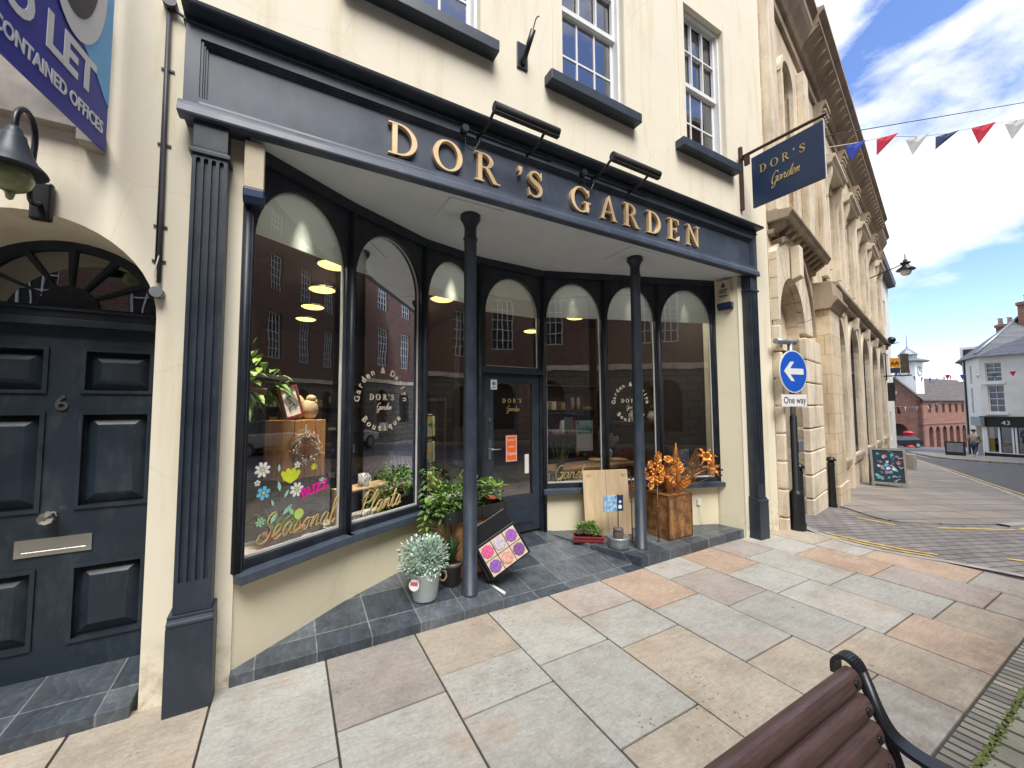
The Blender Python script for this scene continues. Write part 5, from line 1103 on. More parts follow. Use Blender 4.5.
# parked vehicles far off and across the street
def car(name, label, loc, rz, paint, van=False, grp=None):
    t = thing(name, label, 'van' if van else 'car', loc, grp); T = Matrix.Translation(loc) @ Matrix.Rotation(rz, 4, 'Z')
    if van: side = [(-2.3, .35), (2.3, .35), (2.35, .9), (2.1, 1.15), (1.5, 1.95), (1.2, 2.1), (-2.25, 2.1), (-2.3, 1.9)]; cab = None; hw = .92
    else: side = [(-2.1, .32), (2.1, .30), (2.16, .62), (1.95, .80), (1.05, .95), (-1.75, 1.0), (-2.1, .88)]; hw = .86
    mb = MB(); mb.prism(side, lambda a, b: T @ Vector((a, -hw, b)), lambda a, b: T @ Vector((a, hw, b))); mb.build('body', paint, t, bevel=.09)
    if not van:
        lo = [(1.05, .93), (-1.78, .97)]; hi = [(.35, 1.40), (-.2, 1.46), (-1.25, 1.40)]
        cabp = [(1.08, .94), (.38, 1.39), (-.2, 1.46), (-1.2, 1.40), (-1.80, .98)]; a_ = [T @ Vector((x, -hw + .03 + (.15 if z > 1.2 else 0), z)) for x, z in cabp]; b_ = [T @ Vector((x, hw - .03 - (.15 if z > 1.2 else 0), z)) for x, z in cabp]
        mb = MB(); va = [mb.b.verts.new(v) for v in a_]; vb = [mb.b.verts.new(v) for v in b_]; n = 5
        mb.b.faces.new(va); mb.b.faces.new(vb[::-1])
        for q in range(n): mb.b.faces.new((va[q], va[(q + 1) % n], vb[(q + 1) % n], vb[q]))
        mb.build('windows', M['darkgrey'], t); mb = MB(); mb.prism([(.38, 1.40), (-.2, 1.468), (-1.2, 1.41), (-1.2, 1.44), (-.2, 1.50), (.36, 1.43)], lambda a, b: T @ Vector((a, -hw + .17, b)), lambda a, b: T @ Vector((a, hw - .17, b))); mb.build('roof', paint, t, bevel=.01)
    else:
        for s_ in (-1, 1): mb = MB(); mb.box(.7, 1.6, s_ * .925 - .005, s_ * .925 + .005, 1.2, 1.75, 0, T); mb.build('window', M['darkgrey'], t)
        mb = MB(); mb.box(-.75, .75, -.012, .012, 0, .75, 0, T @ frameT(Vector((2.12, 0, 1.18)), Y, Vector((1, 0, .78)).normalized(), Vector((-.62, 0, .78)))); mb.build('windscreen', M['darkgrey'], t)
    for x in (-1.35, 1.35):
        for s_ in (-1, 1):
            mb = MB(); TT = T @ Matrix.Translation((x, s_ * (hw - .08), .32)) @ Matrix.Rotation(R(90), 4, 'X'); mb.lathe([(.30, -.1), (.32, -.08), (.32, .08), (.30, .1)], (0, 0, 0), 20, 0, TT); w = mb.build('wheel', M['black_m'], t); mb = MB(); mb.lathe([(.2, -.105), (.2, .105)], (0, 0, 0), 14, 0, TT); mb.build('rim', M['galv'], w)
    for s_ in (-1, 1): mb = MB(); mb.box(2.08, 2.2, s_ * .62 - .16, s_ * .62 + .16, .58, .74, 0, T); mb.build('headlight', M['chrome'], t, bevel=.02)
    return t
silver = plain('silver_car_paint', (.45, .47, .50), .25, .7, var=.03); blackp = plain('black_car_paint', (.012, .012, .014), .2, .2); whitep = plain('white_van_paint', (.7, .7, .7), .3)
car('parked_car', 'silver car parked across the street, mirrored low in the shop windows', (2.6, -4.9, -.1), 0, silver, grp='cars parked across the street')
car('parked_car', 'dark car parked across the street to the left of the silver one', (-3.0, -4.9, -.1), 0, blackp, grp='cars parked across the street')
car('parked_car', 'silver hatchback parked further up the street near the taller brick building', (15.5, -4.6, G(15.5, -4.6) - .1), R(13), silver, grp='cars parked across the street')
car('parked_van', 'white van seen through the arch at the end of the market house', (83, 27, G(83, 27)), R(95), whitep, van=True)
car('parked_car', 'black car parked in front of the market house arch', (66.5, 19.0, G(66.5, 19.0) - .1), R(150), blackp)
pz = G(70.2, 19.2) - .1
t = thing('post_box', 'bright red pillar box in front of the market house corner', 'post box', (70.2, 19.2, pz)); mb = MB(); mb.lathe([(.48, 0), (.48, .15), (.42, .2), (.42, 1.75), (.5, 1.8), (.5, 1.9), (.3, 2.05), (.02, 2.1)], (70.2, 19.2, pz), 16); mb.build('body', M['red'], t); mb = MB(); mb.box(69.7, 69.76, 19.05, 19.45, pz + 1.4, pz + 1.5); mb.build('slot', M['black_m'], t)

# person walking by the corner house
def person(loc, face, label):
    t = thing('person', label, 'person', loc); T = Matrix.Translation(loc) @ Matrix.Rotation(face, 4, 'Z')
    def skin(name, vs, es, rs, mat):
        me = bpy.data.meshes.new(name); me.from_pydata([tuple(T @ Vector(v) - Vector(loc)) for v in vs], es, []); o = bpy.data.objects.new(name, me); COL.objects.link(o); o.parent = t
        m = o.modifiers.new('skin', 'SKIN')
        for k, r_ in enumerate(rs): me.skin_vertices[0].data[k].radius = (r_, r_)
        me.skin_vertices[0].data[0].use_root = True; s = o.modifiers.new('sub', 'SUBSURF'); s.levels = 1; s.render_levels = 1; me.materials.append(mat); m.use_smooth_shade = True; return o
    vs = [(0, 0, .95), (0, 0, 1.15), (0, .02, 1.38), (0, .04, 1.50), (0, .06, 1.56), (0, .06, 1.70), (-.19, .02, 1.40), (-.25, -.06, 1.12), (-.22, .10, .88), (.19, .02, 1.40), (.25, .10, 1.13), (.22, .30, .95),
          (-.10, 0, .90), (-.11, .20, .50), (-.11, .22, .08), (-.11, .36, .04), (.10, 0, .90), (.11, -.04, .50), (.11, -.36, .14), (.11, -.28, .04)]
    es = [(0, 1), (1, 2), (2, 3), (3, 4), (4, 5), (2, 6), (6, 7), (7, 8), (2, 9), (9, 10), (10, 11), (0, 12), (12, 13), (13, 14), (14, 15), (0, 16), (16, 17), (17, 18), (18, 19)]
    rs = [.14, .14, .16, .06, .07, .10, .06, .045, .035, .06, .045, .035, .09, .065, .045, .04, .09, .065, .045, .04]
    skin('body', vs, es, rs, M['skin'])
    skin('jacket', [(0, 0, .88), (0, 0, 1.12), (0, .02, 1.36), (0, .03, 1.46), (-.20, .02, 1.40), (-.26, -.06, 1.12), (-.23, .08, .94), (.20, .02, 1.40), (.26, .10, 1.13), (.23, .26, .98)], [(0, 1), (1, 2), (2, 3), (2, 4), (4, 5), (5, 6), (2, 7), (7, 8), (8, 9)], [.17, .17, .19, .09, .085, .065, .05, .085, .065, .05], plain('tan_jacket', (.30, .24, .17), .8))
    skin('jeans', [(0, 0, .92), (-.10, 0, .86), (-.11, .20, .50), (-.11, .21, .12), (.10, 0, .86), (.11, -.04, .50), (.11, -.34, .17)], [(0, 1), (1, 2), (2, 3), (0, 4), (4, 5), (5, 6)], [.16, .11, .08, .065, .11, .08, .065], plain('blue_jeans', (.03, .05, .11), .85))
    mb = MB(); mb.ball(T @ Vector((0, .04, 1.76)), .115, 14, 0, (1, 1.1, .8)); mb.build('hair', plain('dark_hair', (.06, .04, .03), .9), t)
    return t
person((40.0, 7.75, G(40, 7.75) + .02), R(-100), 'person in a tan jacket and blue jeans walking past the corner house')
t = thing('pavement_sign', 'small dark A board standing left of the walking person', 'A board', (42.0, 8.9, G(42, 8.9))); mb = MB(); mb.box(41.7, 41.78, 8.5, 9.5, G(42, 8.9), G(42, 8.9) + 1.0); mb.build('board', M['black_m'], t); mb = MB(); mb.box(41.68, 41.70, 8.6, 9.4, G(42, 8.9) + .25, G(42, 8.9) + .9); mb.build('face', M['steel'], t)

# ================================================================== GOODS IN AND AROUND THE SHOP
def leaf(mb, base, d, L, w, mi=0, droop=.25):
    d = Vector(d).normalized(); s = d.cross(Z); s = s.normalized() if s.length > .05 else X.copy(); n = s.cross(d)
    a = Vector(base); m1 = a + d * L * .35 - n * 0; m2 = a + d * L * .7 - Z * L * droop * .4; tip = a + d * L - Z * L * droop
    v = [mb.b.verts.new(p) for p in (a, m1 + s * w / 2 + n * w * .15, m2 + s * w * .36 + n * w * .1, tip, m2 - s * w * .36 + n * w * .1, m1 - s * w / 2 + n * w * .15, m1, m2)]
    for q in ((0, 1, 6), (1, 2, 7, 6), (2, 3, 7), (3, 4, 7), (4, 5, 6, 7), (5, 0, 6)): f = mb.b.faces.new([v[i] for i in q]); f.material_index = mi; f.smooth = True
def bush(mb, c, r, n, L, w, rnd, mats=1, up=.3, droop=.2, hollow=.35):
    c = Vector(c)
    for k in range(n):
        while True:
            p = Vector((rnd.uniform(-1, 1), rnd.uniform(-1, 1), rnd.uniform(-1, 1)))
            if hollow < p.length < 1 + .12 * math.sin(9 * p.x + 7 * p.y): break
        q = c + Vector((p.x * r[0], p.y * r[1], p.z * r[2])); d = (p + Vector((rnd.uniform(-.6, .6), rnd.uniform(-.6, .6), rnd.uniform(-.2, .6) + up)))
        leaf(mb, q, d, L * rnd.uniform(.6, 1.25), w * rnd.uniform(.7, 1.2), rnd.randrange(mats), droop)
def blades(mb, c, n, L, w, rnd, spread=.6):
    c = Vector(c)
    for k in range(n):
        a = rnd.uniform(0, 2 * PI); sp = rnd.uniform(.1, spread); d = Vector((math.cos(a) * sp, math.sin(a) * sp, 1)).normalized(); l = L * rnd.uniform(.65, 1.05); s = Vector((-math.sin(a), math.cos(a), 0)); pv = None
        for q in range(6):
            t = q / 5; p = c + d * l * t + Vector((math.cos(a), math.sin(a), 0)) * l * sp * .45 * t * t - Z * l * .12 * t * t; ww = w * (1 - t) ** .6 * .5 + .0008; cur = (mb.b.verts.new(p - s * ww), mb.b.verts.new(p + s * ww))
            if pv: mb.b.faces.new((pv[0], pv[1], cur[1], cur[0]))
            pv = cur
def pot_prof(r0, r1, h, rim=.012): return [(r0, 0), (r1, h * .82), (r1 + rim, h * .83), (r1 + rim * 1.2, h), (r1 - .004, h), (r1 - .012, h * .86)]
rnd = random.Random(21)
LEAF2 = [M['leaf'], M['leafd']]
# silver plant in pale bucket
bx, by = .975, 3.13; z0 = PLz(by)
t = thing('potted_plant', 'silvery grey leaved plant in a pale mint metal bucket at the porch edge', 'plant', (bx, by, z0), 'plants on the shop step')
mb = MB(); mb.lathe([(.088, 0), (.094, .006), (.118, .205), (.124, .21), (.124, .218), (.114, .216), (.108, .18)], (bx, by, z0), 28); pt = mb.build('bucket', M['enamel'], t)
mb = MB(); mb.tube(spline([(bx + .115, by + .01, z0 + .19), (bx + .16, by + .005, z0 + .17), (bx + .175, by, z0 + .13), (bx + .15, by, z0 + .10), (bx + .12, by, z0 + .12)], 5), .008, 8); mb.build('rope_handle', M['tan'], pt)
mb = MB(); TT = frameT(Vector((bx - .115, by - .09, z0 + .155)), Vector((.75, -.65, 0)).normalized(), Vector((.1, .1, 1)).normalized(), Vector((-.65, -.75, .1)).normalized()); mb.lathe([(.042, 0), (.042, .003)], (0, 0, 0), 16, 0, TT); lb = mb.build('plant_label', M['paper'], t); mb = MB(); mb.box(-.03, .03, -.004, .024, .003, .004, 0, TT); mb.build('print', plain('pink_print', (.6, .12, .15), .7), lb)
mb = MB(); bush(mb, (bx - .01, by + .01, z0 + .315), (.185, .165, .15), 1500, .036, .019, rnd, 2, up=.4); mb.build('foliage', [M['leafs'], plain('silver_leaf_dark', (.26, .38, .30), .6)], t)
# grey pot with strap leaves
bx, by = 1.235, 3.24; z0 = PLz(by)
t = thing('potted_plant', 'spiky strap leaved plant in a taupe plastic pot left of the first column', 'plant', (bx, by, z0), 'plants on the shop step')
mb = MB(); mb.lathe([(.072, 0), (.09, .155), (.099, .157), (.10, .19), (.09, .19), (.085, .165)], (bx, by, z0), 24); mb.build('pot', M['plasticgrey'], t); mb = MB(); mb.lathe([(.086, .165), (.01, .172)], (bx, by, z0), 16); mb.build('soil', M['soil'], t)
mb = MB(); blades(mb, (bx, by, z0 + .165), 26, .42, .026, rnd, .65); mb.build('foliage', plain('strap_leaf', (.06, .12, .045), .5, var=.35, scale=20), t)
# climber on a stake
bx, by = 1.07, 3.42; z0 = PLz(by)
t = thing('climbing_plant', 'young climber tied to a thin stake against the cream wall under the window', 'plant', (bx, by, z0), 'plants on the shop step')
mb = MB(); mb.lathe([(.06, 0), (.08, .15), (.086, .16), (.086, .18)], (bx, by, z0), 20); mb.build('pot', M['plasticgrey'], t)
mb = MB(); mb.tube([(bx, by, z0 + .1), (bx + .01, by, 1.02)], .005, 6); mb.build('stake', plain('bamboo_stake', (.35, .25, .12), .7), t)
mb = MB()
for k in range(95):
    z = z0 + .22 + .72 * (k / 95); a = k * 2.4; rr_ = rnd.uniform(.01, .05) + (.05 if rnd.random() < .25 else 0); leaf(mb, (bx + .01 + rr_ * .4 * math.cos(a), by + rr_ * .4 * math.sin(a), z), (math.cos(a), math.sin(a) * .8 - .1, rnd.uniform(-.3, .4)), rnd.uniform(.05, .095), rnd.uniform(.03, .045), rnd.randrange(2), .3)
mb.build('foliage', LEAF2, t)
# crate stand with black tray of plants
t = thing('wooden_crate', 'orange pine crate on end carrying a black nursery tray beside the shop door', 'crate', (1.48, 3.45, PLz(3.45)))
def slat_crate(t, x0, x1, y0, y1, z0, z1, mat, nfront=4, T=None, th=.012, axis='v'):
    w = (x1 - x0) / nfront
    mb = MB()
    for k in range(nfront): mb.box(x0 + k * w + .003, x0 + (k + 1) * w - .003, y0, y0 + th, z0, z1, 0, T)
    mb.build('front_boards', mat, t, bevel=.002); mb = MB()
    for k in range(nfront): mb.box(x0 + k * w + .003, x0 + (k + 1) * w - .003, y1 - th, y1, z0, z1, 0, T)
    mb.box(x0, x0 + th, y0 + th + .001, y1 - th - .001, z0, z1, 0, T); mb.box(x1 - th, x1, y0 + th + .001, y1 - th - .001, z0, z1, 0, T); mb.box(x0 + th, x1 - th, y0 + th, y1 - th, z0 + .02, z0 + .03, 0, T); mb.build('sides', mat, t, bevel=.002)
Tc = Matrix.Translation((1.47, 3.42, 0)) @ Matrix.Rotation(R(12), 4, 'Z')
slat_crate(t, -.20, .20, -.13, .14, PLz(3.35), .60, M['wood'], 4, Tc)
t = thing('plant_tray', 'black plastic nursery tray of bright green bedding plants on the crate', 'plant tray', (1.47, 3.40, .6))
mb = MB(); 
for a, b, c, d in ((-.34, .34, -.17, -.16), (-.34, .34, .15, .16), (-.34, -.33, -.16, .15), (.33, .34, -.16, .15)): mb.box(a, b, c, d, .615, .70, 0, Tc)
mb.box(-.34, .34, -.17, .16, .602, .614, 0, Tc)
for k in range(8): mb.box(-.33 + k * .09, -.325 + k * .09, -.176, -.17, .61, .70, 0, Tc)
mb.build('tray', M['black_m'], t)
mb = MB(); bush(mb, Tc @ Vector((-.24, -.02, .80)), (.15, .14, .12), 330, .052, .028, rnd, 2); bush(mb, Tc @ Vector((.0, 0, .83)), (.14, .13, .15), 420, .045, .019, rnd, 2, up=.7); bush(mb, Tc @ Vector((-.33, -.06, .74)), (.09, .09, .10), 120, .05, .03, rnd, 2); mb.build('foliage', LEAF2, t)
mb = MB(); bush(mb, Tc @ Vector((.26, -.03, .80)), (.10, .11, .10), 80, .07, .05, rnd, 1, up=.3); mb.build('broad_leaves', plain('lime_leaf', (.22, .36, .08), .5, var=.3, scale=20), t)
mb = MB(); mb.lathe(pot_prof(.035, .05, .08), Tc @ Vector((.22, -.06, .66)), 16); mb.build('pot', M['terracotta'], t)
# tilted black case of flower cards
U = Vector((.80, -.10, .42)).normalized(); Vv = Vector((-.36, .30, .88)); Vv = (Vv - U * Vv.dot(U)).normalized(); Nn = U.cross(Vv)
TT = frameT(Vector((1.53, 3.04, .135)), U, Vv, Nn)
t = thing('seed_display', 'black folding display of pink and purple flower pictures tipped against the first column', 'display rack', (1.6, 3.1, .14))
mb = MB(); mb.box(0, .40, 0, .30, -.02, 0, 0, TT); mb.box(-.03, .39, .0, .40, -.13, -.03, 0, TT); mb.box(-.03, .39, .30, .44, -.028, -.02, 0, TT); mb.build('case', M['black'], t, bevel=.006)
fc_ = [(.62, .10, .25), (.50, .45, .50), (.30, .10, .40), (.24, .10, .36), (.62, .32, .25), (.20, .07, .26)]
for k, c in enumerate(fc_):
    i, j = k % 3, k // 3; x, y = .02 + i * .122, .150 - j * .135; mb = MB(); mb.box(x, x + .115, y, y + .128, .0005, .005, 0, TT); cdk = mb.build('picture_card', plain('card_print', (.62, .48, .36), .6), t)
    mb = MB(); cx, cy = x + .0575, y + .066
    for q in range(9): a = 2 * PI * q / 9; mb.lathe([(.024, .0052 + .0002 * q), (.019, .0072 + .0002 * q)], (0, 0, 0), 8, 0, TT @ Matrix.Translation((cx + .032 * math.cos(a), cy + .032 * math.sin(a), 0)))
    mb.lathe([(.013, .0072), (.012, .0095)], (0, 0, 0), 8, 0, TT @ Matrix.Translation((cx, cy, 0))); mb.build('flower_print', plain('petal_print_%d' % k, c, .6, var=.35, scale=60), cdk)
mb = MB(); mb.tube([(1.53, 3.03, PLz(3.03) + .012), (1.57, 2.90, PLz(2.9) + .012)], .012, 8); tag(mb.build('white_cane', M['white'], None, loc=(1.55, 2.96, .08)), 'short white stick lying on the tiled step by the flower display', 'stick')
# ---- right platform
T4 = FT(4)
t = thing('plant_trough', 'maroon plastic tray of small green succulents on the right step', 'plant tray', (2.93, 3.50, PRz(2.9, 3.5)))
zt_ = PRz(2.95, 3.45) + .003; Tt = Matrix.Translation((2.93, 3.46, zt_)) @ Matrix.Rotation(R(-35), 4, 'Z')
mb = MB()
for a, b, c, d in ((-.16, .16, -.08, -.07), (-.16, .16, .07, .08), (-.16, -.15, -.07, .07), (.15, .16, -.07, .07)): mb.box(a, b, c, d, 0, .06, 0, Tt)
mb.box(-.16, .16, -.08, .08, 0, .012, 0, Tt); mb.box(-.172, .172, -.092, -.08, .05, .062, 0, Tt); mb.build('tray', M['maroon'], t)
for k, x in enumerate((-.1, 0, .1)):
    mb = MB(); mb.lathe(pot_prof(.032, .042, .075, .004), Tt @ Vector((x, 0, .014)), 14); mb.build('pot', M['plasticgrey'], t)
mb = MB(); bush(mb, Tt @ Vector((-.10, 0, .12)), (.055, .055, .045), 70, .04, .022, rnd, 2, up=.6); bush(mb, Tt @ Vector((.02, 0, .135)), (.085, .06, .07), 200, .045, .018, rnd, 2, up=.8); bush(mb, Tt @ Vector((.11, 0, .10)), (.05, .05, .035), 60, .04, .02, rnd, 2); mb.build('foliage', LEAF2, t)
t = thing('folded_board', 'pale plywood folding panel leaning on the wall under the Garden window', 'board', (3.2, 3.6, PRz(3.2, 3.6)))
exf = (P[5] - P[4]).normalized(); nf = Z.cross(exf).normalized(); zb_ = PRz(3.2, 3.6)
base = Vector((2.99, 3.575, zb_ + .0)); TT = frameT(base, exf, (Z + nf * .13).normalized(), -nf)
mb = MB(); mb.box(0, .28, 0, .74, 0, .015, 0, TT); mb.build('leaf_panel', M['ply'], t, bevel=.002); mb = MB(); mb.box(.283, .56, .0, .74, .0, .015, 0, TT); mb.build('leaf_panel', M['ply'], t, bevel=.002)
mb = MB()
for x in (.05, .48): mb.box(x, x + .05, .67, .70, .0155, .02, 0, TT)
mb.build('hinge', M['tan'], t)
zt_ = PRz(3.1, 3.18)
t = thing('water_feature', 'round ribbed zinc tub holding a small brown stone urn left of the second column', 'fountain', (3.10, 3.17, zt_))
mb = MB(); mb.lathe([(.105, 0), (.112, .01), (.108, .03), (.113, .05), (.109, .07), (.115, .09), (.118, .115), (.108, .115), (.10, .08)], (3.10, 3.17, zt_), 28); mb.build('tub', M['galv'], t)
mb = MB(); mb.lathe([(.04, .03), (.052, .10), (.058, .15), (.05, .175), (.058, .185), (.05, .20), (.03, .205)], (3.10, 3.17, zt_), 18); mb.build('urn', plain('brown_stone', (.12, .09, .08), .5, var=.3, scale=20), t)
t = thing('garden_stake_sign', 'blue and white picture card on a thin rusty stake above the zinc tub', 'plant sign', (3.17, 3.25, zt_))
mb = MB(); mb.tube([(3.20, 3.27, zt_), (3.20, 3.27, .50)], .006, 6); mb.tube([(3.20, 3.27, .62), (3.20, 3.27, .50)], .012, 6); mb.build('stake', M['rustd'], t)
TT = frameT(Vector((2.985, 3.27, .455)), Vector((.96, -.28, 0)).normalized(), Z, Vector((-.28, -.96, 0)).normalized()); mb = MB(); mb.box(0, .16, 0, .17, 0, .008, 0, TT); b_ = mb.build('card', plain('blue_print_card', (.25, .40, .62), .5, var=.75, scale=28), t)
mb = MB(); mb.box(.161, .235, 0, .17, 0, .008, 0, TT); 
mb.build('label_strip', M['navysign'], t); mb = MB(); mb.lathe([(.022, .008), (.022, .011)], (0, 0, 0), 12, 0, TT @ Matrix.Translation((.195, .045, 0))); mb.lathe([(.014, .008), (.014, .011)], (0, 0, 0), 10, 0, TT @ Matrix.Translation((.197, .10, 0))); mb.build('dots', M['white'], t)
for (sx_, sy_, h), lab in (((3.36, 3.22, .70), 'rusty wire stake directly left of the second column'), ((3.62, 3.08, .62), 'rusty wire stake in front of the brown tea chest')):
    z_ = PRz(sx_, sy_); t = thing('rusty_stake', lab, 'garden stake', (sx_, sy_, z_), 'rusty garden stakes beside the second column'); mb = MB(); mb.tube([(sx_, sy_, z_), (sx_, sy_, z_ + h)], .0055, 6); mb.ball((sx_, sy_, z_ + h), .016, 8); mb.ball((sx_, sy_, z_ + h * .62), .014, 8); mb.lathe([(.02, 0), (.02, .012)], (sx_, sy_, z_), 10); mb.build('rod', M['rustd'], t)
# tea chest and rusty flowers
cx0, cx1, cy0, cy1 = 3.735, 4.14, 3.03, 3.40; zb_ = PRz(3.9, 3.1) + .002
t = thing('tea_chest', 'old brown stencilled tea chest on the right step under the rusty flowers', 'crate', (3.94, 3.2, zb_))
mb = MB(); mb.box(cx0, cx1, cy0, cy1, zb_, .575); ch = mb.build('box', M['oldwood'], t)
mb = MB()
for x in (cx0 - .004, cx1 - .014):
    for y in (cy0 - .004, cy1 - .014): mb.box(x, x + .018, y, y + .018, zb_, .58)
for y in (cy0 - .003, cy1 - .015): mb.box(cx0 + .014, cx1 - .014, y, y + .018, .56, .581); mb.box(cx0 + .014, cx1 - .014, y, y + .018, zb_, zb_ + .016)
for x in (cx0 - .003, cx1 - .015): mb.box(x, x + .018, cy0 + .014, cy1 - .014, .56, .581)
mb.build('edging', M['rustd'], t)
def blossom(mb, c, r, facing, rnd, n=7):
    f = Vector(facing).normalized(); a_ = f.cross(Z).normalized(); b_ = a_.cross(f)
    for q in range(n):
        a = 2 * PI * q / n; d = a_ * math.cos(a) + b_ * math.sin(a); s = f.cross(d); p = Vector(c); m = p + d * r * .6 + f * r * .22; tip = p + d * r + f * r * .05; w = r * .36
        for sgn in (0, 1): mb.face([p + f * .002 * sgn, m + s * w + f * .002 * sgn, tip + f * .002 * sgn, m - s * w + f * .002 * sgn][::1 if sgn else -1])
    mb.ball(Vector(c) + f * r * .18, r * .26, 8)
t = thing('metal_flowers', 'bunch of rusty orange sheet metal flowers and a fern standing on the tea chest', 'garden ornament', (3.94, 3.25, .58))
mb = MB()
base = Vector((3.92, 3.22, .58)); bl = []
for k in range(64):
    x = rnd.gauss(3.84, .19); z_ = rnd.uniform(.72, 1.02) - abs(x - 3.8) * .25; bl.append((Vector((x, 3.18 + rnd.uniform(-.09, .12), z_)), rnd.uniform(.035, .06)))
for c, r_ in bl: blossom(mb, c, r_, (rnd.uniform(-.7, .1), -1, rnd.uniform(-.1, .6)), rnd)
mb.build('blossoms', M['rust'], t)
mb = MB()
for c, r_ in bl[::2]: mb.tube(spline([base + Vector((rnd.uniform(-.05, .05), rnd.uniform(-.03, .03), 0)), (base + c) / 2 + Vector((0, 0, .02)), c], 4), .005, 5)
mb.build('stems', M['rustd'], t)
def fern(mb, c, up, side, L, W, n=15):
    c = Vector(c)
    for k in range(n):
        f = k / n; p = c + up * L * f; w = W * math.sin(PI * (.18 + .8 * f)) * (1 - f * .5)
        for sg in (-1, 1): q = p + side * sg * w + up * w * .45; hb = L / n * .36; e_ = Vector((0, .003, 0)); mb.face([p - up * hb, q - up * hb * .6, q + up * hb * .5, p + up * hb]); mb.face([p + up * hb + e_, q + up * hb * .5 + e_, q - up * hb * .6 + e_, p - up * hb + e_])
    mb.tube([c - up * .02, c + up * L], .004, 5)
mb = MB(); fern(mb, (3.90, 3.04, .74), Z, Vector((.72, -.69, 0)).normalized(), .43, .062, 17); mb.build('fern_frond', M['rust'], t)
mb = MB(); fern(mb, (3.97, 3.08, .58), (Z + X * .18).normalized(), Vector((.8, -.55, 0)).normalized(), .26, .045, 10); fern(mb, (3.86, 3.10, .58), (Z - X * .22).normalized(), Vector((.8, -.55, 0)).normalized(), .22, .045, 10); mb.build('fern_frond', plain('deep_orange_rust', (.34, .11, .02), .4, .5, var=.3, scale=20), t)
mb = MB()
for k in range(9):   # fan of dark leaf to the right
    a = R(12 + k * 6); o_ = Vector((4.02, 3.16, .60)); d = Vector((math.cos(a), -.25, math.sin(a))); mb.face([o_, o_ + d * (.30 + .03 * k) + Z * .02, o_ + Vector((math.cos(a + .11), -.25, math.sin(a + .11))) * (.30 + .03 * k)])
mb.build('fan_leaf', M['rustd'], t)
mb = MB(); mb.ball((4.22, 3.14, .80), .055, 10); mb.ball((4.31, 3.14, .86), .05, 10); mb.build('seed_heads', plain('verdigris_seed_head', (.25, .20, .10), .6, .3, var=.5, scale=50), t)
mb = MB()
for c, r_, f in (((4.47, 3.05, .98), .12, (-.6, -.6, .7)), ((4.58, 3.06, .84), .13, (-.2, -.7, .3))):
    
    fv = Vector(f).normalized(); a_ = fv.cross(Z).normalized(); b_ = a_.cross(fv)
    for q in range(6):
        a = 2 * PI * q / 6; d = a_ * math.cos(a) + b_ * math.sin(a); sd_ = fv.cross(d); p = Vector(c) - fv * .03; m1 = p + d * r_ * .35 + fv * .04; m2 = p + d * r_ * .7 + fv * .05; tip = p + d * r_ * 1.15 + fv * .02
        for sg in (0, 1):
            e_ = fv * .002 * sg; w1, w2 = r_ * .17, r_ * .13; mb.face([p + e_, m1 + sd_ * w1 + e_, m2 + sd_ * w2 + e_, tip + e_, m2 - sd_ * w2 + e_, m1 - sd_ * w1 + e_][::1 if sg else -1])
    for q in range(3): mb.tube([Vector(c), Vector(c) + fv * .08 + a_ * .012 * (q - 1)], .003, 4)
    mb.tube(spline([(4.05, 3.2, .58), (4.3, 3.15, .72), Vector(c)], 5), .006, 5)
mb.build('lily', M['rust'], t)
mb = MB(); mb.tube(spline([(4.15, 3.2, .6), (4.5, 3.1, .68), (4.70, 3.0, .80)], 5), .004, 5)
for c in ((4.66, 3.0, .86), (4.70, 3.0, .80), (4.68, 3.0, .74)): mb.ball(c, .015, 6)
mb.build('berry_sprig', M['rustd'], t)
# power socket with lead on the right wall
t = thing('wall_socket', 'small cream outdoor socket with dangling lead low on the wall right of the tea chest', 'socket', (4.62, 3.27, .36))
T6 = FT(6); mb = MB(); mb.box(.48, .54, .33, .41, -.012, .01, 0, T6); mb.build('plate', M['paper'], t, bevel=.004); mb = MB(); mb.tube(spline([T6 @ Vector((.51, .33, .012)), T6 @ Vector((.50, .24, .03)), T6 @ Vector((.53, .16, .02)), T6 @ Vector((.57, .12, .03))], 5), .004, 5); mb.build('lead', M['paper'], t)

# ---- behind the glass
for k, (x, y) in enumerate(((.38, 4.49), (.33, 5.51), (.27, 6.54), (.21, 7.51), (1.74, 7.3), (1.74, 6.3), (1.83, 5.2), (4.2, 5.2), (4.2, 6.6))):
    lab = ['glowing round ceiling lamp nearest the left window', 'second glowing ceiling lamp in the left row', 'third glowing ceiling lamp in the left row', 'farthest glowing ceiling lamp in the left row', 'farthest glowing ceiling lamp in the middle row', 'middle glowing ceiling lamp in the middle row', 'glowing ceiling lamp in the third window', 'ceiling lamp at the right side of the shop near the glass', 'ceiling lamp at the right side of the shop towards the back'][k]
    t = thing('ceiling_lamp', lab, 'ceiling lamp', (x, y, 3.14), 'round ceiling lamps inside the shop')
    mb = MB(); mb.lathe([(.17, 3.139), (.18, 3.12), (.165, 3.105)], (x, y, 0), 20); mb.build('rim', M['chrome'], t); mb = MB(); mb.lathe([(.155, 3.104), (.13, 3.09), (.05, 3.082)], (x, y, 0), 20); mb.build('diffuser', M['glow'], t)
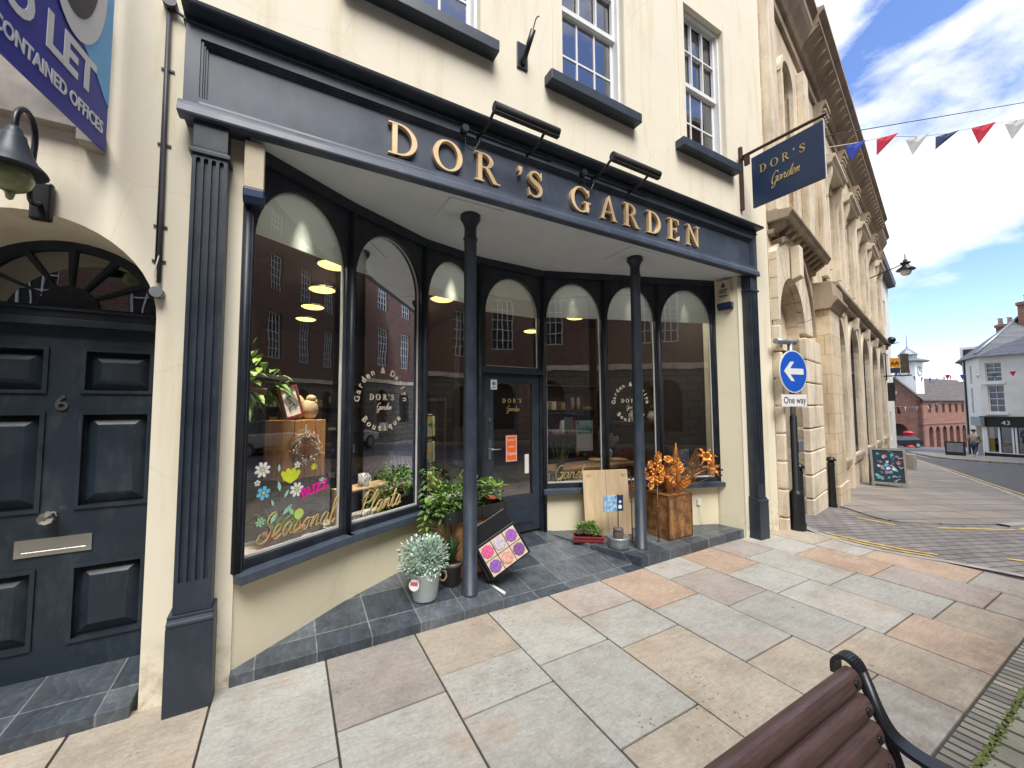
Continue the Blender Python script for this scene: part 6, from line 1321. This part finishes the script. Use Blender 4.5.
# window 1: pine crate, wreath, frame, bird, trailing plant, lower pots
T0 = FT(0); T1_ = FT(1); T2_ = FT(2)
t = thing('display_crate', 'tall orange pine slatted crate with a twig wreath in the leftmost window', 'crate', tuple(T0 @ Vector((.36, .62, -.4))))
Tb = T0 @ Matrix.Translation((.60, 0, -.24)) @ Matrix.Rotation(R(-4), 4, 'Y') @ Matrix.Diagonal((.84, 1, 1, 1))
mb = MB()
for k in range(4): mb.box(-.20 + .102 * k, -.108 + .102 * k, 1.06, 1.50, -.012, 0, 0, Tb)
mb.build('front_boards', M['wood'], t, bevel=.002); mb = MB(); mb.box(-.20, .20, 1.06, 1.075, -.25, -.013, 0, Tb); mb.box(-.20, .20, 1.485, 1.50, -.25, -.013, 0, Tb); mb.box(-.20, -.188, 1.076, 1.484, -.25, -.013, 0, Tb); mb.box(.188, .20, 1.076, 1.484, -.25, -.013, 0, Tb); mb.build('sides', M['wood'], t)
t = thing('display_plinth', 'dark plinth under the pine crate in the leftmost window', 'plinth', tuple(T0 @ Vector((.36, .62, -.4)))); mb = MB(); mb.box(-.21, .21, .60, 1.055, -.27, -.01, 0, Tb); mb.build('box', M['dark_in'], t, bevel=.004); mb = MB(); mb.box(-.22, .22, .575, .60, -.29, .01, 0, Tb); mb.build('foot', M['black_m'], t)
t = thing('twig_wreath', 'round wreath of pale twigs hung on the front of the pine crate', 'wreath', tuple(Tb @ Vector((0, 1.29, .02))))
mb = MB()
for k in range(260):
    a = rnd.uniform(0, 2 * PI); r_ = .105 + rnd.gauss(0, .014); q = Vector((math.cos(a) * r_, 1.285 + math.sin(a) * r_, .02 + rnd.uniform(-.012, .018))); b = a + PI / 2 + rnd.uniform(-.9, .9); mb.tube([Tb @ q, Tb @ (q + Vector((math.cos(b) * .035, math.sin(b) * .035, rnd.uniform(-.01, .012))))], .0032, 4)
mb.build('twigs', [plain('pale_twig', (.48, .40, .34), .8, var=.4, scale=60)], t); mb = MB(); mb.box(-.008, .008, 1.37, 1.47, .004, .007, 0, Tb); mb.build('ribbon', M['paper'], t)
t = thing('picture_frame', 'red edged framed botanical print leaning on top of the pine crate', 'picture', tuple(Tb @ Vector((-.1, 1.5, 0))))
Tp = Tb @ Matrix.Translation((-.15, 1.505, -.06)) @ Matrix.Rotation(R(14), 4, 'Z') @ Matrix.Rotation(R(-8), 4, 'X'); mb = MB(); addvf(mb, fill2d([rect(0, .17, 0, .24), rect(.014, .156, .014, .226)], .018), Tp); mb.build('frame', plain('dark_red_frame', (.25, .05, .035), .4), t); mb = MB(); mb.box(.013, .157, .013, .227, 0, .006, 0, Tp); p_ = mb.build('print', M['paper'], t)
mb = MB(); 
for k in range(14): mb.tube([Tp @ Vector((.05 + rnd.uniform(0, .07), .05 + .012 * k, .008)), Tp @ Vector((.05 + rnd.uniform(0, .07), .06 + .012 * k, .008))], .005, 4)
mb.build('drawing', plain('grey_ink', (.22, .24, .28), .8), p_)
t = thing('stone_bird', 'buff stone duck ornament beside the framed print on the pine crate', 'ornament', tuple(Tb @ Vector((.1, 1.5, -.1))))
mb = MB(); c = Tb @ Vector((.09, 1.585, -.08)); mb.ball(c, .07, 16, 0, (.95, .8, 1.15)); mb.ball(Tb @ Vector((.0, 1.60, -.13)), .085, 16, 0, (.8, .8, 1.2)); mb.ball(Tb @ Vector((.10, 1.67, -.07)), .034, 12, 0, (1.1, .9, .9)); mb.lathe([(.016, 0), (.012, .03), (.003, .05)], (0, 0, 0), 10, 0, Tb @ Matrix.Translation((.125, 1.655, -.05)) @ Matrix.Rotation(R(110), 4, 'X') @ Matrix.Rotation(R(35), 4, 'Y')); mb.build('figure', M['tan'], t)
t = thing('hanging_plant', 'trailing green houseplant in a basket high in the leftmost window', 'plant', tuple(T0 @ Vector((.2, 1.9, -.45))))
cc = T0 @ Vector((.26, 1.77, -.42)); mb = MB(); bush(mb, cc, (.24, .20, .12), 90, .13, .06, rnd, 2, up=-.1, droop=.5, hollow=.2); bush(mb, cc + Z * .16, (.06, .06, .2), 26, .10, .04, rnd, 2, up=.6); bush(mb, cc - Z * .10 - X * .1, (.18, .15, .14), 60, .10, .04, rnd, 2, up=-.5, droop=.6); mb.build('foliage', LEAF2, t); mb = MB(); mb.lathe([(.08, -.16), (.12, -.05), (.125, -.03)], cc, 16); mb.build('basket', M['rustd'], t)
t = thing('potted_plant', 'grassy plant in a terracotta pot low in the leftmost window', 'plant', tuple(T0 @ Vector((.42, .62, -.16))), 'plants in the windows')
c = T0 @ Vector((.34, .62, -.17)); mb = MB(); mb.lathe(pot_prof(.05, .068, .12), c, 20); mb.build('pot', M['terracotta'], t); mb = MB(); blades(mb, c + Z * .10, 40, .22, .012, rnd, 1.4); mb.build('foliage', M['leaf'], t)
t = thing('potted_plant', 'small plant in a second terracotta pot at the right of the leftmost window', 'plant', tuple(T0 @ Vector((.55, .62, -.2))), 'plants in the windows')
c = T0 @ Vector((.52, .62, -.22)); mb = MB(); mb.lathe(pot_prof(.04, .055, .10), c, 20); mb.build('pot', M['terracotta'], t); mb = MB(); blades(mb, c + Z * .09, 30, .16, .012, rnd, 1.4); mb.build('foliage', M['leafd'], t)
for k, (x, z_, w_, m_, lb) in enumerate(((.42, -.08, .10, 'teal_block', 'small teal box on the sill of the leftmost window'), (.56, -.10, .09, 'grey_box', 'grey box on the sill of the leftmost window, near its right end'), (.26, -.08, .14, 'terracotta', 'low terracotta dish on the sill of the leftmost window'))):
    mm = {'teal_block': plain('teal_box', (.02, .30, .22), .5), 'grey_box': plain('lilac_grey_box', (.25, .25, .35), .5)}.get(m_, M['terracotta'])
    mb = MB(); mb.prism([(x - w_ / 2, .620), (x + w_ / 2, .620), (x + w_ * .42, .665), (x - w_ * .42, .665)], lambda a, b: T0 @ Vector((a, b, z_)), lambda a, b: T0 @ Vector((a, b, z_ - .07))); tag(mb.build('trinket_box', mm, None, loc=tuple(T0 @ Vector((x, .62, z_))), bevel=.004), lb, 'box', 'small things on the window sill')
mb = MB(); mb.tube([T0 @ Vector((.06, .63, -.06)), T0 @ Vector((.10, 1.0, -.16))], .012, 8); mb.box(.04, .06, .62, 1.0, -.09, -.07, 0, T0); tag(mb.build('window_stay', M['steel'], None, loc=tuple(T0 @ Vector((.06, .63, -.06)))), 'grey metal stay at the lower left of the leftmost window', 'bracket')
# window 2: shelf crate, mug, shells, red pot, card spinner
Ts = T1_ @ Matrix.Translation((.31, 0, -.10)); 
t = thing('display_crate', 'shallow pale wooden crate on its side in the second window, mug on top', 'crate', tuple(Ts @ Vector((0, .62, 0))))
for nm, bb in (('side', (-.24, -.225, .62, .90)), ('side', (.225, .24, .62, .90)), ('top_board', (-.24, .24, .901, .916)), ('bottom_board', (-.224, .224, .6205, .632))):
    mb = MB(); mb.box(bb[0], bb[1], bb[2], bb[3], -.22, 0, 0, Ts); mb.build(nm, M['woodx'], t, bevel=.002)
t = thing('mug', 'white mug with a dark floral pattern on the pale crate', 'mug', tuple(Ts @ Vector((-.01, .917, -.08))))
TT = Ts @ Matrix.Translation((-.02, .917, -.09)) @ Matrix.Rotation(R(-90), 4, 'X'); mb = MB(); mb.lathe([(.043, 0), (.045, .005), (.046, .105), (.042, .105), (.040, .01)], (0, 0, 0), 22, 0, TT)
tm = NT('floral_china'); vo = tm.new('TexVoronoi', feature='DISTANCE_TO_EDGE'); vo.inputs['Scale'].default_value = 55; tm.link(tm.coord(), vo.inputs['Vector']); tm.base(tm.ramp(vo.outputs[0], [(.08, (.05, .05, .06)), (.16, (.75, .74, .70))]), .3); mb.build('cup', tm.m, t); mb = MB(); mb.tube(spline([TT @ Vector((.045, 0, .085)), TT @ Vector((.075, 0, .07)), TT @ Vector((.07, 0, .035)), TT @ Vector((.045, 0, .025))], 4), .005, 6); mb.build('handle', M['white'], t)
for x, lb in ((-.12, 'left grey speckled stone shell inside the pale crate'), (.03, 'right open shell ornament inside the pale crate')):
    mb = MB(); mb.ball(Ts @ Vector((x, .665, -.06)), .038, 12, 0, (1.25, 1.0, .85))
    for k in range(7): mb.ball(Ts @ Vector((x - .03 + .01 * k, .69, -.04)), .010, 6)
    tag(mb.build('shell_ornament', plain('speckled_shell', (.42, .42, .38), .5, var=.6, scale=70), None, loc=tuple(Ts @ Vector((x, .64, -.06)))), lb, 'ornament', 'shell ornaments in the pale crate')
t = thing('potted_plant', 'dark leaved plant in a brick red pot at the right end of the Plants window', 'plant', tuple(T1_ @ Vector((.67, .62, -.2))), 'plants in the windows')
c = T1_ @ Vector((.66, .62, -.17)); mb = MB(); mb.lathe(pot_prof(.06, .078, .22), c, 20); mb.build('pot', plain('brick_red_pot', (.28, .05, .03), .5), t); mb = MB(); bush(mb, c + Z * .36, (.11, .10, .14), 110, .07, .03, rnd, 1); mb.build('foliage', M['leafd'], t)
t = thing('card_spinner', 'tall rack of bright green, red and blue greeting cards behind the second and third windows', 'card rack', tuple(T1_ @ Vector((.78, .62, -.4))))
cc = FPt(2, .10, 0, .26); mb = MB(); mb.tube([(cc.x, cc.y, .14), (cc.x, cc.y, 1.72)], .012, 8); mb.lathe([(.22, .141), (.20, .16)], cc, 20)
for z_ in (1.0, 1.26, 1.52, .74): mb.tube([(cc.x + .14 * math.cos(a), cc.y + .14 * math.sin(a), z_) for a in [2 * PI * q / 16 for q in range(17)]], .003, 4)
mb.build('stand', M['chrome'], t)
def card_mat(name, seed, stops):
    tm = NT(name); n = tm.noise(tm.coord(loc=(seed, seed * 2, 0)), 11, 3); tm.base(tm.ramp(n, stops), .4); return tm.m
cm = [card_mat('bright_card', 1.3, [(.36, (.02, .06, .45)), (.45, (.03, .40, .08)), (.52, (.35, .55, .05)), (.62, (.7, .12, .03))]), card_mat('yellow_card', 4.2, [(.38, (.05, .30, .10)), (.48, (.75, .72, .60)), (.60, (.75, .60, .10))])]
for lv, z_ in enumerate((.78, 1.04, 1.30)):
    for q in range(8):
        a = 2 * PI * q / 8 + .3; d = Vector((math.cos(a), math.sin(a), 0)); TT = frameT(cc + d * .15 + Z * z_, Z.cross(d), Z, d); mb = MB(); mb.box(-.052, .052, 0, .20, 0, .006, 0, TT); mb.build('card', cm[(q + (1 if q in (5, 6) else 0)) % 2 if q in (5, 6) else 0] if not (q >= 5) else cm[1], t)
# dark furniture and shelving further in, right-hand goods
def shelf(name, lab, x0, x1, y, z1, n, seed, grp=None):
    t = thing(name, lab, 'shelf unit', ((x0 + x1) / 2, y, .14), grp); mb = MB(); mb.box(x0, x0 + .03, y, y + .35, .14, z1); mb.box(x1 - .03, x1, y, y + .35, .14, z1); mb.box(x0 + .03, x1 - .03, y + .33, y + .35, .14, z1)
    rs = random.Random(seed)
    for k in range(n + 1): z_ = .2 + (z1 - .25) * k / n; mb.box(x0 + .03, x1 - .03, y, y + .33, z_, z_ + .025)
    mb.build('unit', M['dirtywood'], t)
    cols = [M['paper'], M['terracotta'], M['tan'], M['galv'], M['dark_in'], M['woodx'], M['leafd'], M['enamel']]
    for k in range(n):
        z_ = .226 + (z1 - .25) * k / n; x = x0 + .08
        while x < x1 - .15:
            w = rs.uniform(.06, .14); h = rs.uniform(.08, .8) * (z1 - .3) / n * .8; mb = MB(); kind = rs.random()
            if kind < .5: mb.lathe([(w * .35, 0), (w * .5, h * .4), (w * .42, h * .8), (w * .3, h)], (x + w / 2, y + .14, z_), 12)
            else: mb.box(x, x + w, y + .06, y + .2, z_, z_ + h)
            mb.build('stock_item', rs.choice(cols), t); x += w + rs.uniform(.03, .12)
    return t
shelf('shelf_unit', 'dark wooden shelves of goods against the back of the shop, left side', -.4, 1.3, 8.4, 2.1, 4, 1); shelf('shelf_unit', 'wooden shelves of goods seen through the third window', 1.15, 2.3, 6.3, 1.75, 3, 2); shelf('shelf_unit', 'wooden shelf with white pots behind the right hand windows', 3.5, 5.0, 5.6, 2.0, 4, 3)
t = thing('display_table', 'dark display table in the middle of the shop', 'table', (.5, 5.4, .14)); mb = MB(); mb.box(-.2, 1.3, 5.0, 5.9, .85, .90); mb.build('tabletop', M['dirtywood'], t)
for x in (-.15, 1.2):
    for y in (5.05, 5.8): mb = MB(); mb.box(x, x + .06, y, y + .06, .14, .85); mb.build('leg', M['dirtywood'], t)
t = thing('display_table', 'low dark display table behind the right windows', 'table', (3.6, 4.6, .14)); mb = MB(); mb.box(3.0, 4.6, 4.2, 4.75, .72, .76); mb.build('tabletop', M['woodx'], t)
for x in (3.02, 4.52):
    for y in (4.22, 4.68): mb = MB(); mb.box(x, x + .05, y, y + .05, .14, .72); mb.build('leg', M['woodx'], t)
# right windows: wall shelf with white jugs, posters, glass bowl
t = thing('wall_shelf', 'small brown shelf behind the rightmost window', 'shelf', (4.45, 3.9, 1.4)); mb = MB(); mb.box(3.75, 4.55, 3.72, 3.95, 1.36, 1.39); mb.box(3.95, 4.55, 3.76, 3.95, 1.86, 1.89); mb.box(4.52, 4.55, 3.72, 3.95, 1.1, 2.0); mb.build('boards', M['dirtywood'], t)
for x, z_, s_, lb in ((4.02, 1.39, 1.0, 'white jug at the left of the shelf behind the right windows'), (4.38, 1.39, .9, 'white round vase at the right of the shelf behind the rightmost window')):
    t = thing('vase', lb, 'vase', (x, 3.8, z_), 'white vases on the wall shelf'); mb = MB(); mb.lathe([(.03 * s_, 0), (.06 * s_, .05 * s_), (.055 * s_, .10 * s_), (.03 * s_, .13 * s_), (.038 * s_, .15 * s_)], (x, 3.8, z_), 18); mb.build('body', M['white'], t); mb = MB(); bush(mb, (x, 3.8, z_ + .24), (.06, .06, .09), 40, .06, .02, rnd, 1); mb.build('sprigs', M['leafd'], t)
T5, T6 = FT(5), FT(6)
def poster(T, x0, x1, z0, z1, z, mat, lab, name='poster'):
    t = thing(name, lab, 'poster', tuple(T @ Vector(((x0 + x1) / 2, z0, z)))); mb = MB(); mb.box(x0, x1, z0, z1, z - .003, z, 0, T); return mb.build('sheet', mat, t), t
poster(T6, .30, .52, .72, 1.02, -.20, card_mat('blue_poster_print', 9.1, [(.35, (.10, .18, .45)), (.5, (.30, .45, .70)), (.62, (.62, .68, .75))]), 'blue flower poster low in the rightmost window')
p_, t = poster(T4, .43, .64, 1.05, 1.42, -.065, M['paper'], 'pale poster with a turquoise top in the window right of the door')
mb = MB(); mb.box(.435, .635, 1.26, 1.415, -.0649, -.063, 0, T4); mb.build('print', card_mat('turquoise_print', 2.2, [(.38, (.04, .20, .22)), (.5, (.25, .55, .52)), (.62, (.5, .7, .65))]), p_)
poster(T4, .29, .40, 1.30, 1.46, -.12, M['steel'], 'small grey notice left of the turquoise poster')
t = thing('glass_bowl', 'clear glass bowl on a pale board behind the folded plywood panel', 'bowl', tuple(T5 @ Vector((.12, .9, -.18)))); mb = MB(); mb.ball(T5 @ Vector((.10, 1.0, -.22)), .075, 16, 0, (1.1, 1.1, .9)); mb.build('bowl', plain('pale_glass', (.35, .4, .45), .08), t); mb = MB(); mb.box(-.1, .35, .90, .92, -.34, -.10, 0, T5); mb.build('board', M['woodx'], t)
for k, (x, h, w, mt, lb) in enumerate(((.10, .16, .10, 'tan', 'pale carton low in the rightmost window, at its left'), (.52, .14, .10, 'paper', 'white carton low in the rightmost window, at its right'), (.62, .19, .07, 'woodx', 'narrow wooden carton at the right edge of the rightmost window'))):
    mb = MB(); mb.prism([(x, .622), (x + w, .622), (x + w, .622 + h), (x, .622 + h)], lambda a, b: T6 @ Vector((a, b, -.12)), lambda a, b: T6 @ Vector((a, b, -.19))); tag(mb.build('carton', M[mt], None, loc=tuple(T6 @ Vector((x, .622, -.12))), bevel=.003), lb, 'box', 'cartons in the rightmost window')
# basket of dried stems in window right of door
t = thing('dried_stems', 'bundle of pale dried stems standing in the window right of the door', 'dried plant', tuple(T4 @ Vector((.3, .62, -.25)))); mb = MB(); blades(mb, T4 @ Vector((.26, .64, -.25)), 34, .62, .010, rnd, .28); mb.build('stems', M['stem'], t); mb = MB(); mb.lathe([(.06, 0), (.08, .12)], T4 @ Vector((.26, .622, -.25)), 14); mb.build('basket', M['dirtywood'], t)
# door notices
T3 = FT(3)
t = thing('open_sign', 'orange Open sign hanging inside the glass of the shop door', 'sign', tuple(T3 @ Vector((.46, 1.0, -.03)))); To = T3 @ Matrix.Translation((.425, 1.12, -.0335)); mb = MB(); mb.box(-.075, .075, -.15, .15, -.004, 0, 0, To); o_ = mb.build('board', plain('bright_orange', (.85, .16, .03), .5), t, bevel=.001)
mb = MB(); addvf(mb, text2d("Come in", .042, .001), To @ Matrix.Translation((0, .085, .0003))); addvf(mb, text2d("we're", .034, .001), To @ Matrix.Translation((0, .01, .0003))); addvf(mb, text2d("Open", .058, .001), To @ Matrix.Translation((0, -.075, .0003))); addvf(mb, fill2d([rect(-.068, .068, -.143, .143), rect(-.063, .063, -.138, .138)], .001), To @ Matrix.Translation((0, 0, .0003))); mb.build('lettering', M['white'], o_)
mb = MB(); mb.box(-.028, .028, -.11, .11, -.003, 0, 0, T3 @ Matrix.Translation((.635, .93, -.034))); tag(mb.build('notice_strip', M['paper'], None, loc=tuple(T3 @ Vector((.635, .93, -.034)))), 'narrow white notice at the lower right of the shop door glass', 'notice')
t = thing('window_sticker', 'small white and teal square sticker at the top left of the shop door', 'sticker', tuple(T3 @ Vector((.16, 1.88, -.01)))); mb = MB(); mb.box(.145, .225, 1.79, 1.90, -.0145, -.0125, 0, T3); o_ = mb.build('sheet', M['white'], t); mb = MB(); mb.lathe([(.024, -.0124), (.024, -.0118)], (0, 0, 0), 14, 0, T3 @ Matrix.Translation((.185, 1.855, 0))); mb.box(.16, .21, 1.805, 1.818, -.0124, -.0118, 0, T3); mb.build('print', plain('teal_print', (.05, .30, .38), .5), o_)
# gold lettering on glass
GZ = -.0405
def decal(lab, T, fn, mat=M['gold_decal'], name='window_lettering', cat='lettering'):
    t = thing(name, lab, cat, tuple(T.translation)); mb = MB(); fn(mb); mb.build('lettering', mat, t); return t
def roundel(T, cx, cz, R_, lab, s_=1.0):
    def fn(mb):
        top = 'Garden & Design'; bot = 'Boutique'; h = .074 * s_
        for k, c in enumerate(top):
            a = R(178 - k * (176 / (len(top) - 1))); TT = T @ Matrix.Translation((cx + R_ * math.cos(a), cz + R_ * math.sin(a), GZ)) @ Matrix.Rotation(a - PI / 2, 4, 'Z')
            if c != ' ': addvf(mb, text2d(c, h, .001, bold=.001), TT)
        for k, c in enumerate(bot):
            a = R(222 + k * (96 / (len(bot) - 1))); TT = T @ Matrix.Translation((cx + (R_ + .03) * math.cos(a), cz + (R_ + .03) * math.sin(a), GZ)) @ Matrix.Rotation(a + PI / 2, 4, 'Z'); addvf(mb, text2d(c, h, .001, bold=.001), TT)
        for c, x in zip("DOR'S", (-.135, -.07, .005, .065, .095)): serif_line(mb, c, T @ Matrix.Translation((cx + x * s_, cz, GZ)), .052 * s_, [0], depth=.001)
        script(mb, 'Garden', T @ Matrix.Translation((cx - .065 * s_, cz - .085 * s_, GZ)), .06 * s_, .0015, sx=.85)
    return decal(lab, T, fn, M['cream_decal'])
roundel(T1_, .36, 1.66, .235, 'round Garden & Design Boutique lettering on the second window from the left'); roundel(T5, .36, 1.64, .21, 'round Garden & Design Boutique lettering on the window behind the second column', .95)
decal('DOR\'S Garden lettering on the glass of the shop door', T3, lambda mb: ([serif_line(mb, c, T3 @ Matrix.Translation((.31 + x, 1.64, -.0375)), .05, [0], depth=.001) for c, x in zip("DOR'S", (0, .07, .14, .20, .225))], script(mb, 'Garden', T3 @ Matrix.Translation((.36, 1.545, -.0375)), .065, .0016, sx=.85)))
decal('gold script word Seasonal at the foot of the leftmost window', T0, lambda mb: script(mb, 'Seasonal', T0 @ Matrix.Translation((.13, .735, GZ)), .175, .0042, sx=.85))
decal('gold script word Plants at the foot of the second window from the left', T1_, lambda mb: script(mb, 'Plants', T1_ @ Matrix.Translation((.15, .72, GZ)), .175, .0042, sx=.9))
decal('gold script word Garden on the window right of the shop door', T4, lambda mb: script(mb, 'Garden', T4 @ Matrix.Translation((.13, .72, GZ)), .16, .0040, sx=.95))
decal('bright pink BUZZ lettering on the leftmost window', T0, lambda mb: addvf(mb, text2d('BUZZ', .085, .001, bold=.004), T0 @ Matrix.Translation((.545, .985, GZ)) @ Matrix.Rotation(R(12), 4, 'Z')), plain('hot_pink_vinyl', (.75, .01, .30), .5), 'window_sticker', 'sticker')
# flower stickers
def sticker(lab, x, z, r, n, colr, cc_, wid=.42, name='flower_sticker'):
    t = thing(name, lab, 'sticker', tuple(T0 @ Vector((x, z, GZ))), 'flower stickers on the leftmost window'); mb = MB()
    for q in range(n):
        a = 2 * PI * q / n + .3; c, s = math.cos(a), math.sin(a); pet = [(r * .18, 0), (r * .55, r * wid * .5), (r * .9, r * wid * .4), (r, 0), (r * .9, -r * wid * .4), (r * .55, -r * wid * .5)]
        addvf(mb, fill2d([[(x + p * c - w * s, z + p * s + w * c) for p, w in pet]], .0006 + .00005 * q), T0 @ Matrix.Translation((0, 0, GZ)))
    mb.build('petals', colr, t); mb = MB(); mb.lathe([(r * .2, .0008), (r * .2, .0015)], (0, 0, 0), 10, 0, T0 @ Matrix.Translation((x, z, GZ))); mb.build('centre', cc_, t)
Wv, Yv, Bv, Gv = M['white'], plain('yellow_vinyl', (.62, .70, .04), .5), plain('sky_vinyl', (.15, .50, .70), .5), plain('mint_vinyl', (.35, .62, .45), .5)
sticker('white daisy sticker at the upper left of the sticker bunch', .16, 1.20, .052, 8, Wv, Yv); sticker('white daisy sticker at the right of the sticker bunch', .40, 1.03, .052, 8, Wv, Yv); sticker('pale blue flower sticker at the left of the bunch', .17, 1.05, .045, 6, Bv, Yv, .6); sticker('small yellow flower sticker on the crate front', .53, 1.17, .025, 7, Yv, Wv); sticker('small white and yellow flower sticker near the top of the bunch', .40, 1.20, .024, 5, Wv, Yv, .6); sticker('little green flower sticker at the lower left', .155, .87, .032, 7, Gv, Yv); sticker('tiny white blossom sticker at the far left edge', .13, 1.12, .02, 5, Wv, Yv, .7); sticker('green blossom sticker just above the pink word', .60, 1.06, .026, 5, Gv, Wv, .7)
t = thing('tulip_sticker', 'large lime green tulip sticker above the middle of the bunch', 'sticker', tuple(T0 @ Vector((.35, 1.13, GZ))), 'flower stickers on the leftmost window'); mb = MB()
for q, a in enumerate((50, 75, 100, 125)): c, s = math.cos(R(a)), math.sin(R(a)); addvf(mb, fill2d([[(.35 + p * c - w * s, 1.08 + p * s + w * c) for p, w in ((0, 0), (.05, .022), (.095, .016), (.11, 0), (.095, -.016), (.05, -.022))]], .0006 + .0001 * q), T0 @ Matrix.Translation((0, 0, GZ)))
mb.build('petals', Yv, t)
t = thing('leaf_sticker', 'mint green leaves and curled stem stickers below the bunch', 'sticker', tuple(T0 @ Vector((.3, .9, GZ))), 'flower stickers on the leftmost window'); mb = MB()
for x, z, a, L_ in ((.28, 1.04, 100, .07), (.30, .88, 40, .09), (.22, .84, 60, .08), (.38, .86, 120, .08), (.27, 1.17, 90, .05), (.31, .99, 60, .06), (.24, .95, 110, .05)):
    c, s = math.cos(R(a)), math.sin(R(a)); addvf(mb, fill2d([[(x + p * c - w * s, z + p * s + w * c) for p, w in ((0, 0), (L_ * .4, L_ * .18), (L_ * .8, L_ * .10), (L_, 0), (L_ * .8, -L_ * .10), (L_ * .4, -L_ * .18))]], .0008), T0 @ Matrix.Translation((0, 0, GZ)))
mb.build('leaves', Gv, t)
t = thing('bee_sticker', 'round yellow and green bee sticker at the lower middle of the bunch', 'sticker', tuple(T0 @ Vector((.42, .86, GZ))), 'flower stickers on the leftmost window'); mb = MB(); mb.lathe([(.036, 0), (.036, .0008)], (0, 0, 0), 18, 0, T0 @ Matrix.Translation((.42, .86, GZ))); mb.build('body', Yv, t); mb = MB()
for dx in (-.015, 0, .015): mb.box(.42 + dx - .003, .42 + dx + .003, .835, .885, GZ + .001, GZ + .0016, 0, T0)
mb.build('stripes', Gv, t)

# ---- added spotlights and fill lights for window goods and blinds, and the glow of the ceiling lamps
def lamp(name, loc, e, col, r_=.06, parent=None):
    l = bpy.data.lights.new(name, 'POINT'); l.energy = e; l.color = col; l.shadow_soft_size = r_; o = bpy.data.objects.new(name, l); COL.objects.link(o); o.location = Vector(loc) - (wpos(parent) if parent else Vector((0, 0, 0))); o.parent = parent
WHERE = {0: 'leftmost', 1: 'second', 2: 'third', 4: 'fourth', 5: 'fifth', 6: 'rightmost'}
for i in (0, 1, 2, 4, 5, 6):
    L = fac(i)[3]; p = FPt(i, L * .5, 3.04, .24); t = thing('added_spotlight', 'small added spotlight hidden behind the blind, brightening the %s arched window' % WHERE[i], 'spotlight', tuple(p), 'added spotlights over the window displays')
    mb = MB(); mb.lathe([(.02, .079), (.035, .075), (.04, .0), (.036, .0)], p, 14); mb.build('housing', M['chrome'], t)
    mb = MB(); mb.lathe([(.033, .004), (.03, -.004)], p, 12); mb.build('bulb', M['glow'], t); lamp('blind_fill_light', FPt(i, L * .5, 2.93, .50), 4.5, (1, .95, .86), .12, t)  # point light is added further in to make the blind glow
    l = bpy.data.lights.new('goods_fill_beam', 'SPOT'); l.energy = 130 if i < 3 else 22; l.color = (1, .88, .70); l.spot_size = R(42); l.spot_blend = .6; l.shadow_soft_size = .04; o = bpy.data.objects.new('goods_fill_beam', l); COL.objects.link(o); o.parent = t  # added beam, aimed down to brighten the window goods
    sp_ = FPt(i, L * .5, 3.0, .10); o.location = sp_ - p; o.rotation_euler = (sp_ - FPt(i, L * .5, .8, .26)).to_track_quat('Z', 'Y').to_euler()
for k, (x, y) in enumerate(((.3, 5.2), (1.8, 6.0), (2.2, 4.5))): lamp('lamp_and_fill_light', (x, y, 2.9), 4 if k == 2 else 1.0, (1, .82, .55), .15)  # the third is an added fill behind the door blind, no lamp hangs there
